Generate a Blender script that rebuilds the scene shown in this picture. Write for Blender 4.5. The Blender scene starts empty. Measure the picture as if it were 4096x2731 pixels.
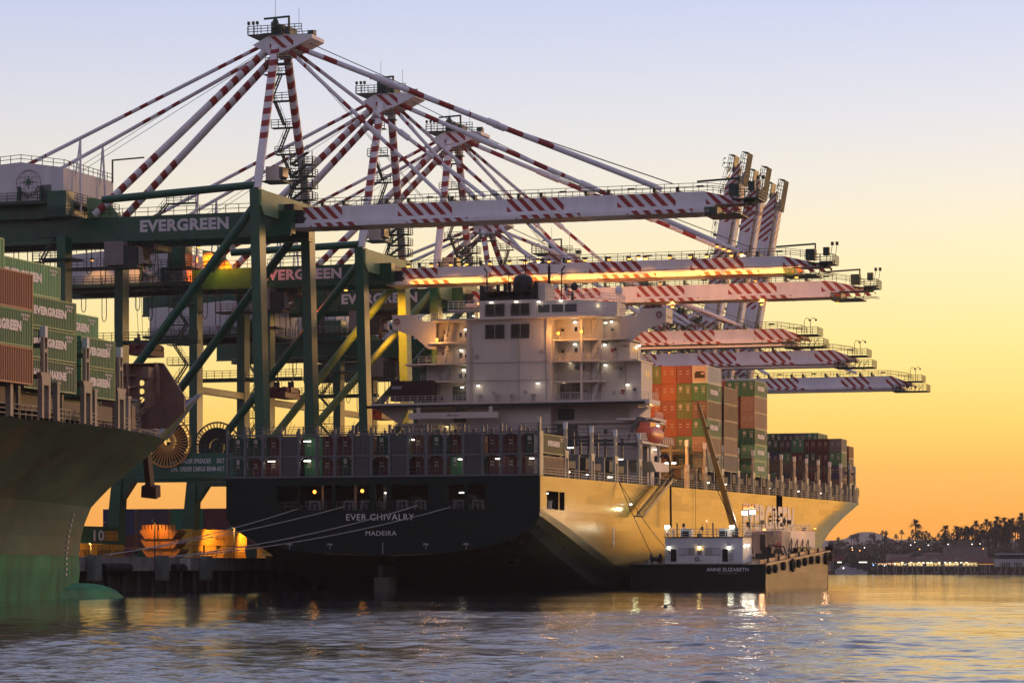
import bpy, math, random
import numpy as np
from mathutils import Vector, Matrix

R = math.radians
rnd = random.Random(7)
S = bpy.context.scene
COL = S.collection

# ------------------------------------------------------------------ camera
cam_d = bpy.data.cameras.new("camera")
cam_d.sensor_width = 36.0
cam_d.lens = 101.07
cam_d.shift_y = 0.2213
cam_d.clip_end = 30000
cam = bpy.data.objects.new("camera", cam_d)
cam.location = (0, 0, 2.9)
cam.rotation_euler = (R(90), 0, 0)
COL.objects.link(cam)
S.camera = cam

# ------------------------------------------------------------------ view
S.view_settings.view_transform = 'Standard'
S.view_settings.look = 'None'
S.view_settings.exposure = 0.0
S.view_settings.gamma = 1.0
S.render.engine = 'CYCLES'
S.cycles.use_denoising = True
S.cycles.sample_clamp_indirect = 6.0
S.cycles.max_bounces = 6
S.cycles.diffuse_bounces = 3
S.cycles.glossy_bounces = 4
S.cycles.caustics_reflective = False
S.cycles.caustics_refractive = False

# ------------------------------------------------------------------ sky
SUN_AZ, SUN_EL = R(52), R(2.5)           # azimuth to the right of the view axis
W = bpy.data.worlds.new("World")
S.world = W
W.use_nodes = True
nt = W.node_tree
nt.nodes.clear()
def N(t, **k):
    n = nt.nodes.new(t)
    for a, b in k.items():
        setattr(n, a, b)
    return n
def LK(a, b): nt.links.new(a, b)
def MATH(op, a, b=None, clamp=False):
    n = N('ShaderNodeMath', operation=op)
    n.use_clamp = clamp
    for i, q in enumerate((a, b)):
        if q is None: continue
        if isinstance(q, (int, float)): n.inputs[i].default_value = q
        else: LK(q, n.inputs[i])
    return n.outputs[0]
tc = N('ShaderNodeTexCoord')
sp = N('ShaderNodeSeparateXYZ'); LK(tc.outputs['Generated'], sp.inputs[0])
el = MATH('SQRT', MATH('MAXIMUM', sp.outputs[2], 0.0))
def RAMP(fac, stops):
    n = N('ShaderNodeValToRGB')
    cr = n.color_ramp
    while len(cr.elements) > 1: cr.elements.remove(cr.elements[-1])
    cr.elements[0].position = stops[0][0]; cr.elements[0].color = (*stops[0][1], 1)
    for p, c in stops[1:]:
        e = cr.elements.new(p); e.color = (*c, 1)
    LK(fac, n.inputs[0])
    return n.outputs[0]
west = RAMP(el, [(0.0, (1.0, .30, .03)), (.132, (1.0, .41, .05)), (.187, (1.0, .50, .085)),
                 (.229, (.99, .64, .14)), (.28, (.96, .745, .28)), (.323, (.91, .77, .45)),
                 (.361, (.80, .74, .62)), (.396, (.68, .68, .72)), (.437, (.54, .59, .76)),
                 (.52, (.52, .55, .77)), (.65, (.46, .48, .70)), (.8, (.31, .34, .54)), (1.0, (.24, .27, .44))])
east = RAMP(el, [(0.0, (.15, .12, .14)), (.2, (.24, .19, .21)), (.35, (.36, .29, .34)), (.5, (.42, .37, .45)),
                 (.65, (.43, .40, .52)), (.8, (.38, .38, .53)), (1.0, (.26, .29, .44))])
dn = N('ShaderNodeVectorMath', operation='DOT_PRODUCT')
LK(tc.outputs['Generated'], dn.inputs[0])
dn.inputs[1].default_value = (math.sin(R(22)), math.cos(R(22)), 0)
mr = N('ShaderNodeMapRange'); mr.inputs[1].default_value = -.1; mr.inputs[2].default_value = .78
LK(dn.outputs['Value'], mr.inputs[0])
mx = N('ShaderNodeMix', data_type='RGBA')
LK(mr.outputs[0], mx.inputs[0]); LK(east, mx.inputs[6]); LK(west, mx.inputs[7])
# a little darker and more lavender away from the sunset (left of the picture)
mr2 = N('ShaderNodeMapRange'); mr2.inputs[1].default_value = .80; mr2.inputs[2].default_value = .98
LK(dn.outputs['Value'], mr2.inputs[0])
mx2 = N('ShaderNodeMix', data_type='RGBA', blend_type='MULTIPLY')
mx2.inputs[0].default_value = 1.0
mxt = N('ShaderNodeMix', data_type='RGBA')
mxt.inputs[6].default_value = (.90, .90, .92, 1); mxt.inputs[7].default_value = (1, 1, 1, 1)
LK(mr2.outputs[0], mxt.inputs[0])
LK(mx.outputs[2], mx2.inputs[6]); LK(mxt.outputs[2], mx2.inputs[7])
# afterglow round the place where the sun went down
dg = N('ShaderNodeVectorMath', operation='DOT_PRODUCT')
LK(tc.outputs['Generated'], dg.inputs[0])
dg.inputs[1].default_value = (math.sin(R(36)), math.cos(R(36)), .017)
gl = MATH('POWER', MATH('MAXIMUM', dg.outputs['Value'], 0.0), 45.0)
glc = N('ShaderNodeMix', data_type='RGBA')
glc.inputs[6].default_value = (0, 0, 0, 1); glc.inputs[7].default_value = (2.9, 1.18, .10, 1)
glc.clamp_factor = True
LK(gl, glc.inputs[0])
sky = N('ShaderNodeTexSky', sky_type='NISHITA')
sky.sun_disc = False
sky.sun_elevation = SUN_EL
sky.sun_rotation = SUN_AZ
sky.air_density = 1.0; sky.dust_density = 2.0
ad = N('ShaderNodeMix', data_type='RGBA', blend_type='ADD'); ad.inputs[0].default_value = 1.0
LK(mx2.outputs[2], ad.inputs[6]); LK(glc.outputs[2], ad.inputs[7])
bg1 = N('ShaderNodeBackground'); bg1.inputs[1].default_value = 1.2; LK(ad.outputs[2], bg1.inputs[0])
bg2 = N('ShaderNodeBackground'); bg2.inputs[1].default_value = 0.01; LK(sky.outputs[0], bg2.inputs[0])
ash = N('ShaderNodeAddShader'); LK(bg1.outputs[0], ash.inputs[0]); LK(bg2.outputs[0], ash.inputs[1])
wo = N('ShaderNodeOutputWorld'); LK(ash.outputs[0], wo.inputs[0])

sun_d = bpy.data.lights.new("sun", 'SUN')
sun_d.energy = 1.1
sun_d.color = (1.0, .58, .25)
sun_d.angle = R(12)
sun = bpy.data.objects.new("sun", sun_d)
sd = Vector((math.sin(SUN_AZ) * math.cos(SUN_EL), math.cos(SUN_AZ) * math.cos(SUN_EL), math.sin(SUN_EL)))
sun.rotation_euler = sd.to_track_quat('Z', 'Y').to_euler()
COL.objects.link(sun)

# ------------------------------------------------------------------ materials
MATS = {}
def mat(name, col, rough=.5, metal=0.0, var=.18, scale=.6, spec=.32, rust=0.0, rustcol=(.11, .045, .02), bump=0.0, coat=0.0, streak=False):
    if name in MATS: return MATS[name]
    m = bpy.data.materials.new(name); m.use_nodes = True
    t = m.node_tree; b = t.nodes['Principled BSDF']
    b.inputs['Roughness'].default_value = rough
    b.inputs['Metallic'].default_value = metal
    b.inputs['Specular IOR Level'].default_value = spec
    if coat:
        b.inputs['Coat Weight'].default_value = coat
        b.inputs['Coat Roughness'].default_value = .25
    tcn = t.nodes.new('ShaderNodeTexCoord')
    mp = t.nodes.new('ShaderNodeMapping')
    t.links.new(tcn.outputs['Object'], mp.inputs[0])
    if streak: mp.inputs['Scale'].default_value = (1, 1, .18)
    nz = t.nodes.new('ShaderNodeTexNoise'); nz.inputs['Scale'].default_value = scale; nz.inputs['Detail'].default_value = 5
    nz.inputs['Roughness'].default_value = .65
    t.links.new(mp.outputs[0], nz.inputs['Vector'])
    rp = t.nodes.new('ShaderNodeValToRGB')
    rp.color_ramp.elements[0].position = .3; rp.color_ramp.elements[1].position = .72
    rp.color_ramp.elements[0].color = (*[c * (1 - var) for c in col], 1)
    rp.color_ramp.elements[1].color = (*[min(1, c * (1 + var * .7)) for c in col], 1)
    t.links.new(nz.outputs[0], rp.inputs[0])
    out = rp.outputs[0]
    if rust > 0:
        n2 = t.nodes.new('ShaderNodeTexNoise'); n2.inputs['Scale'].default_value = scale * 2.3; n2.inputs['Detail'].default_value = 8
        n2.inputs['Roughness'].default_value = .75
        t.links.new(mp.outputs[0], n2.inputs['Vector'])
        r2 = t.nodes.new('ShaderNodeValToRGB')
        r2.color_ramp.elements[0].position = .62 - rust * .25; r2.color_ramp.elements[1].position = .75 - rust * .15
        r2.color_ramp.elements[0].color = (0, 0, 0, 1); r2.color_ramp.elements[1].color = (.85, .85, .85, 1)
        t.links.new(n2.outputs[0], r2.inputs[0])
        mm = t.nodes.new('ShaderNodeMix'); mm.data_type = 'RGBA'
        t.links.new(r2.outputs[0], mm.inputs[0]); t.links.new(out, mm.inputs[6]); mm.inputs[7].default_value = (*rustcol, 1)
        out = mm.outputs[2]
    t.links.new(out, b.inputs['Base Color'])
    if bump:
        bp = t.nodes.new('ShaderNodeBump'); bp.inputs['Strength'].default_value = bump; bp.inputs['Distance'].default_value = .05
        n3 = t.nodes.new('ShaderNodeTexNoise'); n3.inputs['Scale'].default_value = scale * 3
        t.links.new(mp.outputs[0], n3.inputs['Vector'])
        t.links.new(n3.outputs[0], bp.inputs['Height']); t.links.new(bp.outputs[0], b.inputs['Normal'])
    MATS[name] = m
    return m
def emit(name, col, strength):
    if name in MATS: return MATS[name]
    m = bpy.data.materials.new(name); m.use_nodes = True
    b = m.node_tree.nodes['Principled BSDF']
    b.inputs['Base Color'].default_value = (*col, 1)
    b.inputs['Emission Color'].default_value = (*col, 1)
    b.inputs['Emission Strength'].default_value = strength
    MATS[name] = m
    return m

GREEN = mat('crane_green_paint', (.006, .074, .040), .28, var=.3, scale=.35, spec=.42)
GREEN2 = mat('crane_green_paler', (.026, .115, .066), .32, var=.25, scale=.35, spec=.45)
GREENL = mat('crane_green_light', (.16, .26, .12), .5, var=.2, scale=.5)  # pale green, also used where light on the cranes is put into the colour
WHITE = mat('white_paint', (.66, .63, .66), .5, var=.14, scale=.5, spec=.25, streak=True, rust=.10, rustcol=(.40, .34, .30))
RED = mat('red_stripe_paint', (.27, .025, .022), .45, var=.2, scale=.6)
DARK = mat('dark_steel', (.022, .026, .025), .5, var=.3)
RAIL = mat('rail_paint', (.02, .05, .038), .5)
BLACK = mat('black_paint', (.008, .008, .009), .4, var=.3)
GLASS = mat('dark_glass', (.012, .016, .018), .08, var=.1, spec=.8)
LETTER = mat('white_lettering', (.62, .58, .60), .5, var=.12)
GREY = mat('grey_paint', (.11, .11, .115), .5, rust=.1)
YELLOW = mat('yellow_paint', (.55, .30, .03), .5, rust=.12)
HOUSEW = mat('superstructure_white', (.60, .53, .50), .5, var=.10, scale=.25, streak=True, rust=.05, rustcol=(.42, .30, .22))
ORANGE = mat('lifeboat_orange', (.62, .10, .035), .4, var=.15)
RUBBER = mat('tyre_rubber', (.012, .012, .012), .8)
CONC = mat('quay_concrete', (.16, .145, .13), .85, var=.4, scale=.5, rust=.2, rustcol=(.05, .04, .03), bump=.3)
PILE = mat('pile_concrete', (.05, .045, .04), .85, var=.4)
ROPE = mat('rope_fibre', (.33, .31, .30), .8)
TAN = mat('yellowed_paint', (.46, .40, .29), .5, var=.2, rust=.14)
LW = emit('lamp_white', (1.0, .96, .78), 9)
LS = emit('lamp_sodium', (1.0, .38, .05), 3.6)
LR = emit('lamp_red', (1.0, .08, .05), 14)

# ------------------------------------------------------------------ mesh builder
class MB:
    def __init__(s): s.v = []; s.f = []; s.m = []
    def face(s, pts, mi=0):
        n = len(s.v); s.v += [tuple(p) for p in pts]; s.f.append(tuple(range(n, n + len(pts)))); s.m.append(mi)
    def add(s, verts, faces, mi=0):
        n = len(s.v); s.v += [tuple(p) for p in verts]
        for f in faces: s.f.append(tuple(i + n for i in f)); s.m.append(mi)
    def box(s, x0, x1, y0, y1, z0, z1, mi=0):
        s.add([(x0, y0, z0), (x1, y0, z0), (x1, y1, z0), (x0, y1, z0), (x0, y0, z1), (x1, y0, z1), (x1, y1, z1), (x0, y1, z1)],
              [(0, 3, 2, 1), (4, 5, 6, 7), (0, 1, 5, 4), (1, 2, 6, 5), (2, 3, 7, 6), (3, 0, 4, 7)], mi)
    def beam(s, p0, p1, w, h, mi=0, w1=None, h1=None):
        a, b = Vector(p0), Vector(p1); d = (b - a).normalized()
        up = Vector((0, 0, 1)) if abs(d.z) < .95 else Vector((1, 0, 0))
        sd_ = d.cross(up).normalized(); u = sd_.cross(d)
        w1 = w if w1 is None else w1; h1 = h if h1 is None else h1
        q = []
        for c, ww, hh in ((a, w, h), (b, w1, h1)):
            for i, j in ((-1, -1), (1, -1), (1, 1), (-1, 1)): q.append(c + sd_ * (i * ww / 2) + u * (j * hh / 2))
        s.add(q, [(3, 2, 1, 0), (4, 5, 6, 7), (0, 1, 5, 4), (1, 2, 6, 5), (2, 3, 7, 6), (3, 0, 4, 7)], mi)
    def column(s, p0, p1, wx, wy, mi=0, wx1=None, wy1=None):      # axis-aligned rectangular column, may lean
        wx1 = wx if wx1 is None else wx1; wy1 = wy if wy1 is None else wy1
        q = []
        for c, a, b in ((p0, wx, wy), (p1, wx1, wy1)):
            for i, j in ((-1, -1), (1, -1), (1, 1), (-1, 1)): q.append((c[0] + i * a / 2, c[1] + j * b / 2, c[2]))
        s.add(q, [(3, 2, 1, 0), (4, 5, 6, 7), (0, 1, 5, 4), (1, 2, 6, 5), (2, 3, 7, 6), (3, 0, 4, 7)], mi)
    def tube(s, p0, p1, r, n=8, mi=0, r1=None, bands=None, tilt=0.0):
        """round bar; bands = [(t, material), ...]: painted rings, slanted by tilt"""
        a, b = Vector(p0), Vector(p1); L = (b - a).length; d = (b - a) / L
        up = Vector((0, 0, 1)) if abs(d.z) < .9 else Vector((1, 0, 0))
        e1 = d.cross(up).normalized(); e2 = e1.cross(d)
        r1 = r if r1 is None else r1
        ts = [0.0] + ([t for t, _ in bands] if bands else [1.0])
        ms = [m for _, m in bands] if bands else [mi]
        n0 = len(s.v)
        for k, t in enumerate(ts):
            rr = r + (r1 - r) * t
            for i in range(n):
                an = 2 * math.pi * i / n
                sh = 0 if k in (0, len(ts) - 1) else tilt * math.cos(an)
                s.v.append(tuple(a + d * (t * L + sh) + e1 * (rr * math.cos(an)) + e2 * (rr * math.sin(an))))
        for k in range(len(ts) - 1):
            for i in range(n):
                j = (i + 1) % n
                s.f.append((n0 + k * n + i, n0 + k * n + j, n0 + (k + 1) * n + j, n0 + (k + 1) * n + i)); s.m.append(ms[k])
        s.f.append(tuple(n0 + i for i in reversed(range(n)))); s.m.append(ms[0])
        s.f.append(tuple(n0 + (len(ts) - 1) * n + i for i in range(n))); s.m.append(ms[-1])
    def path(s, pts, r, n=6, mi=0):
        pts = [Vector(p) for p in pts]; n0 = len(s.v)
        for k, p in enumerate(pts):
            d = (pts[min(k + 1, len(pts) - 1)] - pts[max(k - 1, 0)]).normalized()
            up = Vector((0, 0, 1)) if abs(d.z) < .9 else Vector((.3, 1, 0)).normalized()
            e1 = d.cross(up).normalized(); e2 = e1.cross(d)
            for i in range(n):
                an = 2 * math.pi * i / n
                s.v.append(tuple(p + e1 * (r * math.cos(an)) + e2 * (r * math.sin(an))))
        for k in range(len(pts) - 1):
            for i in range(n):
                j = (i + 1) % n
                s.f.append((n0 + k * n + i, n0 + k * n + j, n0 + (k + 1) * n + j, n0 + (k + 1) * n + i)); s.m.append(mi)
        s.f.append(tuple(n0 + i for i in reversed(range(n)))); s.m.append(mi)
        q = n0 + (len(pts) - 1) * n
        s.f.append(tuple(q + i for i in range(n))); s.m.append(mi)
    def prism(s, poly, axis, t0, t1, mi=0):
        """poly in the two other axes: axis 'x' -> (y,z), 'y' -> (x,z), 'z' -> (x,y)"""
        def P(a, b, t): return {'x': (t, a, b), 'y': (a, t, b), 'z': (a, b, t)}[axis]
        n = len(poly)
        s.add([P(a, b, t0) for a, b in poly] + [P(a, b, t1) for a, b in poly],
              [tuple(range(n)), tuple(reversed(range(n, 2 * n)))] + [(i, i + n, (i + 1) % n + n, (i + 1) % n) for i in range(n)], mi)
    def lathe(s, c, prof, n=14, mi=0, axis='z'):
        n0 = len(s.v)
        for r, t in prof:
            for i in range(n):
                an = 2 * math.pi * i / n; a, b = r * math.cos(an), r * math.sin(an)
                q = {'z': (a, b, t), 'y': (a, t, b), 'x': (t, a, b)}[axis]
                s.v.append((c[0] + q[0], c[1] + q[1], c[2] + q[2]))
        for k in range(len(prof) - 1):
            for i in range(n):
                j = (i + 1) % n
                s.f.append((n0 + k * n + i, n0 + k * n + j, n0 + (k + 1) * n + j, n0 + (k + 1) * n + i)); s.m.append(mi)
    def ball(s, c, r, n=10, mi=0):
        prof = [(r * math.sin(math.pi * k / 6) + 1e-4, -r * math.cos(math.pi * k / 6)) for k in range(7)]
        s.lathe(c, prof, n, mi)
    def rail(s, pts, h=1.1, post=1.6, r=.035, mi=0, mid=True, wires=2):
        """handrail along a polyline"""
        for a, b in zip(pts[:-1], pts[1:]):
            a, b = Vector(a), Vector(b); L = (b - a).length
            for k in range(wires):
                z = h * (k + 1) / wires
                s.beam(a + Vector((0, 0, z)), b + Vector((0, 0, z)), r * 2, r * 2, mi)
            k = max(1, int(round(L / post)))
            for i in range(k + 1):
                p = a.lerp(b, i / k)
                s.beam(p, p + Vector((0, 0, h)), r * 2, r * 2, mi)
    def stair(s, p0, p1, w=.8, wdir=(0, 1, 0), mi=0, n=None, rail=True):
        a, b = Vector(p0), Vector(p1); wd = Vector(wdir) * (w / 2)
        for k in (-1, 1): s.beam(a + wd * k, b + wd * k, .07, .22, mi)
        n = n or max(3, int(abs(b.z - a.z) / .45))
        for i in range(1, n):
            p = a.lerp(b, i / n); s.beam(p - wd, p + wd, .22, .05, mi)
        if rail:
            for k in (-1, 1):
                o = Vector((0, 0, 1.0)); s.beam(a + wd * k + o, b + wd * k + o, .05, .05, mi)
                for t in (0, .5, 1): q = a.lerp(b, t) + wd * k; s.beam(q, q + o, .05, .05, mi)
    def stripes(s, axis, t, u0, u1, v0, v1, period, width, slant, mi=1, phase=0.0, top=None):
        """diagonal bars clipped to a rectangle in the plane axis=t: 'y' -> (x,z), 'z' -> (x,y)"""
        H = v1 - v0
        u = u0 - abs(slant) * H - period + phase
        while u < u1 + abs(slant) * H:
            pl = [(u, v0), (u + width, v0), (u + width + slant * H, v1), (u + slant * H, v1)]
            for lim, sg in ((u0, 1), (u1, -1)):
                out = []
                for (a, b), (c, d) in zip(pl, pl[1:] + pl[:1]):
                    ia, ic = (a - lim) * sg >= 0, (c - lim) * sg >= 0
                    if ia: out.append((a, b))
                    if ia != ic:
                        q = (lim - a) / (c - a); out.append((lim, b + (d - b) * q))
                pl = out
                if len(pl) < 3: break
            if len(pl) >= 3:
                if top: pl = [(a, min(b, top(a))) for a, b in pl]
                if axis == 'y': s.face([(a, t, b) for a, b in pl], mi)
                else: s.face([(a, b, t) for a, b in pl], mi)
            u += period
    def xf(s, M):
        s.v = [tuple(M @ Vector(p)) for p in s.v]; return s
    def join(s, o, mi=None):
        n = len(s.v); s.v += o.v
        s.f += [tuple(i + n for i in f) for f in o.f]; s.m += (o.m if mi is None else [mi] * len(o.m)); return s

# ------------------------------------------------------------------ objects
TH = R(17.4); CT, ST = math.cos(TH), math.sin(TH); OX, OY = -16.89, 368.9
def P2W(x, y, z=0): return (OX + x * CT + y * ST, OY - x * ST + y * CT, z)
ORG = {}
def mesh_of(name, mb, mats, o=(0, 0, 0), smooth=False):
    me = bpy.data.meshes.new(name)
    me.from_pydata([(a - o[0], b - o[1], c - o[2]) for a, b, c in mb.v], [], mb.f)
    for m in (mats if isinstance(mats, (list, tuple)) else [mats]): me.materials.append(m)
    me.polygons.foreach_set('material_index', mb.m)
    if smooth: me.polygons.foreach_set('use_smooth', [True] * len(me.polygons))
    me.update()
    return me
def tag(o, label=None, cat=None, group=None, kind=None):
    if label: o['label'] = label
    if cat: o['category'] = cat
    if group: o['group'] = group
    if kind: o['kind'] = kind
    return o
def place(o, org, frame):
    if frame == 'port':
        o.location = P2W(*org); o.rotation_euler = (0, 0, -TH)
    else: o.location = org
    ORG[o.name] = org
def thing(name, label, cat, org, group=None, frame='port'):
    o = bpy.data.objects.new(name, None); COL.objects.link(o); o.empty_display_size = .5
    place(o, org, frame); return tag(o, label, cat, group)
def solo(name, mb, mats, label=None, cat=None, org=(0, 0, 0), group=None, frame='port', kind=None, smooth=False):
    o = bpy.data.objects.new(name, mesh_of(name, mb, mats, org, smooth)); COL.objects.link(o)
    place(o, org, frame); return tag(o, label, cat, group, kind)
def part(parent, name, mb, mats, label=None, smooth=False):
    r = parent
    while r.parent: r = r.parent
    o = bpy.data.objects.new(name, mesh_of(name, mb, mats, ORG[r.name], smooth)); COL.objects.link(o)
    o.parent = parent
    if label: o['label'] = label
    return o
def mpart(parent, name, me, loc=(0, 0, 0), rot=0.0, sc=None):
    o = bpy.data.objects.new(name, me); COL.objects.link(o); o.parent = parent; o.location = loc
    if rot: o.rotation_euler = (0, 0, rot)
    if sc: o.scale = sc
    return o
def copy_tree(o, parent=None):
    c = o.copy(); COL.objects.link(c)
    if parent is not None: c.parent = parent
    for ch in list(o.children): copy_tree(ch, c)
    return c
def light(parent, pos, power, col, radius=.15, kind='POINT', to=None, angle=100):
    r = parent
    while r.parent: r = r.parent
    d = bpy.data.lights.new('lamp_light', kind); d.energy = power; d.color = col; d.shadow_soft_size = radius
    o = bpy.data.objects.new('lamp_light', d); COL.objects.link(o); o.parent = parent
    g = ORG[r.name]; o.location = (pos[0] - g[0], pos[1] - g[1], pos[2] - g[2])
    if kind == 'SPOT':
        d.spot_size = R(angle); d.spot_blend = .6
        v = Vector(to) - Vector(pos); o.rotation_euler = v.to_track_quat('-Z', 'Y').to_euler()
    return o
SOD = (1.0, .45, .10); WHT = (1.0, .88, .58)
def lamp(parent, p, size=(.5, .25, .16), m=None, power=0, col=WHT, name='deck_lamp', off=(0, -1.0, -.3), rad=.2):
    """a lamp: dark housing above, shining lens below"""
    mb = MB(); x, y, z = p; a, b, c = size
    mb.box(x - a / 2, x + a / 2, y - b / 2, y + b / 2, z - c, z, 0)
    mb.box(x - a / 2 - .05, x + a / 2 + .05, y - b / 2 - .02, y + b / 2 + .05, z + .005, z + .1, 1)
    o = part(parent, name, mb, [m or LW, GREY])
    if power: light(o, (x + off[0], y + off[1], z - c + off[2]), power, col, rad)
    return o

# ------------------------------------------------------------------ lettering
_T = {}
def text_verts(s, bold=.03):
    k = (s, bold)
    if k not in _T:
        c = bpy.data.curves.new('letters', 'FONT'); c.body = s; c.size = 1; c.offset = bold; c.fill_mode = 'FRONT'
        c.resolution_u = 3; c.space_character = 1.08
        o = bpy.data.objects.new('letters', c); COL.objects.link(o)
        dg_ = bpy.context.evaluated_depsgraph_get(); dg_.update()
        me = bpy.data.meshes.new_from_object(o.evaluated_get(dg_))
        v = [tuple(p.co) for p in me.vertices]; f = [tuple(p.vertices) for p in me.polygons]
        bpy.data.objects.remove(o); bpy.data.curves.remove(c); bpy.data.meshes.remove(me)
        x0, x1 = min(p[0] for p in v), max(p[0] for p in v); y0, y1 = min(p[1] for p in v), max(p[1] for p in v)
        _T[k] = ([((p[0] - x0) / (x1 - x0), (p[1] - y0) / (y1 - y0)) for p in v], f)
    return _T[k]
def letters(mb, s, face, o, w, h, bold=.03, mi=0):
    """face '-y': reads along +x seen from -y;  '+x': reads along +y seen from +x.  o = lower left corner"""
    v, f = text_verts(s, bold)
    if face == '-y': q = [(o[0] + a * w, o[1], o[2] + b * h) for a, b in v]
    else: q = [(o[0], o[1] + a * w, o[2] + b * h) for a, b in v]
    mb.add(q, f, mi); return mb
def emblem(mb, c, r, mi_ring=0, mi_star=1):
    """ring, meridians, eight-pointed star and a word bent along the lower rim, seen from -y"""
    n = 40
    def ring(rx, rz, w, mi, a0=0, a1=2 * math.pi, dx=0):
        k = n
        for i in range(k):
            a, b = a0 + (a1 - a0) * i / k, a0 + (a1 - a0) * (i + 1) / k
            mb.face([(c[0] + dx + (rx - w) * math.cos(a), c[1], c[2] + (rz - w) * math.sin(a)), (c[0] + dx + rx * math.cos(a), c[1], c[2] + rz * math.sin(a)),
                     (c[0] + dx + rx * math.cos(b), c[1], c[2] + rz * math.sin(b)), (c[0] + dx + (rx - w) * math.cos(b), c[1], c[2] + (rz - w) * math.sin(b))], mi)
    ring(r, r, r * .035, mi_ring)
    for q in (.36, .7): ring(r * q, r * .97, r * .02, mi_ring)
    for zz in (-.35, .05, .45):
        hw = math.sqrt(1 - zz * zz) * r
        mb.face([(c[0] - hw, c[1], c[2] + zz * r), (c[0] + hw, c[1], c[2] + zz * r), (c[0] + hw, c[1], c[2] + zz * r + .02 * r), (c[0] - hw, c[1], c[2] + zz * r + .02 * r)], mi_ring)
    pts = []
    for i in range(16):
        a = math.pi / 2 + i * math.pi / 8
        rr = (.62 if i % 4 == 0 else .40) if i % 2 == 0 else .15
        pts.append((c[0] + r * rr * math.cos(a), c[1] - .01, c[2] + .1 * r + r * rr * math.sin(a)))
    cc = (c[0], c[1] - .01, c[2] + .1 * r)
    for i in range(16): mb.face([cc, pts[i], pts[(i + 1) % 16]], mi_star)
    word = "EVERGREEN"
    for i, ch in enumerate(word):
        an = R(200 + i * 140 / 8); v, f = text_verts(ch, .04)
        ux, uz = -math.sin(an), math.cos(an); vx, vz = -math.cos(an), -math.sin(an)
        w, h = r * .19, r * .2; px, pz = c[0] + r * .93 * math.cos(an), c[2] + r * .93 * math.sin(an)
        mb.add([(px + ux * (a - .5) * w + vx * b * h, c[1] - .012, pz + uz * (a - .5) * w + vz * b * h) for a, b in v], f, mi_star)
    return mb
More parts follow.
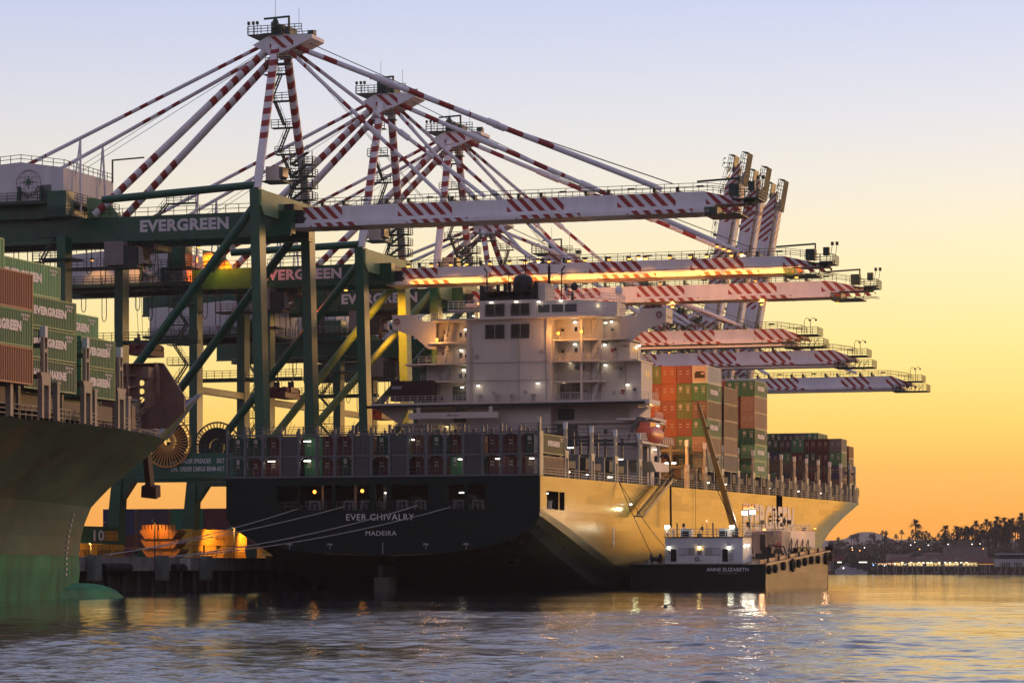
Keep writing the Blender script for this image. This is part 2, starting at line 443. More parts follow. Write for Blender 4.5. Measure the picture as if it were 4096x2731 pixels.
# ------------------------------------------------------------------ hull paint
def hull_mat(name, col, var, rustamt, plates=True, rough=.34, spec=.34, rustcol=(.12, .06, .025), stretch=(1, .25, 1), boot=None, pv=1.0, pw=9.5, ph=1.15):
    m = bpy.data.materials.new(name); m.use_nodes = True
    t = m.node_tree; b = t.nodes['Principled BSDF']; b.inputs['Roughness'].default_value = rough
    b.inputs['Specular IOR Level'].default_value = spec
    tcn = t.nodes.new('ShaderNodeTexCoord')
    mp = t.nodes.new('ShaderNodeMapping'); mp.inputs['Scale'].default_value = stretch
    t.links.new(tcn.outputs['Object'], mp.inputs[0])
    nz = t.nodes.new('ShaderNodeTexNoise'); nz.inputs['Scale'].default_value = .22; nz.inputs['Detail'].default_value = 8; nz.inputs['Roughness'].default_value = .7
    t.links.new(mp.outputs[0], nz.inputs['Vector'])
    rp = t.nodes.new('ShaderNodeValToRGB')
    rp.color_ramp.elements[0].position = .32; rp.color_ramp.elements[1].position = .7
    rp.color_ramp.elements[0].color = (*[c * (1 - var) for c in col], 1); rp.color_ramp.elements[1].color = (*[c * (1 + var) for c in col], 1)
    t.links.new(nz.outputs[0], rp.inputs[0]); out = rp.outputs[0]
    n2 = t.nodes.new('ShaderNodeTexNoise'); n2.inputs['Scale'].default_value = .34; n2.inputs['Detail'].default_value = 9; n2.inputs['Roughness'].default_value = .72
    t.links.new(mp.outputs[0], n2.inputs['Vector'])
    r2 = t.nodes.new('ShaderNodeValToRGB'); r2.color_ramp.elements[0].position = .66 - rustamt * .2; r2.color_ramp.elements[1].position = .84 - rustamt * .2
    r2.color_ramp.elements[0].color = (0, 0, 0, 1); r2.color_ramp.elements[1].color = (.8, .8, .8, 1)
    t.links.new(n2.outputs[0], r2.inputs[0])
    mm = t.nodes.new('ShaderNodeMix'); mm.data_type = 'RGBA'
    t.links.new(r2.outputs[0], mm.inputs[0]); t.links.new(out, mm.inputs[6]); mm.inputs[7].default_value = (*rustcol, 1); out = mm.outputs[2]
    if plates:
        sx = t.nodes.new('ShaderNodeSeparateXYZ'); t.links.new(tcn.outputs['Object'], sx.inputs[0])
        cx = t.nodes.new('ShaderNodeCombineXYZ'); ad_ = t.nodes.new('ShaderNodeMath'); t.links.new(sx.outputs[0], ad_.inputs[0]); t.links.new(sx.outputs[1], ad_.inputs[1]); t.links.new(ad_.outputs[0], cx.inputs[0]); t.links.new(sx.outputs[2], cx.inputs[1])
        br = t.nodes.new('ShaderNodeTexBrick'); br.inputs['Scale'].default_value = 1; br.inputs['Brick Width'].default_value = pw; br.inputs['Row Height'].default_value = ph
        br.inputs['Mortar Size'].default_value = .02; br.inputs['Mortar Smooth'].default_value = .3; br.inputs['Bias'].default_value = -.1
        br.inputs['Color1'].default_value = (1 - .14 * pv, 1 - .14 * pv, 1 - .16 * pv, 1); br.inputs['Color2'].default_value = (1 + .16 * pv, 1 + .14 * pv, 1 + .1 * pv, 1); br.inputs['Mortar'].default_value = (1 - .28 * pv, 1 - .3 * pv, 1 - .34 * pv, 1)
        t.links.new(cx.outputs[0], br.inputs['Vector'])
        m2 = t.nodes.new('ShaderNodeMix'); m2.data_type = 'RGBA'; m2.blend_type = 'MULTIPLY'; m2.inputs[0].default_value = 1
        t.links.new(out, m2.inputs[6]); t.links.new(br.outputs[0], m2.inputs[7]); out = m2.outputs[2]
        bp = t.nodes.new('ShaderNodeBump'); bp.inputs['Strength'].default_value = .12; bp.inputs['Distance'].default_value = .06
        t.links.new(nz.outputs[0], bp.inputs['Height']); t.links.new(bp.outputs[0], b.inputs['Normal'])
        sv = t.nodes.new('ShaderNodeMapRange'); sv.inputs[1].default_value = .75; sv.inputs[2].default_value = 1.18; sv.inputs[3].default_value = spec * .45; sv.inputs[4].default_value = spec * 1.25
        mv = t.nodes.new('ShaderNodeMix'); mv.data_type = 'RGBA'; mv.inputs[0].default_value = .5; t.links.new(br.outputs[0], mv.inputs[6]); t.links.new(nz.outputs[0], mv.inputs[7])
        mx_ = t.nodes.new('ShaderNodeMix'); mx_.data_type = 'RGBA'; mx_.blend_type = 'ADD'; mx_.inputs[0].default_value = 1; t.links.new(mv.outputs[2], mx_.inputs[6]); mx_.inputs[7].default_value = (.22, .22, .22, 1)
        t.links.new(mx_.outputs[2], sv.inputs[0]); t.links.new(sv.outputs[0], b.inputs['Specular IOR Level'])
    if boot:
        sz = t.nodes.new('ShaderNodeSeparateXYZ'); t.links.new(tcn.outputs['Object'], sz.inputs[0])
        st_ = t.nodes.new('ShaderNodeMath'); st_.operation = 'LESS_THAN'; st_.inputs[1].default_value = boot[0]; t.links.new(sz.outputs[2], st_.inputs[0])
        mb_ = t.nodes.new('ShaderNodeMix'); mb_.data_type = 'RGBA'; t.links.new(st_.outputs[0], mb_.inputs[0]); t.links.new(out, mb_.inputs[6]); mb_.inputs[7].default_value = (*boot[1], 1); out = mb_.outputs[2]
    t.links.new(out, b.inputs['Base Color'])
    return m
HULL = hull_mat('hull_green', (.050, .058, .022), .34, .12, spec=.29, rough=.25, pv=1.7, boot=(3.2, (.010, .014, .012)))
HULLB = hull_mat('transom_green', (.004, .011, .010), .2, .0, plates=False, rough=.6, spec=.15)  # darker copy of the hull green, the stern's shade put into the colour
HULLL = hull_mat('weathered_hull_green', (.044, .086, .060), .60, .6, plates=False, rough=.6, spec=.25, rustcol=(.15, .105, .05), stretch=(.5, .3, .8))
BOOTL = hull_mat('boot_green', (.017, .165, .082), .55, .5, plates=False, rough=.65, spec=.15, rustcol=(.09, .08, .04), stretch=(1, 1, .35))
HOUSEW = hull_mat('superstructure_plating', (.58, .50, .45), .09, .10, plates=True, rough=.5, spec=.25, rustcol=(.34, .20, .12), stretch=(1.2, 1.2, .12), pv=.22, pw=6.0, ph=2.6)
BOOTB = mat('boot_dark', (.010, .014, .012), .5, var=.4)

BEAM = 21.4
STEM = [(-1.5, 306), (-.04, 308.0), (2.7, 308.8), (3.9, 308.5), (5.9, 309.0), (7.4, 309.9), (8.9, 311.3), (9.9, 313.3), (11.2, 316.1), (12.4, 319.1), (13.7, 322.7), (15.1, 326.8), (16.2, 329.0), (22, 331)]
def lerp_tab(tab, z):
    for (a, p), (b, q) in zip(tab, tab[1:]):
        if z <= b: return p + (q - p) * max(0, (z - a) / (b - a))
    return tab[-1][1]
def bow_b(s, z, dz=0.0):
    """half-breadth of the hull at s metres from the stern and height z"""
    w = max(0.0, min(1.0, (z - dz) / 15.6)); w = w ** 1.25
    se = lerp_tab(STEM, z - dz)
    Lz = 132 - 44 * w; n = 1.28 + .42 * w
    t = max(0.0, min(1.0, (se - s) / Lz))
    return BEAM * (1 - (1 - t) ** n)
def hull_bow(ox, oy, s0, zd, mbs, zsplit, dz=0.0):
    """side plating from s0 to the stem, both sides; mbs = (topsides, boot)"""
    rows = sorted([-1.6 + .5 * k for k in range(32)] + [zsplit]) + [None]
    fr_ = [1 - (1 - k / 80) ** 1.6 for k in range(81)]
    for sg in (1, -1):
        grid = []
        for f in fr_:
            line = []
            for z in rows:
                zt_ = zd(328.0) if z is None else z
                se = lerp_tab(STEM, zt_ - dz); s2 = s0 + (se - s0) * f
                zz = zd(s2) if z is None else z
                line.append((ox + sg * (bow_b(s2, zt_, dz) if z is not None else bow_b(s2, zd(s2), dz) if f < .97 else bow_b(s2, zt_, dz)), oy + s2, zz))
            grid.append(line)
        for g0, g1 in zip(grid, grid[1:]):
            for k in range(len(rows) - 1):
                q = [g0[k], g1[k], g1[k + 1], g0[k + 1]]
                if sg < 0: q.reverse()
                mi = 0 if rows[k] >= zsplit else 1
                mbs[mi].face(q, 0)
def bulwark(ox, oy, zd, s0=317.5, s1=329.0, rise=5.3, rake=9.0):
    mb = MB(); n = 14
    for sg in (1, -1):
        pr = None
        for k in range(n + 1):
            u = k / n; s = s0 + (s1 - s0) * u; z = zd(s); b = bow_b(min(s, lerp_tab(STEM, z)), z)
            lo = Vector((ox + sg * b, oy + s, z)); hi = Vector((ox + sg * b * (1 - .2 * u), oy + s + rake * u ** 1.25, z + rise * u ** 1.15 + .02))
            inn = Vector((-sg * .35, -.25, 0))
            if pr:
                a = [pr[0], lo, hi, pr[1]]
                if sg < 0: a.reverse()
                mb.face(a, 0)
                c = [pr[1], hi, hi + inn, pr[1] + inn]
                if sg < 0: c.reverse()
                mb.face(c, 1)
                d = [pr[1] + inn, hi + inn, lo + inn, pr[0] + inn]
                if sg < 0: d.reverse()
                mb.face(d, 1)
            pr = (lo, hi)
    return mb

# ------------------------------------------------------------------ containers
CCOL = {'green': (.045, .20, .080), 'light green': (.14, .38, .16), 'olive green': (.10, .16, .04), 'teal green': (.012, .12, .068), 'rust red': (.26, .060, .038), 'orange red': (.36, .09, .03),
        'maroon': (.10, .025, .028), 'brown': (.20, .11, .075), 'tan': (.42, .25, .15), 'grey': (.15, .14, .15), 'purple': (.055, .04, .06), 'blue': (.025, .03, .09), 'white': (.62, .60, .52), 'pale grey green': (.22, .26, .20),
        'dark green': (.014, .055, .03), 'dark red': (.09, .02, .018)}
def cmat(c): return mat('container_' + c.replace(' ', '_'), CCOL[c], .5, var=.25, scale=.7, rust=.10, streak=True)
_CM = {}
CW = 2.44
def cont_mesh(kind, col, L, H):
    k = (kind, col, L, H)
    if k in _CM: return _CM[k]
    mb = MB(); w = CW / 2
    if kind == 'body':
        mb.box(-w + .04, w - .09, .06, L - .03, .03, H - .03, 0)
        for x in (-w + .05, w - .05):                                   # posts and rails
            for y in (.08, L - .08): mb.box(x - .05, x + .05, y - .08, y + .08, 0, H, 0)
            mb.box(x - .04, x + .04, .16, L - .16, 0, .14, 0); mb.box(x - .04, x + .04, .16, L - .16, H - .11, H, 0)
        for y in (.06, L - .06):
            mb.box(-w + .1, w - .1, y - .05, y + .05, 0, .12, 0); mb.box(-w + .1, w - .1, y - .05, y + .05, H - .12, H, 0)
        n = max(6, int((L - .4) / .29)); p = (L - .4) / n                # corrugated starboard side
        for i in range(n):
            y = .2 + i * p
            prof = [(w - .085, y), (w - .085, y + .28 * p), (w - .03, y + .42 * p), (w - .03, y + .78 * p), (w - .085, y + .92 * p), (w - .085, y + p)]
            for a, b in zip(prof, prof[1:]): mb.face([(a[0], a[1], .14), (b[0], b[1], .14), (b[0], b[1], H - .11), (a[0], a[1], H - .11)], 0)
    elif kind in ('door_l', 'door_r'):
        s0, s1 = (-w + .1, -.015) if kind == 'door_l' else (.015, w - .1)
        mb.box(s0, s1, -.02, .0, .13, H - .13, 0)
        for q in range(1, 5): zz = .13 + (H - .26) * q / 5; mb.box(s0 + .06, s1 - .06, -.035, -.02, zz - .05, zz + .05, 0)
        for f in (.28, .72):
            x = s0 + (s1 - s0) * f; mb.tube((x, -.07, .1), (x, -.07, H - .1), .028, 6, 1)
            mb.box(x - .05, x + .22, -.08, -.055, 1.0, 1.06, 1)
        for q in (0.5, .66):
            mb.box(s0 + .25, s1 - .3, -.042, -.036, H * q, H * q + .16, 2)
    _CM[k] = me = mesh_of('container_' + kind, mb, [cmat(col), mat('lock_rods', (.20, .17, .13), .5), mat('placard', (.45, .36, .26), .6)])
    return me
def cont_letters(word, L, H, wf=.58):
    k = ('let', word, L, H, wf)
    if k not in _CM:
        mb = MB(); tw = L * wf; letters(mb, word, '+x', (CW / 2 + .012, (L - tw) * .47, H * .40), tw, H * .29, .07)
        mb2 = MB()
        for r in range(2):
            for i in range(5 - 2 * r): mb.box(CW / 2 + .005, CW / 2 + .012, L - 2.0 + i * .3 + r * .3, L - 1.85 + i * .3 + r * .3, H - .5 - r * .3, H - .3 - r * .3, 0)
        _CM[k] = mesh_of('container_lettering', mb, LETTER)
    return _CM[k]
def cont_disc():
    if 'disc' not in _CM:
        mb = MB(); mb.lathe((-.62, -.05, 1.95), [(.0001, 0), (.28, 0), (.28, .02)], 16, 0, 'y'); mb.lathe((-.62, -.055, 1.95), [(.0001, 0), (.07, 0), (.07, .005)], 8, 1, 'y')
        mb.box(.2, .95, -.045, -.037, 2.15, 2.24, 0)
        for i in range(3): mb.box(.45, .85, -.045, -.037, 1.7 - i * .25, 1.8 - i * .25, 0)
        _CM['disc'] = mesh_of('container_emblem', mb, [mat('emblem_white', (.55, .52, .45), .6), cmat('dark green')])
    return _CM['disc']
def container(x, y, z, col, label, L=9.5, H=2.72, doors=True, word=None, disc=False, group=None, rot=0.0, wf=.58, reefer=False):
    o = thing('shipping_container', label, 'container', (x, y, z), group)
    if rot: o.rotation_euler = (0, 0, -TH + rot)
    mpart(o, 'body', cont_mesh('body', col, L, H))
    if doors:
        for kk in ('door_l', 'door_r'): mpart(o, 'door', cont_mesh(kk, col, L, H))
    if word: mpart(o, 'lettering', cont_letters(word, L, H, wf))
    if disc: mpart(o, 'emblem', cont_disc())
    if reefer:
        mb = MB(); mb.box(-.95, .95, -.05, -.001, .35, H - .15, 0)
        mb.prism([(-.82, .75), (.82, .75), (.82, 1.55), (.55, 1.8), (-.55, 1.8), (-.82, 1.5)], 'y', -.12, -.051, 1)
        mb.box(-.75, .7, -.16, -.121, .55, .72, 0); mb.box(.2, .7, -.16, -.121, 1.3, 1.55, 0)
        mpart(o, 'cooling_unit', mesh_of('cooling_unit', mb, [mat('reefer_panel', (.62, .44, .32), .5), BLACK]))
    return o
ORD = ['top', 'second', 'third', 'fourth', 'fifth', 'lowest', 'seventh']
def ordn(k, n): return 'top' if k == 0 else ('bottom' if k == n - 1 else ['', 'second', 'third', 'fourth', 'fifth', 'sixth'][k] + '-from-top')
COLN = ['outermost', 'second', 'third', 'fourth', 'fifth', 'sixth', 'seventh']
def stack(x, y, ztop, cols, H, where, coln, L=9.5, group=None, doors=True, words=(), discs=(), gap=.05, **kw):
    n = len(cols)
    for k, c in enumerate(cols):
        z = ztop - (k + 1) * (H + gap) + gap
        container(x, y, z, c, f"{c} container, {ordn(k, n)} tier of the {coln} column {where}", L, H, doors=doors, word='EVERGREEN' if k in words else None, disc=(k in discs or (doors and 'green' in c)), group=group, **kw)

# ------------------------------------------------------------------ shared deck fittings
def lashing_posts(x, y, z, sg=1):
    """stanchion at the ship's side: slotted portal foot, pole and white box"""
    mb = MB()
    mb.box(x - .35, x + .05, y - .75, y - .42, z, z + 3.1, 0); mb.box(x - .35, x + .05, y + .42, y + .75, z, z + 3.1, 0)
    mb.box(x - .35, x + .05, y - .42, y + .42, z + 2.6, z + 3.1, 0)
    mb.prism([(y - .75, z + 3.1), (y + .75, z + 3.1), (y + 1.0, z + 3.6), (y - 1.0, z + 3.6)], 'x', x - .35, x + .05, 0)
    for d in (-.3, .3): mb.box(x - .3, x, y + d - .07, y + d + .07, z + 3.6, z + 6.4, 0)
    mb.box(x - .3, x, y - .2, y + .2, z + 5.2, z + 5.5, 0)
    return mb
def lashing_top(x, y, z):
    mb = MB(); mb.box(x - .45, x + .05, y - .22, y + .22, z + 6.4, z + 7.3, 0); return mb

# ================================================================== main ship
def zdm(s): return 14.55 + .0063 * s + (max(0, s - 215) / 100) ** 2 * 1.0
ship = thing('container_ship', 'large green container ship moored stern-on with white deckhouse and dark transom', 'ship', (0, 0, 0))
top, boot = MB(), MB()
# after body
ZK = 10.4
ss = [0, 1, 2.2, 3.6, 5.2, 7, 9, 11.2, 13.6, 16.2, 19, 22, 25.2, 28.6, 32.2, 36, 40, 44.5, 49, 54, 60, 67, 75, 85, 98, 112, 127, 141]
def zb(s): return 4.5 - 16 * (1 - math.exp(-s / 42))if s < 100 else -10.0
def zk(s): return max(-5.5, ZK - (s / 46.0) ** 1.12 * 9.4)
qs = [1, .999, .99, .97, .93, .86, .76, .62, .46, .3, .14, 0]
for sg in (1, -1):
    g = []
    for s in ss:
        a, b = zk(s), zb(s); b = min(b, a - 3.0)
        p = 2.3
        line = [(sg * BEAM * (max(0, 1 - t ** p)) ** (1 / p), s, a - t * (a - b)) for t in qs] + [(sg * BEAM, s, a + (ZK - a) * k / 3) for k in (1, 2, 3)]
        g.append(line)
    for g0, g1 in zip(g, g[1:]):
        for k in range(len(g0) - 1):
            q = [g0[k], g1[k], g1[k + 1], g0[k + 1]]
            if sg < 0: q.reverse()
            zc = sum(p[2] for p in q) / 4
            top.face(q, 0)
    # upper strake with the mooring openings near the stern (real holes)
    X = sg * BEAM
    def side(y0, y1, z0, z1):
        q = [(X, y0, z0(y0)), (X, y1, z0(y1)), (X, y1, z1(y1)), (X, y0, z1(y0))]
        if sg < 0: q.reverse()
        top.face(q, 0)
    f1, f2, fz = (lambda y: ZK), (lambda y: 12.75), zdm
    for y0, y1 in ((0, 3.0), (8.3, 8.6), (11, 20), (20, 60), (60, 100), (100, 141)): side(y0, y1, f1, fz)
    for y0, y1 in ((3.0, 8.3), (8.6, 11)): side(y0, y1, f2, fz)
DB = 29.0                                                                  # the table of the stem is for a longer ship
zdb = lambda s: zdm(s - DB)
hull_bow(0, -DB, 175, zdb, (top, boot), 3.3, dz=1.2)
def half(y): return BEAM if y < 141 else bow_b(y + DB, zdm(y), 1.2)
hull = part(ship, 'hull', top, HULL, smooth=True)
part(ship, 'boot_topping', boot, BOOTB, smooth=True)
# transom: lower plate, strips round the mooring openings
tr = MB()
prof = [(BEAM * (max(0, 1 - t ** 2.3)) ** (1 / 2.3), ZK - t * (ZK - 4.5)) for t in [k / 14 for k in range(15)]]
tr.face([(-x, -.02, z) for x, z in prof] + [(x, -.02, z) for x, z in reversed(prof[:-1])], 0)
OPN = [(-14.2, -11.4), (-11.2, -6.6), (-6.2, -1.5), (-.7, .8), (1.5, 6.5), (9.1, 11.3), (11.8, 14.2)]
xs = [-BEAM] + [q for o_ in OPN for q in o_] + [BEAM]
for a, b in zip(xs[::2], xs[1::2]): tr.box(a, b, -.02, .25, ZK, 13.55, 0)
tr.box(-BEAM, BEAM, -.02, .25, 13.55, 14.6, 0)
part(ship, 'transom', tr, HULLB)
# mooring deck behind the openings
md = MB()
md.box(-20.9, 20.9, .3, 14, 10.2, 10.38, 0); md.box(-20.9, 20.9, 13.6, 13.9, 10.4, 14, 0); md.box(-20.9, 20.9, .3, 14, 13.7, 13.9, 0)
for x in (-20.5, -8.5, -4, 0, 8, 18): md.box(x - .15, x + .15, 1.5, 1.9, 10.4, 13.7, 1)
part(ship, 'mooring_deck', md, [mat('mooring_deck_paint', (.07, .04, .03), .6), GREY])
for x in (-9.3, -4.6, -2.2, 2.7, 5.2, 10.4, 12.9):
    f = MB()
    for d in (-.55, .55): f.column((x + d * 1.3, .9, 10.4), (x + d, .9, 11.5), .28, .5)
    f.box(x - .75, x + .75, .65, 1.15, 11.5, 11.65); f.tube((x, .9, 10.4), (x, .9, 11.3), .16)
    part(ship, 'fairlead', f, GREY)
for x in (-12.5, -1.0, 3.5, 11.0):
    wn = MB(); wn.lathe((x, 5, 11.5), [(.9, -1.1), (.9, -1), (.4, -.95), (.4, .95), (.9, 1), (.9, 1.1)], 12, 0, 'y'); wn.box(x - .7, x + .7, 6.2, 7.2, 10.4, 12)
    part(ship, 'winch', wn, DARK)
rl = MB()
for a, b in OPN: rl.rail([(a, .4, 10.38), (b, .4, 10.38)], 1.05, 1.0, .03)
part(ship, 'mooring_rail', rl, GREY)
nm = MB(); letters(nm, 'EVER CHIVALRY', '-y', (-4.65, -.05, 9.06), 9.25, .82, .0); part(ship, 'ship_name', nm, LETTER)
nm = MB(); letters(nm, 'MADEIRA', '-y', (-1.99, -.05, 7.1), 4.2, .6, .0); part(ship, 'home_port', nm, LETTER)
dm = MB()
for k in range(7): dm.box(.25, .42, -.06, -.03, 4.75 + k * .22, 4.86 + k * .22)
for x in (-12.5, -6.9, 6.2, 11.6):
    dm.box(x - .5, x + .5, -.05, -.03, 5.85, 5.89); dm.box(x - .03, x + .03, -.05, -.03, 5.3, 5.85); dm.box(x - .35, x + .3, -.05, -.03, 5.95, 6.1)
part(ship, 'draught_marks', dm, mat('faded_white', (.3, .3, .3), .6))
rd = MB(); rd.box(.1, .75, -1.2, 4.5, -3, 3.3, 0); rd.box(.24 - .6, 1.6, -1.35, 1.2, -2, 1.75, 1); part(ship, 'rudder', rd, [BOOTB, mat('rudder_plate', (.05, .05, .04), .6)])
nm = MB(); letters(nm, 'EVERGREEN', '+x', (BEAM + .05, 115.0, 9.0), 40.5, 4.65, .05); part(ship, 'lettering', nm, mat('hull_lettering', (.66, .60, .58), .4, spec=.25))
ar = MB(); ar.face([(BEAM + .03, 34.6, 8.6), (BEAM + .03, 35.2, 8.6), (BEAM + .03, 35.2, 6.6), (BEAM + .03, 35.5, 6.6), (BEAM + .03, 34.9, 5.6), (BEAM + .03, 34.3, 6.6), (BEAM + .03, 34.6, 6.6)]); part(ship, 'draught_arrow', ar, LETTER)
# main deck
dk = MB()
yy = [0.3, 60, 120, 160, 190, 210, 230, 245, 258, 270, 280, 290, 299]
for a, b in zip(yy, yy[1:]):
    za, zbb = zdm(a) - .05, zdm(b) - .05; wa, wb = max(.05, half(a) - .1), max(.05, half(b) - .1)
    dk.face([(-wa, a, za), (wa, a, za), (wb, b, zbb), (-wb, b, zbb)])
part(ship, 'main_deck', dk, DARK)
bw = bulwark(0, -DB, zdb, 316, 329, 1.0, 1.5)
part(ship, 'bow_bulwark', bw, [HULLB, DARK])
brk = MB(); zq = zdm(250); brk.prism([(243, zq), (262, zq), (268, zq + 4.0), (259, zq + 4.0), (251, zq + 6.4), (249, zq + 6.4)], 'x', -11, 11); part(ship, 'breakwater', brk, BLACK)
# stern lashing frame: 17 bays, two tiers
fr = MB(); PANEL = mat('panel_grey', (.060, .060, .062), .6, rust=.15)
for i in range(18):
    x = -21.25 + 2.5 * i
    fr.box(x - .14, x + .14, -.1, .35, 14.6, 21.3 if i % 2 else 20.9, 0)
    if 0 < i < 17: fr.box(x + .5, x + .66, .05, .25, 20.2, 21.2, 0)
for z in (14.62, 17.25, 20.05): fr.box(-21.4, 21.4, 0, .3, z, z + .22, 0)
for i in range(17):
    x0 = -21.25 + 2.5 * i + .14; x1 = x0 + 2.22
    if i in (3, 7, 9, 13):
        for z0, z1 in ((14.9, 17.2), (17.5, 20.0)):
            pn = MB(); pn.box(x0 + .02, x1 - .02, .08, .22, z0, z1, 0)
            if z0 > 17:
                for k in (.33, .66): pn.box(x0 + (x1 - x0) * k - .12, x0 + (x1 - x0) * k + .12, .02, .08, z0 + .2, z1, 0)
            part(ship, 'frame_panel', pn, PANEL)
    else:
        for z in (17.2, 19.95):                                             # corner gussets
            for xa, sg in ((x0, 1), (x1, -1)): fr.prism([(xa, z), (xa + sg * .5, z), (xa, z - .5)], 'y', .03, .2, 0)
part(ship, 'lashing_frame', fr, GREY)
rl = MB()
for i in range(17):
    if i in (3, 7, 9, 13): continue
    x0 = -21.1 + 2.5 * i
    for z in (14.85, 17.47): rl.rail([(x0, -.05, z), (x0 + 2.2, -.05, z)], .95, 1.1, .022)
rl.rail([(-21.2, .1, 20.25), (21.2, .1, 20.25)], .95, 2.5, .03)
part(ship, 'walkway_rail', rl, GREY)
ant = MB()
for i in range(12): x = -19 + i * 2.9; ant.beam((x, 1, 20.3), (x + .5, 1.3, 21.9), .05, .05); ant.beam((x + .5, 1, 20.3), (x + .9, 1.3, 21.6), .05, .05)
part(ship, 'lashing_rods', ant, DARK)
flr = MB(); flr.box(-21.2, 21.2, .3, 14.5, 14.62, 14.68); flr.box(-21.2, 21.2, 2.0, 2.2, 14.7, 14.9)
part(ship, 'lashing_floor', flr, DARK)
# side stanchions and bridges across the deck
PY = [12.5, 25, 37, 50, 78, 89.6, 101.2, 112.6, 124, 135.5, 146.6, 157.7, 168.6, 179.5, 190.3, 201, 212, 222.5]
def xside(y): return half(y) - .15
m1 = mesh_of('stanchion', lashing_posts(0, 0, 0), TAN); m2 = mesh_of('post_box', lashing_top(0, 0, 0), mat('box_white', (.6, .6, .6), .5))
mbx = MB()
for z in (3.15, 5.6): mbx.box(-40.0, -.4, -.25, .25, z, z + .35, 0)
for i in range(16): mbx.box(-2.7 - i * 2.5 - .12, -2.7 - i * 2.5 + .12, -.2, .2, 0, 6.6, 0)
mbx.rail([(-40, -.3, 5.95), (-.5, -.3, 5.95)], 1.0, 2.5, .03, 0)
for i in range(15):
    for xa, sg in ((-2.6 - i * 2.5, -1), (-5.0 - i * 2.5, 1)): mbx.prism([(xa, 3.1), (xa + sg * .6, 3.1), (xa, 2.5)], 'y', -.15, .15, 0)
m3 = mesh_of('bridge_frame', mbx, mat('bridge_dark', (.05, .05, .048), .55, rust=.2))
mbx = MB(); mbx.box(-.4, .05, -.22, .22, 0, 3.0); mbx.box(-1.4, -.4, -.2, .2, 2.4, 2.9); mbx.box(-1.6, .1, -.35, .35, 3.0, 3.2)
m4 = mesh_of('hatch_support', mbx, mat('support_grey', (.19, .18, .17), .55, rust=.2))
mbx = MB(); mbx.box(-40, -1.2, 0, 9.6, 1.5, 3.0)
m5 = mesh_of('hatch_cover', mbx, mat('hatch_paint', (.06, .05, .045), .6, rust=.2))
for k, y in enumerate(PY):
    x = xside(y); z = zdm(y)
    mpart(ship, 'deck_stanchion', m1, (x, y, z)); mpart(ship, 'post_box', m2, (x, y, z))
    mpart(ship, 'lashing_bridge', m3, (x, y, z), sc=(x / 21.3, 1, 1))
    y2 = y + 5.7; x2 = xside(y2)
    if not 50 < y2 < 62: mpart(ship, 'hatch_support', m4, (x2, y2, zdm(y2)))
    if not 45 < y < 70: mpart(ship, 'hatch_cover', m5, (x, y + .7, zdm(y)), sc=(x / 21.3, 1, 1))
for y in (233, 243): mpart(ship, 'hatch_support', m4, (xside(y), y, zdm(y)))
rl = MB()
ry = [.5, 20, 40, 60, 90, 120, 150, 170, 190, 205, 220, 234, 247, 258, 268, 279, 288]
rl.rail([(xside(a), a, zdm(a)) for a in ry], 1.1, 1.6, .03, wires=3); part(ship, 'deck_rail', rl, mat('rail_grey', (.25, .24, .23), .5))
st = MB()
st.box(20.5, 21.35, .35, 1.6, 14.65, 20.3, 0); st.box(20.7, 21.3, .4, .9, 20.3, 22.0, 0); part(ship, 'corner_post', st, TAN)
for y in (3.2, 5.6): 
    b = MB(); b.lathe((21.0, y, 10.4), [(.28, 0), (.28, 1.0), (.4, 1.05), (.4, 1.15)], 10); b.box(20.3, 21.4, y - .9, y + .9, 10.38, 10.5); part(ship, 'bollard', b, mat('bollard_grey', (.3, .28, .26), .5))
# ------------------------------------------------------------------ deckhouse of the main ship (aft face at y = 62)
H0 = 62.0
def dpart(name, mb, mats=HOUSEW, smooth=False): return part(dh, name, mb, mats, smooth=smooth)
mb = MB()
mb.box(-8.9, 4.3, H0, 71, 15, 40.0, 0)                                   # casing
mb.box(-16.6, -8.9, 66, 71.5, 27, 33.6, 0); mb.box(-14.9, -8.9, 66, 71.5, 33.6, 40.0, 0)
mb.box(4.3, 11.3, 66, 71.5, 27, 40.0, 0); mb.box(11.3, 17.4, 65, 71.4, 27, 33.5, 0); mb.box(11.3, 15.6, 65, 71.4, 33.5, 36.5, 0); mb.box(11.3, 14.4, 66.5, 71.6, 36.5, 40, 0)
mb.box(-8.9, 4.3, 71, 71.3, 27, 40, 0)
mb.box(-19.6, 18.6, 64, 72, 15, 24.4, 0); mb.box(-20.5, 19.2, 63.4, 72.2, 24.4, 24.8, 0); mb.box(-17.5, 17, 64.5, 71.9, 24.8, 27.0, 0)
mb.prism([(-23.4, 26.9), (-20.2, 24.8), (-19.7, 24.8), (-18.6, 26.9)], 'y', 63, 63.6, 0)
mb.prism([(19.0, 26.6), (16.6, 24.6), (16.0, 24.6), (16.2, 26.6)], 'y', 63, 63.6, 0)
dh = part(ship, 'deckhouse', mb, HOUSEW)
mb = MB()
for z, x0, x1, y0 in ((40.0, -14.4, 14.4, 61.4), (36.7, -15.0, -8.9, 63), (36.7, 4.3, 15.8, 63), (33.5, -16.9, -8.9, 62.6), (33.5, 4.3, 17.5, 62.6), (30.5, 4.3, 12.0, 63), (30.9, -16.7, -8.9, 63.2)):
    mb.box(x0, x1, y0, 71.8, z, z + .25, 0)
mb.box(-23.6, 19.8, 60.6, 66.8, 27.0, 27.7, 0); mb.prism([(-15.0, 63), (-16.8, 66), (-19.0, 66), (-19.0, 63)], 'z', 33.5, 33.75, 0)
dpart('deck_platform', mb)
mb = MB()
mb.box(-6.8, 2.0, H0 + .01, 71, 40.25, 42.85, 0); mb.box(2.0, 8.4, H0 + .5, 71, 40.25, 42.65, 0)
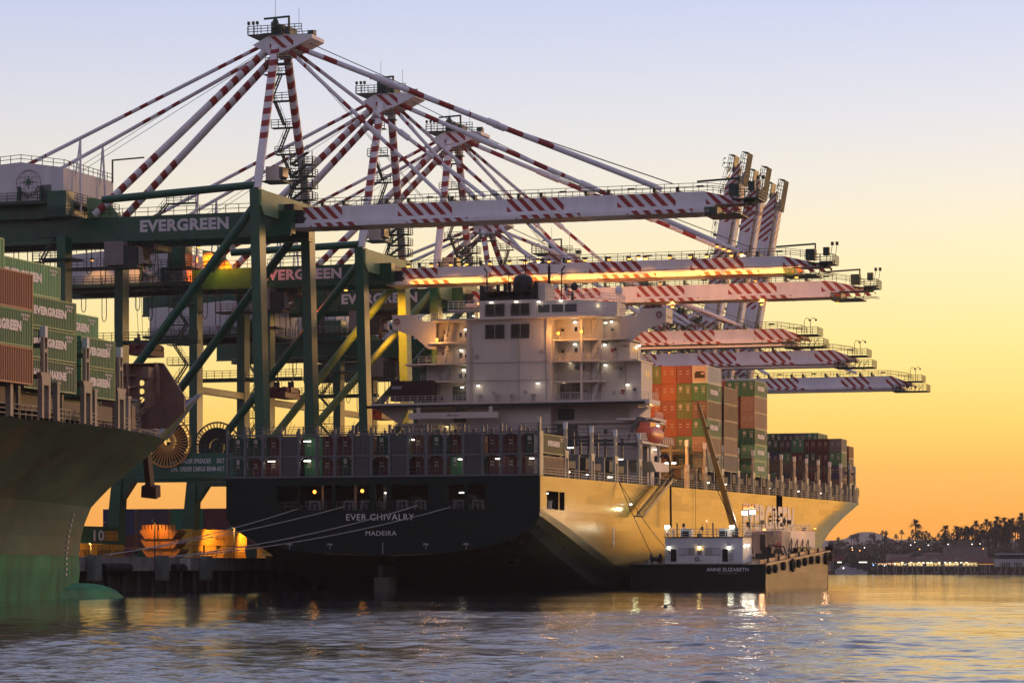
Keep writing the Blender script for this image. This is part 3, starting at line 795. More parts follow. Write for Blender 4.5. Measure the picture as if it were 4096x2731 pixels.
mb.prism([(8.4, H0 + .5), (13.2, 66.8), (13.2, 71.7), (-7, 71.7), (-7, 71), (8.4, 71)], 'z', 40.25, 42.6, 0)
dpart('wheelhouse', mb)
for sg, x in ((-1, -14.4), (1, 14.4)):                                     # bridge wings with bracket below
    e = 21.4 * sg; mb = MB()
    pl = [(x, 40.2), (e - sg * 4.5, 40.2), (e - sg * 3.6, 41.2), (e, 41.3), (e, 39.2), (e - sg * 3.5, 38.0), (x + sg * 1.2, 36.0), (x, 36.0)]
    mb.prism(pl, 'y', 64.0, 64.5, 0); mb.box(min(x, e), max(x, e), 64.5, 68, 39.85, 40.15, 0)
    mb.box(min(e, e - sg * .25), max(e, e - sg * .25), 64.5, 68, 39.2, 41.3, 0)
    dpart('bridge_wing', mb)
for x in (-20.6, 20.4):
    b = MB(); b.lathe((x, 63.85, 40.3), [(.3, -.06), (.46, -.06), (.46, .08), (.3, .08), (.3, -.06)], 16, 0, 'y'); dpart('life_ring', b, mat('ring_red', (.30, .08, .06), .6))
mb = MB()
for x0, x1, z0, z1 in ((-5.85, -2.85, 40.5, 42.35), (-1.85, 1.05, 40.5, 42.35), (-5.85, -2.85, 37.15, 39.25), (-1.85, 1.05, 37.15, 39.25)):
    lv = MB(); lv.box(x0, x1, H0 - .03, H0 - .004, z0, z1, 0)
    for k in range(6):
        z = z0 + .12 + k * (z1 - z0 - .15) / 6
        lv.add([(x0 + .08, H0 - .05, z), (x1 - .08, H0 - .05, z), (x1 - .08, H0 - .28, z + .17), (x0 + .08, H0 - .28, z + .17)], [(0, 1, 2, 3)], 1)
    for x in (x0, (x0 + x1) / 2, x1): lv.box(x - .05, x + .05, H0 - .3, H0 - .03, z0, z1, 1)
    dpart('louvre', lv, [BLACK, mat('louvre_grey', (.24, .22, .2), .5)])
def window(x, z, w, h, y, name='window'):
    b = MB(); b.box(x - w / 2 - .05, x + w / 2 + .05, y - .03, y - .004, z - h / 2 - .05, z + h / 2 + .05, 0); b.box(x - w / 2, x + w / 2, y - .045, y - .031, z - h / 2, z + h / 2, 1); dpart(name, b, [mat('window_frame', (.35, .32, .3), .5), GLASS])
for x in (3.1, 5.2, 7.25): window(x, 41.5, 1.75, 1.1, H0 + .5)
for x, z in ((-11.1, 38.2), (-10.2, 38.2), (-11.1, 35.1), (-10.2, 35.1), (-11.1, 32.0), (-10.2, 32.0), (-9.4, 32.0)): window(x, z, .42, .62, 66)
for x, z in ((7.05, 38.6), (7.95, 38.6), (7.05, 35.5), (7.95, 35.5)): window(x, z, .42, .62, 66)
window(7.2, 32.95, .7, .7, 66); window(8.05, 32.95, .7, .75, 66)
for x0, x1, z0, z1, y in ((-12.4, -9.2, 28.2, 30.4, 66), (4.6, 7.8, 28.2, 30.8, 66), (4.7, 7.2, 25.0, 26.6, 64.5), (-11.7, -9.2, 24.9, 26.0, 64.5), (4.7, 7.9, 21.0, 24.2, 64)):
    b = MB(); b.box(x0, x1, y - .05, y - .004, z0, z1, 0)
    for k in range(1, 4): b.box(x0 + (x1 - x0) * k / 4 - .03, x0 + (x1 - x0) * k / 4 + .03, y - .09, y - .05, z0, z1, 1)
    for k in range(1, 3): b.box(x0, x1, y - .09, y - .05, z0 + (z1 - z0) * k / 3 - .03, z0 + (z1 - z0) * k / 3 + .03, 1)
    dpart('cargo_door', b, [mat('grille_grey', (.09, .085, .08), .6), mat('grille_bar', (.2, .19, .18), .6)])
window(12.2, 23.2, .5, .8, 64)
b = MB()
for x, z in ((16.2, 31.9), (16.8, 31.9)): pass
for y in (67.5, 69): b.box(17.405, 17.43, y, y + .5, 31.4, 32.3, 0)
for y in (66.5, 68, 69.5): b.box(15.605, 15.63, y, y + .5, 35, 35.8, 0)
dpart('side_window', b, GLASS)
b = MB()
for x, z, y in ((-13.6, 34.6, 65.98), (13.0, 35.2, 64.98), (14.6, 29.1, 64.98), (-14.2, 28.6, 65.98)): b.box(x - .25, x + .25, y - .2, y, z - .3, z + .3, 0)
dpart('fire_box', b, mat('fire_red', (.2, .03, .02), .5))
b = MB()                                                                   # handrails
for z, x0, x1, y in ((40.25, -14.3, -7, 61.6), (33.75, -16.8, -9.0, 62.8), (31.1, -16.6, -9, 63.4), (36.95, 4.4, 15.7, 63.2), (33.75, 4.4, 17.4, 62.8), (30.75, 4.4, 11.9, 63.2), (27.7, -23.4, 19.6, 60.9), (40.25, 8.6, 14.3, 61.6)):
    b.rail([(x0, y, z), (x1, y, z)], 1.05, 1.2, .03, wires=3)
b.rail([(8.6, 63, 42.65), (13.1, 66.9, 42.65), (13.1, 71.5, 42.65)], 1.2, 1.2, .04, wires=3)
b.rail([(2.2, 62.8, 42.7), (8.4, 62.8, 42.7)], 1.0, 1.2, .03); b.rail([(-13.8, 68, 42.3), (-7.2, 68, 42.3)], 1.2, .8, .045, wires=3); b.box(-14, -7, 68, 72, 42.1, 42.25)
for sg in (1, -1): b.rail([(14.4 * sg, 64.2, 40.15), (18 * sg, 64.2, 40.15)], 1.1, 1.2, .04, wires=3)
b.rail([(17.4, 63, 33.75), (17.4, 71, 33.75)], 1.0, 1.5, .035, wires=3); b.rail([(19.6, 61, 27.7), (19.6, 66.5, 27.7)], 1.0, 1.5, .035, wires=3)
b.rail([(20.4, 62, 24.8), (20.4, 66, 24.8)], 1.0, 1.5, .04, wires=3); b.rail([(21, 62, 21.2), (21, 70, 21.2)], 1.0, 1.2, .04, wires=3)
dpart('handrail', b, mat('rail_white', (.55, .52, .5), .5))
for p0, p1 in (((-13.0, 64.2, 36.95), (-12.4, 64.2, 39.9)), ((-13.2, 64.2, 33.75), (-12.4, 64.2, 36.7)), ((-13.1, 64.4, 31.1), (-12.5, 64.4, 33.5)), ((10.0, 64.0, 36.95), (11.0, 64, 39.9)), ((10.2, 63.8, 33.75), (11.2, 63.8, 36.7)), ((10.2, 64, 30.75), (11.2, 64, 33.5)), ((10.2, 64, 27.75), (11.2, 64, 30.5)), ((-6.95, 66, 40.3), (-6.85, 67.5, 42.8)), ((17.2, 62.8, 15.0), (17.7, 62.8, 20.6)), ((17.0, 63.4, 20.9), (18.0, 63.4, 24.4))):
    b = MB(); b.stair(p0, p1, .75, (0, 1, 0), 0); dpart('stairway', b, mat('stair_white', (.5, .47, .45), .5))
b = MB(); b.box(8.6, 8.9, 62.9, 63.2, 27.7, 40, 0); b.box(4.35, 4.5, 63.1, 63.3, 27.7, 36.7, 0); b.box(11.5, 11.8, 62.9, 63.2, 33.7, 36.7, 0); dpart('pillar', b)
b = MB()                                                                   # pipes, cable trays, small vents
for x, z0, z1, y in ((-8.2, 27.8, 39.5, 61.9), (-7.9, 27.8, 36, 61.9), (3.6, 27.8, 39.8, 61.9), (-.6, 27.8, 37.0, 61.9), (9.4, 28, 40, 65.9), (-14.4, 28, 33, 65.9), (15.0, 24.8, 33.4, 64.9), (-3.0, 15, 24.4, 63.9), (3.0, 15, 24, 63.9), (9.5, 15, 24.3, 63.9), (-15, 15, 24, 63.9)): b.tube((x, y, z0), (x, y, z1), .07, 6)
for x0, x1, z, y in ((-8.8, 4.2, 30.9, 61.93), (-8.8, 4.2, 33.6, 61.93), (4.4, 11.2, 29.2, 65.93), (-18, 17, 23.6, 63.93), (-18, 17, 20.6, 63.93)): b.beam((x0, y, z), (x1, y, z), .05, .09)
for x, z, y in ((-7.2, 34.6, 61.85), (2.9, 35.2, 61.85), (-4.5, 29.0, 61.85), (.4, 29.1, 61.85), (13.6, 32.6, 64.85), (13.2, 29.0, 64.85), (-14.9, 32.2, 65.85), (10.3, 35.0, 65.85), (-16, 22.4, 63.85), (6, 22.2, 63.85), (12, 18, 63.85), (-7, 21.8, 63.85), (1, 22.0, 63.85)): b.box(x - .28, x + .28, y, y + .14, z - .22, z + .22)
for x, z in ((-6.5, 28.0), (-1.5, 28.0), (1.8, 28.0), (-3.8, 28.0)): b.lathe((x, 61.3, z), [(.3, -.3), (.3, .5), (.42, .55), (.42, .8), (.0001, .9)], 10)
dpart('pipework', b, mat('pipe_grey', (.36, .32, .29), .5, rust=.15))
for x, z, y in ((-13.6, 37.0, 66), (-13.9, 33.8, 66), (12.6, 36.8, 66.5), (13.4, 33.8, 65), (14.3, 30.9, 65), (16.4, 27.75, 65), (8.6, 27.8, 66), (-15.6, 27.8, 66), (-13.2, 31.1, 66), (5.0, 36.9, 66), (5.0, 33.7, 66), (10.5, 20.9, 64), (-14.2, 20.9, 64)):
    d_ = MB(); d_.box(x - .42, x + .42, y - .07, y - .004, z + .15, z + 2.1, 0); d_.box(x - .2, x + .2, y - .1, y - .071, z + 1.4, z + 1.8, 1); d_.box(x + .25, x + .34, y - .12, y - .071, z + 1.0, z + 1.08, 1); dpart('door', d_, [mat('door_cream', (.42, .36, .32), .5), GLASS])
# white crane beam hung under the rail, black rail across
b = MB(); b.box(-24.2, 19.2, 59.9, 60.4, 26.95, 27.35); dpart('crane_rail', b, BLACK)
b = MB(); b.box(-17.2, -3.2, 59.6, 60.2, 25.25, 26.15, 0); b.box(-16.0, -15.5, 59.7, 60.1, 26.15, 26.95, 0); b.box(-4.6, -4.1, 59.7, 60.1, 26.15, 26.95, 0); b.box(-9.8, -9.2, 59.7, 60.1, 26.15, 27, 1)
dpart('provision_crane', b, [HOUSEW, DARK])
b = MB(); letters(b, 'SWL 14.5t', '-y', (-11.1, 59.57, 25.55), 1.8, .3, .02); dpart('load_marking', b, BLACK)
# funnel
b = MB()
b.prism([(-6.9, 42.85), (-6.9, 45.2), (-6.5, 45.2), (-5.4, 42.85)], 'y', 62.3, 70, 0); b.prism([(2.0, 42.85), (2.0, 45.6), (1.7, 45.6), (.7, 42.85)], 'y', 62.3, 70, 0)
b.box(-6.5, 1.8, 69.8, 70, 42.85, 44.6, 0); b.box(-6.4, 1.7, 62.4, 62.55, 42.9, 43.3); b.box(-6.5, 1.7, 63, 69.8, 44.15, 44.3)
fn = part(ship, 'funnel', b, BLACK)
b = MB(); b.lathe((-1.1, 65.5, 42.85), [(1.55, 0), (1.5, 2.6), (1.46, 3.4), (1.2, 3.85), (.7, 4.02), (.0001, 4.05)], 24); part(fn, 'exhaust_drum', b, BLACK, smooth=True)
b = MB()
for x, h, r in ((-4.7, 2.6, .28), (-3.6, 2.7, .26), (-2.9, 2.9, .2), (1.2, 2.4, .2)): b.tube((x, 64.5, 42.85), (x, 64.5, 42.85 + h), r, 10)
part(fn, 'exhaust_pipe', b, BLACK)
b = MB(); b.box(2.02, 3.1, 63, 68, 42.7, 45.4); part(ship, 'vent_housing', b, HOUSEW)
def mast(x, y, z0, z1, arms, r=.12, nm='mast'):
    b = MB(); b.tube((x, y, z0), (x, y, z1), r, 8)
    for z, w in arms: b.box(x - w, x + w, y - .06, y + .06, z - .06, z + .06)
    part(ship, nm, b, BLACK)
mast(-.85, 66, 46.8, 49.9, ((49.1, .75), (48.3, .6), (47.6, .9)), .09)
mast(2.55, 67, 42.7, 48.3, ((47.2, .4),), .22); mast(4.8, 66, 42.7, 47.6, ((46.9, .5), (45.5, .3)), .1); mast(-6.3, 64, 43, 47.4, ((46.6, .5), (45.6, .35)), .1); mast(-2.9, 64, 44, 47.2, ((47.0, .7),), .07)
for p0, p1 in (((-6.35, 64, 47.4), (-6.75, 64, 48.0)), ((4.85, 66, 47.5), (5.3, 66, 48.1)), ((2.55, 67, 48.3), (2.55, 67, 48.7))):
    b = MB(); b.beam(p0, p1, .2, .2); part(ship, 'horn', b, BLACK)
b = MB(); b.beam((1.0, 67, 48.8), (4.2, 67, 48.6), .22, .14); part(ship, 'radar_scanner', b, BLACK)
b = MB(); b.tube((5.9, 68, 42.6), (5.9, 68, 44.5), .25, 8); b.beam((4.2, 68, 45.2), (7.6, 68, 45.3), .12, .12); b.lathe((6.2, 68, 44.6), [(.3, 0), (.6, .5), (.5, .9), (.1, 1.2)], 10); part(ship, 'radar', b, DARK)
b = MB(); b.tube((12.6, 70, 42.6), (12.6, 70, 44.0), .1, 8); b.lathe((12.6, 70, 44.0), [(.45, 0), (.58, .5), (.56, .9), (.38, 1.2), (.0001, 1.32)], 16); part(ship, 'radome', b, mat('radome_white', (.7, .66, .66), .4), smooth=True)
b = MB()
fx, fy, fz = 6.1, 63.2, 43.2
b.tube((fx, fy, 42.6), (fx, fy, 45.2), .03, 6, 3)
for k in range(7): b.add([(fx + .02 + .12 * k / 6, fy, 44.9 - k * .22), (fx + .5 + .02 * k, fy + .06, 44.6 - k * .24), (fx + .5 + .02 * k, fy + .06, 44.36 - k * .24), (fx + .02 + .12 * k / 6, fy, 44.68 - k * .22)], [(0, 1, 2, 3)], k % 2)
b.add([(fx + .01, fy - .02, 44.95), (fx + .28, fy - .01, 44.8), (fx + .28, fy - .01, 44.1), (fx + .02, fy - .02, 44.2)], [(0, 1, 2, 3)], 2)
part(ship, 'flag', b, [mat('flag_red', (.3, .03, .04), .7), mat('flag_white', (.6, .6, .6), .7), mat('flag_blue', (.03, .04, .14), .7), GREY])
# lamps on the deckhouse
def hl(zx, zy, y=62): return None
HL = [(-10.2, 39.0, 65.6, 60), (-10.9, 35.9, 65.6, 60), (-10.5, 32.9, 65.6, 50), (-10.75, 30.3, 65.6, 60), (-6.9, 30.2, 61.6, 60), (2.4, 30.4, 61.6, 60), (5.6, 30.75, 65.6, 60), (6.3, 33.6, 65.6, 30), (7.0, 36.4, 65.6, 60), (7.0, 39.7, 65.6, 60),
      (11.9, 39.4, 65.0, 70), (11.9, 36.1, 64.6, 70), (12.0, 33.1, 64.6, 60), (15.4, 30.1, 64.6, 60), (-4.9, 42.6, 61.7, 18), (-1.0, 42.6, 61.7, 18), (2.4, 42.55, 62.1, 18), (5.8, 42.6, 62.1, 18), (11.0, 42.3, 65.5, 40), (-9.6, 41.2, 67.6, 20)]
for x, z, y, p in HL: lamp(dh, (x, y, z), (.42, .2, .1), LW, p * .20)
for x, z, y in ((-7.6, 27.0, 63.2), (2.1, 27.0, 63.2), (1.7, 24.3, 63.2), (-12.5, 24.3, 63.2)): lamp(dh, (x, y, z - .05), (.5, .3, .12), emit('lamp_amber', (1, .72, .25), 18), 25, (1, .75, .28), off=(0, -.2, -.15))
for x, z, y in ((-13.9, 37.3, 63.0), (5.3, 37.75, 62.6), (8.9, 37.9, 62.4)):
    b = MB(); b.ball((x, y, z), .24, 10, 0); b.box(x - .2, x + .2, y + .26, y + .6, z - .25, z + .25, 1); o = dpart('sodium_lamp', b, [LS, GREY]); light(o, (x, y - 1.6, z), 420, SOD, .25)
b = MB(); b.ball((-7.2, 62.5, 42.5), .14, 8); dpart('sodium_lamp', b, LS)
for x, y, z in ((12.6, 65.8, 39.6), (14.6, 69, 39.0), (15.8, 70, 36.3), (16.5, 66, 27.6), (18.8, 66, 24.2), (18.9, 69, 24.2), (18.0, 65.5, 20.6), (19, 67, 20.6)): lamp(dh, (x, y, z), (.3, .3, .12), LW, 14, rad=.15)

# containers' work lights: sodium lamps behind the house lighting the tall stack
for p, e in (((12, 73, 30.0), 5200), ((16.5, 73, 25.0), 3600), ((7, 73, 34.0), 3600), ((17, 73, 19.5), 1800)):
    b = MB(); b.ball(p, .22, 8, 0); b.box(p[0] - .25, p[0] + .25, p[1] - .7, p[1] - .25, p[2] - .25, p[2] + .25, 1); o = dpart('sodium_lamp', b, [LS, GREY]); light(o, (p[0], p[1] + .5, p[2]), e, (1.0, .38, .07), .25)
# lifeboat, davit, boat deck, gangway, provision boom
pf = MB(); pf.box(17, 21.4, 50.5, 66, 20.8, 21.1, 0); pf.prism([(52, 18.2), (62, 18.2), (62, 17.0), (54.5, 16.8)], 'x', 18.6, 22.4, 0); pf.box(16, 21.5, 56, 64, 24.4, 24.7, 0)
pf.rail([(21.3, 51, 21.1), (21.3, 55.5, 21.1)], 1.1, .8, .05, wires=3); pf.rail([(17.5, 50.6, 21.1), (21.3, 50.6, 21.1)], 1.1, .8, .05, wires=3)
for y in (51, 56, 61): pf.box(20.9, 21.2, y - .12, y + .12, 15, 20.8)
part(ship, 'boat_deck', pf, HOUSEW)
dv = MB()
for y in (53.5, 61.5): dv.beam((18.2, y, 21.1), (20.0, y, 24.6), .35, .4); dv.beam((20.0, y, 24.6), (21.2, y, 24.3), .3, .35)
part(ship, 'davit', dv, GREY)
lb = thing('lifeboat', 'orange enclosed lifeboat hanging in davits beside the white deckhouse', 'lifeboat', (20.7, 57.5, 21.2))
b = MB(); b.lathe((20.7, 57.5, 22.3), [(.05, -4.6), (.75, -4.35), (1.25, -3.4), (1.45, -1.5), (1.5, 0), (1.45, 1.5), (1.25, 3.4), (.75, 4.35), (.05, 4.6)], 16, 0, 'y'); part(lb, 'hull', b, ORANGE, smooth=True)
b = MB(); b.prism([(53.9, 22.9), (54.8, 24.0), (57.4, 24.0), (58.4, 23.2), (61.2, 23.2), (61.6, 22.9)], 'x', 19.9, 21.5); part(lb, 'canopy', b, ORANGE)
b = MB()
for y in (54.9, 55.7, 56.5): b.box(21.49, 21.53, y, y + .5, 23.3, 23.75)
for k in range(8): b.box(22.14, 22.18, 54.2 + k * .8, 54.5 + k * .8, 22.5, 22.65, 1)
part(lb, 'window', b, [GLASS, LETTER])
gw = MB()
a0, a1 = Vector((22.7, 61.3, 15.9)), Vector((22.7, 44.6, 10.4))
for dx in (-.5, .5):
    o = Vector((dx, 0, 0)); gw.beam(a0 + o, a1 + o, .12, .55); gw.beam(a0 + o + Vector((0, 0, 1.1)), a1 + o + Vector((0, 0, 1.1)), .06, .06)
    for k in range(15): q = a0.lerp(a1, k / 14) + o; gw.beam(q, q + Vector((0, 0, 1.1)), .05, .05)
for k in range(40): q = a0.lerp(a1, k / 39); gw.box(q.x - .5, q.x + .5, q.y - .14, q.y + .14, q.z + .05, q.z + .1)
gw.box(22.0, 23.4, 43.4, 44.8, 10.1, 10.3); gw.box(22.0, 23.4, 61.2, 62.6, 15.7, 15.9)
part(ship, 'accommodation_ladder', gw, DARK)
gl_ = lamp(ship, (22.0, 41.8, 11.9), (.3, .3, .12), LW, 0); light(gl_, (22.6, 42.0, 11.2), 120, (.85, 1.0, .6), .2)
b = MB(); b.path([(20.5, 61.5, 19.0), (21.6, 62.0, 19.5), (22.3, 62.4, 18.9), (22.4, 62.8, 16), (22.4, 63, 12), (22.4, 63.1, 8.9)], .16, 8); solo('bunker_hose', b, BLACK, 'thick black bunker hose hanging down the yellow-lit hull side to the barge', 'hose', (22.4, 63, 8.9))
dk2 = MB(); dk2.tube((20.2, 63, 15), (20.2, 63, 19.4), .3, 10); dk2.beam((20.2, 63, 19.3), (22.2, 62.3, 19.5), .25, .25); dk2.beam((20.2, 63.5, 18), (21.5, 63, 23.8), .2, .2); part(ship, 'hose_crane', dk2, GREY)
b = MB(); b.box(-20.8, -14.2, 61.5, 64.0, 28.1, 31.1, 0); b.box(-20.6, -19.0, 61.47, 61.49, 29.9, 30.35, 1)
for k in range(14): b.box(-20.7 + k * .48, -20.5 + k * .48, 61.44, 61.499, 28.2, 29.8, 0)
solo('deck_locker', b, [mat('locker_maroon', (.035, .010, .012), .6), mat('plate_grey', (.25, .24, .25), .6)], 'dark maroon container-like locker on the platform left of the white casing', 'locker', (-17.5, 62.7, 28.1))
# lamps of the stern frame and the mooring deck
for x, z in ((-10.4, 19.4), (-15.4, 16.85), (-10.4, 16.85), (4.1, 19.4), (10.7, 16.85), (15.7, 16.85), (20.2, 16.85)): lamp(ship, (x, .9, z), (.9 if x != 4.1 else .35, .2, .1), LW, 3, WHT, off=(0, .1, -.12), name='fluorescent_lamp')
for x, z in ((.34, 12.65), (10.5, 12.6)): lamp(ship, (x, 1.6, z), (.7, .2, .1), LW, 16, WHT, off=(0, -.2, -.15), name='fluorescent_lamp')
for x, z in ((-9.43, 12.8), (-2.85, 12.87)):
    b = MB(); b.ball((x, 1.0, z), .24, 8); o = part(ship, 'sodium_lamp', b, LS); light(o, (x, .6, z), 40, (1, .36, .06), .2)
lamp(ship, (20.9, 4.6, 12.5), (.3, .3, .1), LW, 25)
for x, y, z in ((19.0, 12.0, 17.2), (19.2, 21, 19.0), (18.8, 22, 18.0), (18.5, 33, 18.4), (19, 47, 18.4), (20.2, 16, 15.6), (20.2, 27, 15.6), (20.2, 38, 15.6)): lamp(ship, (x, y, z), (.9, .25, .1), LW, 12, WHT)
for x, y, z in ((17.0, 84, 19.2), (18, 146, 18.6), (17.5, 172, 18.6), (17, 198, 18.6)): lamp(ship, (x, y, z), (1.7, .3, .16), LW, 14, WHT, name='fluorescent_lamp')
for y in (95, 107, 140, 165, 185, 205): lamp(ship, (xside(y) - .9, y, zdm(y) + 1.3), (.3, .3, .16), LW, 0)

# ------------------------------------------------------------------ containers on the main ship
G1 = 'containers stowed in the stern lashing frame'
lowc = {0: 'dark green', 1: 'dark red', 2: 'dark red', 4: 'green', 5: 'dark red', 6: 'dark green', 8: 'maroon', 10: 'maroon', 11: 'dark red', 12: 'green', 14: 'maroon', 15: 'dark red', 16: 'brown'}
upc = {0: 'dark green', 1: 'dark green', 2: 'dark red', 4: 'green', 5: 'dark red', 6: 'maroon', 8: 'dark green', 10: 'maroon', 11: 'dark green', 12: 'dark red', 14: 'maroon', 15: 'dark red', 16: 'dark green'}
WHERE = {0: 'first bay at the port end', 1: 'second bay from the port end', 2: 'third bay from the port end', 4: 'lamplit bay right of the first plate pair', 5: 'second bay after the first plate pair', 6: 'bay before the second plate pair', 8: 'bay between the two middle plate pairs',
         10: 'bay after the third plate pair', 11: 'second bay after the third plate pair', 12: 'bay before the last plate pair', 14: 'bay after the last plate pair', 15: 'second bay from the starboard corner', 16: 'starboard corner bay'}
for i in lowc:
    x = -20.0 + 2.5 * i
    container(x, 2.1, 14.9, lowc[i], f"{lowc[i]} container, lower tier, {WHERE[i]} of the stern frame", 9.5, 2.3, disc='green' in lowc[i], group=G1)
    container(x, 2.1, 17.5, upc[i], f"{upc[i]} container, upper tier, {WHERE[i]} of the stern frame", 9.5, 2.5, disc='green' in upc[i], word='EVERGREEN' if i == 16 else None, group=G1, wf=.56)
GA = 'tall container stack just forward of the deckhouse'
A = [(['white', 'green', 'brown', 'green', 'tan', 'pale grey green'], (1, 3)), (['rust red', 'olive green', 'olive green', 'rust red', 'green', 'dark green'], ()), (['orange red', 'orange red', 'rust red', 'orange red', 'brown', 'maroon'], ()),
     (['olive green', 'rust red', 'orange red', 'purple', 'rust red', 'blue'], ()), (['olive green', 'olive green', 'olive green', 'rust red', 'maroon', 'green'], ())]
for j, (cols, wd) in enumerate(A):
    x = 20.0 - 2.5 * j
    for k, c in enumerate(cols):
        z = 34.65 - (k + 1) * 2.77
        nmz = 'white refrigerated' if (j, k) == (0, 0) else c
        container(x, 90.9, z, 'olive green' if (j, k) == (0, 0) and False else c, f"{nmz} container, {ordn(k, 6)} tier, {COLN[j]} column of the orange-lit stack by the deckhouse", 9.5, 2.72,
                  disc=(c in ('green', 'olive green') and not (j == 0 and k == 0)), word='EVERGREEN' if k in wd else None, group=GA, wf=.56, doors=(j, k) != (0, 0), reefer=(j, k) == (0, 0))
mm_ = MB(); letters(mm_, 'tex', '-y', (20 - .95, 90.82, 23.0), .7, .35, .02)
for j in range(2):
    stack(20.0 - 2.5 * j, 102.4, 31.95, ['brown', 'maroon', 'brown', 'tan', 'grey'], 2.66, 'in the brown stack behind', COLN[j], group='brown container stack')
D = [(['green', 'tan', 'tan', 'teal green', 'light green', 'light green'], (0, 3, 4, 5)), (['green', 'dark red', 'dark red', 'teal green', 'dark green', 'dark green'], ()), (['rust red', 'dark red', 'maroon', 'dark green', 'dark green', 'maroon'], ())]
for j, (cols, wd) in enumerate(D):
    stack(20.0 - 2.5 * j, 125.0, 34.4, cols, 2.65, 'amidships stack', COLN[j], group='midship container stack', words=wd, wf=.56)
F = ['grey', 'green', 'blue', 'brown']
F1 = [F, ['dark red', 'dark red', 'dark red', 'maroon'], ['dark red', 'dark green', 'dark red', 'blue'], ['green', 'dark red', 'maroon', 'dark red'], ['purple', 'green', 'blue', 'maroon'], ['dark green', 'blue', 'green', 'dark red'], ['green', 'dark red', 'blue', 'dark green']]
for j, cols in enumerate(F1): stack(18.8 - 2.5 * j, 207.7, 28.2, cols, 2.6, 'foremost wide stack', COLN[j], L=5.5 if j == 0 else 9.5, group='foremost wide container stack')
F2 = ['green', 'grey', 'purple', 'dark green', 'green']
for j, c in enumerate(F2): stack(10.8 - 2.5 * j, 224.8, 30.2, [c, 'dark green', 'maroon', 'dark red', 'blue'], 2.45, 'high stack near the bow', COLN[j], group='high container stack near the bow')
for j in range(2): stack(14.8 - 2.5 * j, 236.6, 27.95, ['rust red', 'brown', 'maroon', 'green'], 2.5, 'red stack at the bow', COLN[j], L=5.2, group='red container stack at the bow')
stack(13.6, 243.5, 23.0, ['rust red', 'green', 'maroon'], 2.3, 'small stack at the bow', 'single', L=5.2, group='small container stack at the bow')

# ================================================================== second ship (left), only its fore part comes into the picture
ship2 = thing('container_ship', 'weathered green container ship at the left with raked bow and light green boot', 'ship', (2.0, -72, 0))
SX, SY = 2.0, -400.0
def zd2(s): return 14.55 + max(0, s - 248) * .0215
t2, b2 = MB(), MB()
hull_bow(SX, SY, 195, zd2, (t2, b2), 4.1)
part(ship2, 'hull', t2, HULLL, smooth=True)
bl = MB(); bl.join(b2)
prof = []
for k in range(13):
    a = k / 12 * math.pi / 2; prof.append((max(.001, math.cos(a) ** .8), math.sin(a)))
n0 = 14
pts = []
for r, t in [(1, -1.3), (1, -.5)] + prof:
    y = SY + 308.5 + 11.2 * t
    pts.append([(SX + 2.0 * r * math.cos(2 * math.pi * i / n0), y, -2.0 + 3.55 * r * math.sin(2 * math.pi * i / n0)) for i in range(n0)])
for r0, r1 in zip(pts, pts[1:]):
    for i in range(n0): bl.face([r0[i], r0[(i + 1) % n0], r1[(i + 1) % n0], r1[i]], 0)
part(ship2, 'boot_topping', bl, BOOTL, smooth=True)
part(ship2, 'bow_bulwark', bulwark(SX, SY, zd2), [HULLL, mat('bulwark_grey', (.13, .12, .115), .55, rust=.25)])
dk = MB()
yy = [195, 230, 260, 285, 300, 312, 320, 326]
for a, b in zip(yy, yy[1:]):
    wa, wb = max(.05, bow_b(a, zd2(a)) - .1), max(.05, bow_b(b, zd2(b)) - .1)
    dk.face([(SX - wa, SY + a, zd2(a) - .05), (SX + wa, SY + a, zd2(a) - .05), (SX + wb, SY + b, zd2(b) - .05), (SX - wb, SY + b, zd2(b) - .05)])
part(ship2, 'main_deck', dk, DARK)
rl = MB(); rl.rail([(SX + bow_b(s, zd2(s)) - .15, SY + s, zd2(s)) for s in (235, 247, 259, 268, 277, 286, 294, 301, 308, 314, 319)], 1.1, 1.5, .035, wires=3); part(ship2, 'deck_rail', rl, mat('rail_rusty', (.30, .25, .21), .6, rust=.3))
STN = mat('stanchion_rusty', (.34, .27, .21), .55, rust=.3, var=.3)
m1b = mesh_of('stanchion', lashing_posts(0, 0, 0), STN)
m4b = m4.copy(); m4b.materials.clear(); m4b.materials.append(STN)
for y, x in ((-140.3, 22.9), (-125.3, 19.3), (-111.2, 15.8), (-152.5, 23.2)):
    z = zd2(y - SY)
    mpart(ship2, 'deck_stanchion', m1b, (x - SX, y + 72, z)); mpart(ship2, 'post_box', m2, (x - SX, y + 72, z)); mpart(ship2, 'lashing_bridge', m3, (x - SX, y + 72, z), sc=(.9, 1, 1))
for y, x in ((-146.4, 23), (-133.5, 20.6), (-119, 17.0), (-104, 13.2), (-97, 11.0)): mpart(ship2, 'hatch_support', m4b, (x - SX, y + 72, zd2(y - SY)))
b = MB()
for y, x in ((-152, 22), (-138, 19), (-124.5, 17.5)): b.box(-14, x - .8, y, y + 9.5, 15.8, 17.1)
part(ship2, 'hatch_cover', b, mat('hatch_brown', (.09, .06, .045), .6, rust=.3))
bk = MB(); yb_ = -96.0; PR = mat('breakwater_primer', (.17, .085, .065), .6, rust=.25, var=.35)
for x0, x1, z0, z1 in ((-10, 11.2, 20.95, 22.4), (-10, 11.2, 16.2, 18.55), (-10, 10.5, 18.55, 20.95), (11.1, 11.2, 18.55, 20.95)): bk.box(x0, x1, yb_, yb_ + .25, z0, z1)
bk.prism([(11.2, 16.2), (11.2, 22.4), (13.0, 22.4), (15.2, 19.2), (15.2, 17.8), (13.4, 16.2)], 'y', yb_, yb_ + .25)
hx = 10.8
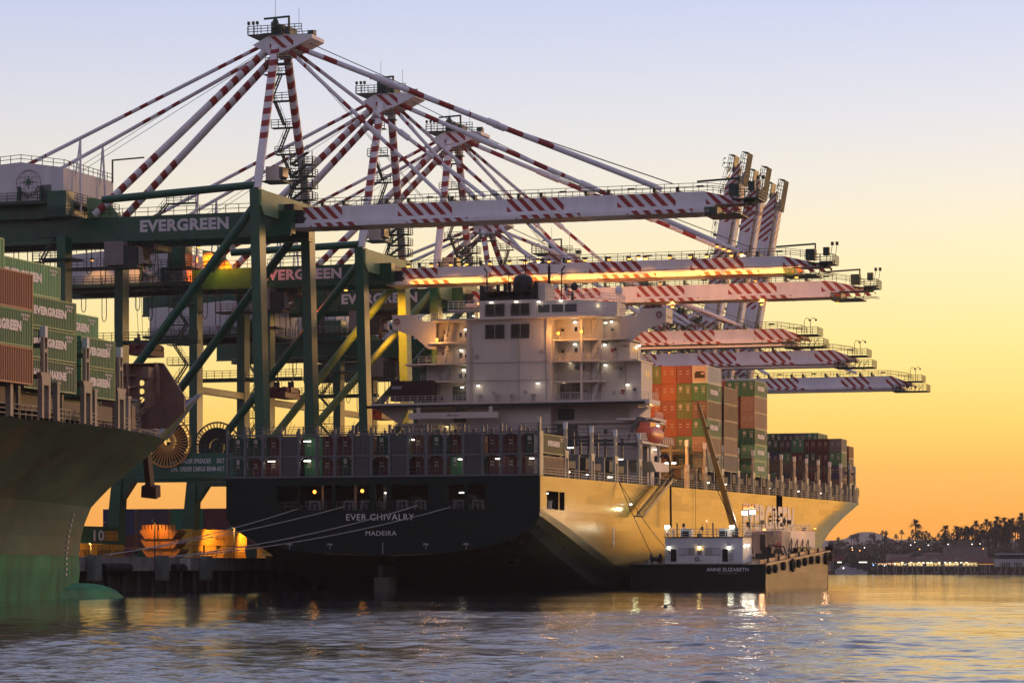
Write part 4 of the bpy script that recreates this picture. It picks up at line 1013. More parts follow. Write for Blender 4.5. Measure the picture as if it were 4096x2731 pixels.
for zc in (20.55, 19.75, 18.95):                                              # plate with round holes
    n = 16; q = [(hx + .27 * math.cos(2 * math.pi * i / n), zc + .27 * math.sin(2 * math.pi * i / n)) for i in range(n)]
    sq = [(hx + .3 * max(-1, min(1, 1.42 * math.cos(2 * math.pi * i / n))), zc + .4 * max(-1, min(1, 1.42 * math.sin(2 * math.pi * i / n)))) for i in range(n)]
    for i in range(n):
        j = (i + 1) % n; bk.face([(q[i][0], yb_, q[i][1]), (q[j][0], yb_, q[j][1]), (sq[j][0], yb_, sq[j][1]), (sq[i][0], yb_, sq[i][1])])
for z in (22.3, 21.2, 20.1, 19.0): bk.box(-10, 13, yb_ - .5, yb_ - .01, z, z + .1) if z > 22 else bk.box(-10, 10.3, yb_ - .45, yb_ - .01, z, z + .1, 1)
for x in (2, 5, 7.4, 9.6, 12.6): bk.prism([(yb_ - .9, 22.4), (yb_ - .02, 22.4), (yb_ - .02, 18.8), (yb_ - .3, 19.5)], 'x', x - .1, x + .1, 1)
part(ship2, 'breakwater', bk, [PR, mat('rib_primer', (.30, .17, .13), .6, rust=.2)])  # ribs and shelves coloured lighter to stand in for light catching them
fm = MB()
for x in (4.2, 6.9, 11.6): fm.box(x - .2, x + .2, -103, -102.5, 16, 21.0)
for z in (17.4, 19.6): fm.box(2, 12.6, -103, -102.5, z, z + .25)
fm.rail([(7, -103.2, 17.7), (10, -103.2, 17.7)], 1.1, 3, .05); fm.box(12.2, 13.0, -103, -102.2, 15.8, 18.0); fm.stair((11.4, -101, 16), (13.2, -99, 18.5), .8)
fm.box(12.0, 12.4, -98, -97, 18.4, 21.8); fm.box(11.9, 12.5, -98.2, -97, 20.8, 21.9)
part(ship2, 'foredeck_frame', fm, mat('foredeck_brown', (.17, .10, .07), .6, rust=.3))
an = MB(); an.box(-.3, .3, -1.1, -.1, -2.0, 2.2); an.prism([(-.9, -2.4), (.8, -2.6), (.9, -1.4), (-.7, -1.2)], 'y', -1.2, 0); an.xf(Matrix.Translation((.9, -72.2, 12.9)) @ Matrix.Rotation(R(14), 4, 'X')); part(ship2, 'anchor', an, mat('anchor_rust', (.06, .022, .014), .7, rust=.3))
mk = MB()
for k in range(12): mk.box(-.1, .1, -.03, .03, 2.2 + k * .52, 2.4 + k * .52)
mk.v = [(SX + bow_b(302.8, z) + .09 + x, SY + 302.8 + y * 4, z) for x, y, z in mk.v]
part(ship2, 'draught_marks', mk, LETTER)
for x, y, z in ((20.5, -150, 16.2), (9.2, -104, 19.4)): lamp(ship2, (x, y, z), (1.3 if x < 12 else .5, .3, .14), LW, 16, WHT)
G2 = 'containers on the left ship'
def c2(x1, y, ztop, col, label, H, L=9.5, word=None, wf=.62): container(x1 - 1.22, y, ztop - H, col, label, L, H - .03, word=word, group=G2, wf=wf, disc='green' in col)
for ztop, c, w, l in ((25.9, 'rust red', None, 'rust red container at the left picture edge, topmost of its stack'), (23.0, 'green', 'EVERGREEN', 'green lettered container between two rust red ones at the left edge'), (20.1, 'rust red', None, 'rust red container at the left edge, bottom of its stack above the deck rail')): c2(23.4, -153.0, ztop, c, l, 2.9, word=w, wf=.60)
for k, c in enumerate(['light green', 'green', 'maroon', 'green']): c2(20.9, -153.0, 28.8 - k * 2.9, c, f"{c} container, {ordn(k, 4)} tier, second row behind the rust red containers at the left", 2.9)
for ztop, c, w, l in ((25.0, 'green', 'EVERGREEN', 'green lettered container right of the rust red stack, upper of three'), (22.45, 'green', 'EVERGREEN', 'green lettered container partly behind the white-capped post, middle of three'), (19.9, 'teal green', 'HATSU MARINE', 'green container with two-word white lettering just above the hatch')): c2(20.0, -138.4, ztop, c, l, 2.5, word=w)
for k, (c, w) in enumerate([('light green', 'EVERGREEN'), ('light green', None), ('green', 'EVERGREEN'), ('green', None)]): c2(17.3, -139.6, 28.3 - k * 2.75, c, f"{c} container, {ordn(k, 4)} tier of the second row on the left ship's middle bay", 2.75, L=13.2 if k == 0 else 11.9, word=w, wf=.5)
for ztop, l in ((22.95, 'short green lettered container, upper of two nearest the breakwater'), (20.3, 'short green lettered container, lower of two nearest the breakwater')): c2(16.9, -121.6, ztop, 'green', l, 2.6, L=6.8, word='EVERGREEN', wf=.68)
for ztop, c, w in ((25.3, 'light green', 'EVERGREEN'), (22.6, 'rust red', None), (20.0, 'green', None)): c2(14.5, -121.6, ztop, c, f"{c} container in the second row behind the two short green ones, {'topmost' if w else ('middle' if c == 'rust red' else 'bottom')}", 2.6, L=8.4, word=w, wf=.55)
# ------------------------------------------------------------------ quay cranes
GREEN1 = GREEN
def bandlist(L, ranges, w):
    """painted bands: within each (a, b) of the length alternate red and white every w metres"""
    out = []; pos = 0.0
    for a, b in ranges:
        if a > pos: out.append((a / L, 0))
        k = 0; q = a
        while q < b - 1e-6: q2 = min(b, q + w); out.append((q2 / L, 1 if k % 2 == 0 else 0)); q = q2; k += 1
        pos = b
    if pos < L: out.append((1.0, 0))
    return out
def band_tube(mb, p0, p1, r, ranges, w, tilt, n=12, r1=None):
    L = (Vector(p1) - Vector(p0)).length
    rg = [(max(.01, a * L), min(b * L, L - .01)) for a, b in ranges]
    mb.tube(p0, p1, r, n, 0, r1=r1, bands=bandlist(L, rg, w), tilt=tilt)
def boom_mesh(x0, x1, yc, zt, zm, zb, style, blocks):
    """box boom with trolley flange and diagonal warning bars; runs along +x"""
    mb = MB(); hw, fw = 1.7, 2.7
    if style == 'A':
        xk = x1 - 5.5
        top_ = lambda x: zt if x < xk else zt - (x - xk) / 5.5 * (zt - zm) * .7
        mb.prism([(x0, zm), (x0 + .9, zt), (xk, zt), (x1, top_(x1)), (x1, zm)], 'y', yc - hw, yc + hw, 0)
        mb.box(x0 - 2, x1 - 4.5, yc - fw, yc + fw, zb, zb + .55, 0); mb.box(x0, x1 - 4, yc - hw - .5, yc + hw + .5, zb + .55, zm, 0)
        for a, b in blocks:
            mb.stripes('y', yc - hw - .02, a, b, zm + .05, zt - .02, 1.62, .82, -.95, 1, top=lambda x: top_(x) - .02)
            mb.stripes('y', yc - fw - .02, a + 1.6, b + 2.6, zb, zb + .55, 1.62, .82, -.95, 1)
            mb.stripes('z', zb - .02, a + 1.6, b + 2.6, yc - fw, yc + fw, 1.62, .82, .5, 1)
            mb.stripes('y', yc + hw + .02, a, b, zm + .05, zt - .02, 1.62, .82, -.95, 1, top=lambda x: top_(x) - .02)
    else:
        xk = x1 - 4.5
        top_ = lambda x: zt if x < xk else zt - (x - xk) / 4.5 * (zt - zm) * .75
        mb.prism([(x0, zm), (x0, zt), (xk, zt), (x1, top_(x1)), (x1, zm)], 'y', yc - 1.3, yc + 1.3, 0)
        mb.box(x0, x1 - 2, yc - 2.0, yc + 2.0, zm - .45, zm - .02, 0); mb.box(x0 - 1, x1 - 1.5, yc - 1.6, yc + 1.6, zb, zb + .4, 0)
        k = 0
        while x0 + k * 2.9 < x1 - 3:
            mb.box(x0 + k * 2.9 - .1, x0 + k * 2.9 + .1, yc - 1.2, yc + 1.2, zb + .4, zm - .45, 0); k += 1
        for a, b in blocks:
            mb.stripes('y', yc - 1.32, a, b, zm, zt - .02, 1.7, .75, -1.05, 1, top=lambda x: top_(x) - .02)
            mb.stripes('y', yc - 2.02, a + 1.5, b + 1.5, zm - .45, zm - .02, 1.7, .75, -1.05, 1); mb.stripes('z', zb - .02, a, b, yc - 1.6, yc + 1.6, 1.7, .75, .6, 1); mb.stripes('z', zt + .02, a, b, yc - 1.3, yc + 1.3, 1.7, .75, .6, 1)
    return mb
def boom_fittings(x0, x1, yc, zt, style, n=18):
    mb = MB()
    for y in (yc - 1.65, yc + 1.65): mb.rail([(x0 + 1, y, zt), (x1 - 5, y, zt)], 1.15, 2.0, .035); mb.rail([(x1 - 5, y, zt), (x1 - .6, y, zt - .7)], 1.15, 2.0, .035)
    for k in range(n):
        x = x0 + 3 + (x1 - x0 - 9) * k / (n - 1)
        if k % 3 != 2: mb.box(x - .28, x + .28, yc - .9, yc + .9, zt, zt + .35); mb.box(x - .2, x + .2, yc - 1.6, yc - 1.1, zt + .1, zt + .75)
        else: mb.box(x - .5, x + .5, yc - 1.72, yc - 1.66, zt + .62, zt + .82)
    return mb
def tip_gear(x1, yc, zt, zm, zb, style):
    mb = MB()
    mb.box(x1 - 1.5, x1 + 2.2, yc - 2.3, yc + 2.3, zt - 1.35, zt - 1.2); mb.rail([(x1 - 1.5, yc - 2.3, zt - 1.2), (x1 + 2.2, yc - 2.3, zt - 1.2), (x1 + 2.2, yc + 2.3, zt - 1.2)], 1.2, .9, .045, wires=3)
    if style == 'A':
        mb.box(x1 - 2.2, x1 - .8, yc - .8, yc + .8, zt - .6, zt + 1.0); mb.box(x1 - .95, x1 - .75, yc - .2, yc, zt, zt + 1.9); mb.beam((x1 - .85, yc - .1, zt + 1.8), (x1 - 6.8, yc - .1, zt + 1.55), .16, .26)
        mb.box(x1 + .6, x1 + 1.5, yc - 1.6, yc - .8, zt - .1, zt + 1.1)
        for dx in (1.9, 2.6): mb.beam((x1 + dx - .4, yc - 1, zt - 1.2), (x1 + dx, yc - 1, zt + 1.6), .07, .07); mb.box(x1 + dx - .2, x1 + dx + .2, yc - 1.2, yc - .8, zt + 1.4, zt + 1.9)
        mb.box(x1 - 5.2, x1 - .2, yc - 2.6, yc + 2.6, zb - .45, zb - .3); mb.box(x1 - 5.2, x1 - 3.4, yc - 2.7, yc + 2.6, zb - .3, zb + .7)
        for x in (x1 - 2.8, x1 - 1.2, x1 + .1): mb.beam((x, yc - 2.4, zb - .4), (x + .4, yc - 2.4, zm), .12, .12)
        mb.prism([(x1, zm), (x1, zm + .9), (x1 + 2.0, zm + .9), (x1 + 1.0, zm)], 'y', yc - 1.2, yc + 1.2)
    else:
        for dx in (-.6, .5):
            mb.path([(x1 + dx, yc, zt - 1.2), (x1 + dx, yc, zt + 1.2), (x1 + dx + .25, yc, zt + 1.7), (x1 + dx + .7, yc, zt + 1.75), (x1 + dx + .9, yc, zt + 1.5)], .06, 5); mb.ball((x1 + dx + .95, yc, zt + 1.4), .2, 6)
        [mb.box(x1 - 4, x1 + 3.2, yc - 2.2 + q * .44, yc - 2.08 + q * .44, zb - .3, zb - .15) for q in range(11)]; mb.rail([(x1 - 4, yc - 2.2, zb - .15), (x1 + 3.2, yc - 2.2, zb - .15), (x1 + 3.2, yc + 2.2, zb - .15)], 1.3, .8, .045, wires=3)
        for k in range(6): mb.beam((x1 - 3.5 + k, yc - 2.1, zb - .15), (x1 - 2.8 + k, yc - 2.1, zm), .1, .1)
    return mb
def stays(mb, a, b, r, n=8, w=2.2, rng=((.02, .3), (.62, .8))):
    band_tube(mb, a, b, r, rng, w, .35, n)

def crane(yc, C, label, style='A', group='quay cranes along the berth'):
    hw = C.get('hw', 9.5); xs, xl = -27.0, C.get('xl', -56.5); yn, yf = yc - hw, yc + hw
    g0, g1 = C['girder']; lt = C['leg']; ax, az = C.get('ax', -27.2), C['apex']; zt, zm, zb = C['boom']; xt = C['tip']
    o = thing('quay_crane', label, 'crane', (-41.5, yc, 4.3), group)
    # legs
    for x, y in ((xs, yn), (xs, yf), (xl, yn), (xl, yf)):
        mb = MB(); top_ = lt if x == xs else g0 - .05
        dx = .9 if x == xs else 0
        mb.column((x + dx, y, 20), (x, y, top_), 1.35, 2.2); mb.column((x + dx + (1.2 if x == xs else -.9), y, 8.9), (x + dx, y, 20), 1.9, 2.4, 0, 1.4, 2.2)
        part(o, 'leg', mb, GREENL if C.get('n') == '9' and (x, y) == (xs, yf) else GREEN)  # floodlit leg gets a paler green, so its colour carries part of the lamplight
    # sill beams, bogies
    for x in (xs + 2, xl - .9):
        mb = MB(); mb.box(x - .9, x + .9, yn - 1.5, yf + 1.5, 6.5, 9.0)
        mb.box(x + .9, x + .93, yn + 2, yn + 2.1, 6.6, 8.9); mb.box(x + .9, x + .93, yc, yc + .1, 6.6, 8.9)
        s = part(o, 'sill_beam', mb, GREEN if style == 'A' and C.get('n') != '9' else YELLOW)
        if x < -50 and C.get('n'):
            t = MB()
            if C['n'] == '10': letters(t, '10', '+x', (x + .97, yn + 9.3, 6.9), 3.6, 1.6, .03)
            part(s, 'crane_number', t, LETTER)
            t = MB(); t.box(x + .92, x + .95, yn + 13.2, yn + 17.6, 7.0, 8.35, 0) if C['n'] == '10' else t.box(x + .92, x + .95, yn + 7.5, yn + 11.5, 7.0, 8.2, 0)
            if C['n'] == '9': letters(t, 'HARD HAT AREA', '+x', (x + .97, yn + 7.7, 7.35), 3.6, .55, .02, 1)
            else:
                letters(t, 'HARD HAT HIGH VISIBILITY', '+x', (x + .97, yn + 13.4, 7.8), 4.0, .3, .01, 1); letters(t, 'VEST STEEL TOED SHOES', '+x', (x + .97, yn + 13.4, 7.2), 4.0, .3, .01, 1)
            part(s, 'safety_sign', t, [mat('sign_yellow', (.55, .27, .02), .6), BLACK])
        for y in (yn + 1, yc - 3.4, yc + 3.4, yf - 1):
            mb = MB(); mb.box(x - .75, x + .75, y - 2.2, y + 2.2, 5.0, 6.45, 0)
            mb.prism([(y - 2.4, 4.6), (y + 2.4, 4.6), (y + 1.0, 6.4), (y - 1.0, 6.4)], 'x', x - .85, x + .85, 0)
            for k in range(9): yy_ = y - 2.2 + k * .5; mb.face([(x + .87, yy_, 4.7), (x + .87, yy_ + .25, 4.7), (x + .87, yy_ + .75, 5.6), (x + .87, yy_ + .5, 5.6)], 1)
            for k in (-1.6, -.55, .55, 1.6): mb.lathe((x, y + k, 4.75), [(.0001, -.4), (.42, -.4), (.42, .4), (.0001, .4)], 10, 2, 'x')
            part(o, 'bogie', mb, [YELLOW, BLACK, DARK])
    # portal beams across, near and far, and the crossbeams along the quay
    for y in (yn, yf):
        mb = MB(); mb.box(xl - .8, xs + 1.8, y - .9, y + .9, 15.6, 19.0)
        mb.prism([(xs - 1.0, 15.6), (xs + .6, 15.6), (xs + .6, 13.0)], 'y', y - .8, y + .8); mb.prism([(xl + 2.2, 15.6), (xl + .5, 15.6), (xl + .5, 13.2)], 'y', y - .8, y + .8)
        pb = part(o, 'portal_beam', mb, GREEN)
        if y == yn and style == 'A' and C.get('n') == '10':
            t = MB(); letters(t, 'SWL  UNDER SPREADER     50LT', '-y', (-39.6, y - .93, 17.55), 8.1, .66, .01); letters(t, 'SWL  UNDER CARGO BEAM 60LT', '-y', (-39.6, y - .93, 16.45), 8.1, .66, .01)
            part(pb, 'load_marking', t, LETTER)
        mb = MB(); mb.rail([(xl, y - .9, 19.0), (xs, y - .9, 19.0)], 1.1, 1.5, .035, wires=3); part(o, 'walkway_rail', mb, RAIL)
    mb = MB(); mb.box(xl - .6, xl + .6, yn, yf, 30.2, 31.2); part(o, 'cross_beam', mb, GREEN)
    mb = MB(); mb.box(xs - .6, xs + .6, yn, yf, lt - 3.3, lt - .2)
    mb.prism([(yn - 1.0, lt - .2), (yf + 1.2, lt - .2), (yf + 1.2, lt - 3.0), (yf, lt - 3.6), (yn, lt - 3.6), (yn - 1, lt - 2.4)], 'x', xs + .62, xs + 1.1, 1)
    part(o, 'cross_beam', mb, [GREEN, GREENL])  # pale plate on the seaward side paints in the lit face of the beam
    # diagonals and upper strut
    for y in (yn, yf):
        mb = MB(); mb.tube((xs - .2, y, lt - 2.2), (xl + .6, y, 18.6), .62, 14); part(o, 'diagonal_brace', mb, GREENL if (C.get('n'), y) in (('9', yf), ('8', yn)) else GREEN)  # lamplit braces coloured paler to help them look lit
    mb = MB(); mb.tube((xl + 6, yn, g1 + 1.8), (xs - .3, yn, lt + .6 if lt > g1 + 1.5 else g1 + 2.0), .55, 12); part(o, 'upper_strut', mb, GREEN)
    # girder
    mb = MB()
    for s in (-1, 1): mb.box(-82, xs + 3.0, yc + s * 3.4 - .8, yc + s * 3.4 + .8, g0, g1)
    for x in range(-80, -24, 8): mb.box(x, x + .6, yc - 2.6, yc + 2.6, g1 - 1.0, g1 - .2)
    mb.box(-82, xs + 3, yc - 4.4, yc - 4.2, g0 - .35, g0 - .05); mb.box(-82, xs + 3, yc + 2.6, yc + 4.2, g0 - .4, g0 - .05)
    gd = part(o, 'girder', mb, GREEN)
    if style == 'A':
        t = MB(); h = min(1.75, (g1 - g0) * .58); letters(t, 'EVERGREEN', '-y', (C.get('tx', -47.2), yc - 4.23, (g0 + g1) / 2 - h / 2 + .15), C.get('tw', 13.7), h, .045); part(gd, 'lettering', t, LETTER)
    mb = MB(); mb.rail([(-80, yc - 4.1, g1), (xs - 1, yc - 4.1, g1)], 1.2, 2.0, .04, wires=2)
    mb.stair((-44.5, yc - 4.0, g1), (-43, yc - 4.0, g1 + 1.6), .8, (0, 1, 0)); mb.box(-43, -38.5, yc - 4.5, yc - 3.5, g1 + 1.5, g1 + 1.65); mb.rail([(-43, yc - 4.4, g1 + 1.65), (-38.5, yc - 4.4, g1 + 1.65)], 1.1, 1.2, .04, wires=3)
    part(gd, 'girder_rail', mb, RAIL)
    # boom
    blocks = C['blocks']
    bm = boom_mesh(-23.4, xt, yc, zt, zm, zb, style, blocks); bf = boom_fittings(-23.4, xt, yc, zt, style); tg = tip_gear(xt, yc, zt, zm, zb, style)
    M = None
    if C.get('raise'):
        M = Matrix.Translation((-23.4, 0, zm)) @ Matrix.Rotation(-R(C['raise']), 4, 'Y') @ Matrix.Translation((23.4, 0, -zm))
        for q in (bm, bf, tg): q.xf(M)
    bo = part(o, 'boom', bm, [WHITE, RED]); part(bo, 'boom_rail', bf, RAIL); part(bo, 'tip_platform', tg, RAIL)
    if style == 'A':
        mb = MB(); mb.box(-26.2, -23.2, yc - 2.0, yc + 2.0, zb + .2, zt - .4); mb.box(-25.8, -24.4, yc - 2.2, yc + 2.2, zt - .9, zt + .5); mb.tube((-23.4, yc - 2.3, zm), (-23.4, yc + 2.3, zm), .7, 12)
        part(bo, 'boom_hinge', mb, DARK)
    # A-frame
    w = .5 if style == 'A' else .4
    if C.get('frame', True):
        for y, ye in ((yn, yc - 2.2), (yf, yc + 2.2)):
            mb = MB(); L0 = (xs, y, lt); band_tube(mb, L0, (ax, ye, az - .6), .62 if style == 'A' else .5, ((C.get('pyl', .36), .99),), .95, .5, 14)
            part(o, 'mast_leg', mb, [WHITE, RED])
        bx = C.get('bx', -52.8)
        for y, ye in ((yc - 4.3, yc - 1.8), (yc + 4.3, yc + 1.8)):
            mb = MB(); band_tube(mb, (bx - 1.5, y, g1 + .4), (ax - 1, ye, az - .5), .55 if style == 'A' else .42, ((0.02, .36), (.66, .97)), 1.05, .45, 14); part(o, 'back_leg', mb, [WHITE, RED])
            mb = MB(); zz = g1 + 7.6
            mid = Vector((-56.8, y, az - (az - zz) * .71)); band_tube(mb, (-66, y, zz), (ax - 1.4, ye, az + .1), .27, ((.03, .10), (.42, .58), (.80, .98)), 1.3, .3, 10)
            mb.tube((-56.5, y, g1 + 1), Vector((-66, y, zz)).lerp(Vector((ax - 1.4, ye, az + .1)), .245), .16, 6); mb.tube((-58.0, y, g1 + 1), Vector((-66, y, zz)).lerp(Vector((ax - 1.4, ye, az + .1)), .245), .12, 6)
            part(o, 'back_stay', mb, [WHITE, RED] if style == 'A' else [WHITE, RED])
        if not C.get('raise'):
            for dy in (-1.5, 1.5):
                mb = MB(); a = (ax + 1.8, yc + dy, az - .1); b = (xt - 12.2, yc + dy, zt + .9)
                band_tube(mb, a, b, .36 if style == 'A' else .3, ((.01, .13), (.33, .50), (.60, .74)), 2.4, .5, 10); mb.tube(Vector(a).lerp(Vector(b), .24), Vector(a).lerp(Vector(b), .29), .5, 10); mb.tube(Vector(a).lerp(Vector(b), .55), Vector(a).lerp(Vector(b), .58), .5, 10)
                part(o, 'outer_stay', mb, [WHITE, RED])
                mb = MB(); a = (ax + 1.6, yc + dy * 1.3, az - .8); b = ((-2.6 if dy < 0 else 2.8) if style == 'A' else -4, yc + dy, zt + .9)
                band_tube(mb, a, b, .27, ((.01, .12), (.36, .52), (.64, .8)), 1.5, .4, 8); mb.tube(Vector(a).lerp(Vector(b), .55), Vector(a).lerp(Vector(b), .6), .42, 8); part(o, 'inner_stay', mb, [WHITE, RED])
        else:
            d = R(C['raise']); q = M @ Vector((-3, yc, zt + .9)); q2 = M @ Vector((-10, yc, zt + .9))
            for dy in (-1.5, 1.5):
                mb = MB(); band_tube(mb, (ax + 1, yc + dy, az), (q.x, q.y + dy, q.z), .28, ((.1, .3), (.6, .8)), 1.5, .3, 8); band_tube(mb, (ax + 1, yc + dy, az - .6), (q2.x - 1, q2.y + dy, q2.z), .3, ((.1, .4),), 1.5, .3, 8); part(o, 'folded_stay', mb, [WHITE, RED])
        mb = MB()
        q = (xt - 12.2, yc, zt) if not C.get('raise') else None
        if q:
            for dy in (-.5, 0, .5): mb.path([(ax + 3, yc + dy, az + .7), (ax + 3 + (q[0] - ax - 3) * .5, yc + dy, (az + .7 + q[2] + 1.6) / 2 - 1.0), (q[0] + 2, yc + dy, q[2] + 1.4)], .06, 5)
        for dy in (-1, 1): mb.path([(-60, yc + dy, g1 + 7), (ax - 1, yc + dy, az)], .04, 4); mb.path([(ax + 1.8, yc + dy * .6, az - .6), (-6, yc + dy * .6, zt + 1)] if q else [(ax, yc, az), (ax - 8, yc, az - 12)], .035, 4)
        part(o, 'hoist_rope', mb, mat('rope_grey', (.2, .18, .17), .6))
        # head of the A-frame
        mb = MB()
        k = 1.0 if style == 'A' else .8
        mb.prism([(ax - 3.4 * k, az - .2), (ax - .6, az + 1.2 * k), (ax + 3.6 * k, az + 1.0 * k), (ax + 5.6 * k, az + .9 * k), (ax + 5.6 * k, az + .4 * k), (ax + 2.6 * k, az - .9 * k), (ax + .9, az - 1.5 * k), (ax - .9, az - 1.6 * k)], 'y', yc - 2.4 * k, yc + 2.4 * k, 0)
        mb.stripes('y', yc - 2.42 * k, ax - .8, ax + 2.8, az - .8, az + .9, 1.9, .8, -1.1, 1)
        part(o, 'mast_head', mb, [WHITE, RED])
        mb = MB(); z = az + 1.25 * k
        mb.box(ax - 4.0, ax + 1.4, yc - 2.8, yc + 2.8, z - .12, z); mb.rail([(ax - 4.0, yc - 2.8, z), (ax + 4.2, yc - 2.8, z)], 1.15, 1.0, .045, wires=3); mb.rail([(ax - 4, yc + 2.8, z), (ax + 4.2, yc + 2.8, z)], 1.15, 1.0, .045, wires=3)
        for q in range(3): mb.box(ax - 1.0 + q * 1.1, ax - .3 + q * 1.1, yc - 1.4, yc + 1.4, z, z + 1.9 - q * .4)
        mb.lathe((ax - .4, yc - 1.2, z + 1.9), [(.5, -.9), (.45, .1), (.2, .5), (.0001, .6)], 10)
        mb.box(ax + 1.1, ax + 1.35, yc - .2, yc + .05, z, z + 2.9); mb.beam((ax + 1.3, yc - .1, z + 2.8), (ax - 2.6, yc - .1, z + 2.65), .2, .26)
        for dx, h in ((-.3, 5.0), (3.3, 3.6)): mb.beam((ax + dx, yc - 1.5, z), (ax + dx, yc - 1.5, z + h), .045, .045)
        for dx in (-3.9, -3.2, -2.6): mb.beam((ax + dx, yc - 2.6, z), (ax + dx, yc - 2.6, z + 1.7), .07, .07); mb.box(ax + dx - .15, ax + dx + .2, yc - 2.8, yc - 2.5, z + 1.4, z + 1.85)
        mb.box(ax + 4.4, ax + 5.3, yc - 1, yc, z - .2, z + .5); mb.box(ax - 1.2, ax + 2.6, yc - 3.0, yc - 2.0, az - 3.2 * k, az - 3.0 * k); mb.rail([(ax - 1.2, yc - 3, az - 3 * k), (ax + 2.6, yc - 3, az - 3 * k)], 1.2, 1, .045, wires=3)
        part(o, 'mast_platform', mb, RAIL)
        mb = MB(); z0 = lt; n = 5 if style == 'A' else 3                         # stairs up the far mast leg
        H = az - 3.5 - z0
        for q in range(n):
            za, zb_ = z0 + H * q / n, z0 + H * (q + 1) / n; f = (q + .5) / n
            y = yf + (yc + 2.2 - yf) * f; s = 1 if q % 2 == 0 else -1; x = xs - 2.2
            mb.stair((x - s * .75, y, za), (x + s * .75, y, zb_ - .1), .8, (0, 1, 0)); mb.box(x - 1.7, x + 1.7, y - .6, y + .6, zb_ - .12, zb_); mb.rail([(x - 1.7, y - .6, zb_), (x + 1.7, y - .6, zb_)], 1.1, 1.0, .045, wires=3)
        for q in range(4): zq = lt + .5 + q * 1.7; mb.box(xs - 1.6, xs + 1.9, yf - 2.6, yf - .6, zq, zq + .1); mb.rail([(xs - 1.6, yf - 2.6, zq), (xs + 1.9, yf - 2.6, zq), (xs + 1.9, yf - .6, zq)], 1.1, .9, .045, wires=3); mb.stair((xs - 1.3, yf - 2.9, zq), (xs + 1.3, yf - 2.9, zq + 1.7), .6, (0, 1, 0))
        for dx in (-1.5, 0.3, 1.8): mb.beam((xs + dx, yf - 2.6, lt), (xs + dx, yf - 2.6, lt + 7.5), .1, .1)
        part(o, 'mast_stairs', mb, RAIL)
        mb = MB(); mb.box(xs + .4, xs + 2.4, yn + 2.2, yn + 4.6, lt + 1.4, lt + 3.4, 0); mb.prism([(xs + 2.41, lt + 1.6), (xs + 2.9, lt + 2.0), (xs + 2.9, lt + 3.3), (xs + 2.41, lt + 3.3)], 'y', yn + 2.4, yn + 4.4, 1); mb.box(xs, xs + 3.2, yn + 1.8, yn + 5, lt + 1.2, lt + 1.39, 2)
        part(o, 'checker_cabin', mb, [mat('cabin_cream', (.46, .42, .36), .5), GLASS, RAIL])
    # machinery house
    hz = C.get('hz', g1 + 2.3); h0, h1 = -79.0, -57.4
    mb = MB(); mb.prism([(h0, hz), (h1, hz), (h1, hz + 4.6), ((h0 + h1) / 2 + 4, hz + 5.6), (h0, hz + 4.6)], 'y', yc - 8.0, yc + 8.5, 0); mb.box(h0 - 1, h1 + 1, yc - 8.6, yc + 9, hz - .5, hz - .05, 1); mb.box(h0 + 1, h1 - 1, yc - 6, yc + 6, g1, hz - .5, 2)
    mb.box(-61.0, -59.3, yc - 8.06, yc - 8.0, hz + .1, hz + 2.2, 3)
    mh = part(o, 'machinery_house', mb, [mat('house_cladding', (.52, .50, .53), .5, var=.12, streak=True), RAIL, GREEN, GREY])
    if style == 'A': mb = MB(); emblem(mb, (-62.9, yc - 8.07, hz + 2.5), 1.95); part(mh, 'emblem', mb, [mat('emblem_red', (.25, .06, .05), .6), GREEN])
    mb = MB(); mb.rail([(h0, yc - 8.5, hz - .05), (h1 + 1, yc - 8.5, hz - .05), (h1 + 1, yc + 8.5, hz - .05)], 1.2, 1.6, .04, wires=3); mb.rail([(h0, yc - 7.8, hz + 4.7), ((h0 + h1) / 2 + 4, yc - 7.8, hz + 5.6), (h1, yc - 7.8, hz + 4.6), (h1, yc + 8, hz + 4.6)], 1.1, 1.6, .04)
    mb.beam((-53.5, yc, hz + 3.2), (-53.5, yc, hz + 6.6), .2, .2); mb.beam((-53.5, yc, hz + 6.5), (-48.5, yc, hz + 6.7), .18, .2)
    for x in (-64, -60.5): mb.box(x - .2, x + .2, yc - 9, yc - 8.5, hz, hz + 1.9)
    part(mh, 'house_rail', mb, RAIL)
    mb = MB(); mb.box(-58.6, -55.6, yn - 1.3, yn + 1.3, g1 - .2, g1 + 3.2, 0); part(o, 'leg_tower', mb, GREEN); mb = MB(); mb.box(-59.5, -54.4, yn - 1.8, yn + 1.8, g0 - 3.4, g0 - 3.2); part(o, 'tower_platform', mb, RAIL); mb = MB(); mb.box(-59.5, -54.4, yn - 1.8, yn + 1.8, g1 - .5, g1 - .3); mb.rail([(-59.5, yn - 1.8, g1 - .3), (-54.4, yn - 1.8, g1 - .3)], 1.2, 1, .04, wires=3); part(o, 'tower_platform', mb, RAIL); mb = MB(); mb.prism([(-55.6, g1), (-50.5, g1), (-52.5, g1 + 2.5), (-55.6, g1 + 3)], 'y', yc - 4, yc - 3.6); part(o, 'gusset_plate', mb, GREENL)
    # trolley with operator cab, festoon loops, stair tower on the land-side leg
    cx = C.get('cab', -48.5)
    mb = MB(); mb.box(cx - 4, cx + 3, yc - 3, yc + 3, g0 - 1.4, g0 - .5, 1); mb.box(cx - 3.4, cx - .4, yc - 6.2, yc - 3.4, g0 - 3.9, g0 - .5, 0); mb.box(cx - .4, cx + 1.8, yc - 6.2, yc - 3.4, g0 - 4.1, g0 - 1.2, 1); mb.box(cx - 9.5, cx + 1.9, yc - 6.4, yc - 3.2, g0 - 4.3, g0 - 4.1, 1)
    mb.rail([(cx - 9.5, yc - 6.4, g0 - 4.1), (cx - 3.4, yc - 6.4, g0 - 4.1)], 1.2, 1, .04, wires=3)
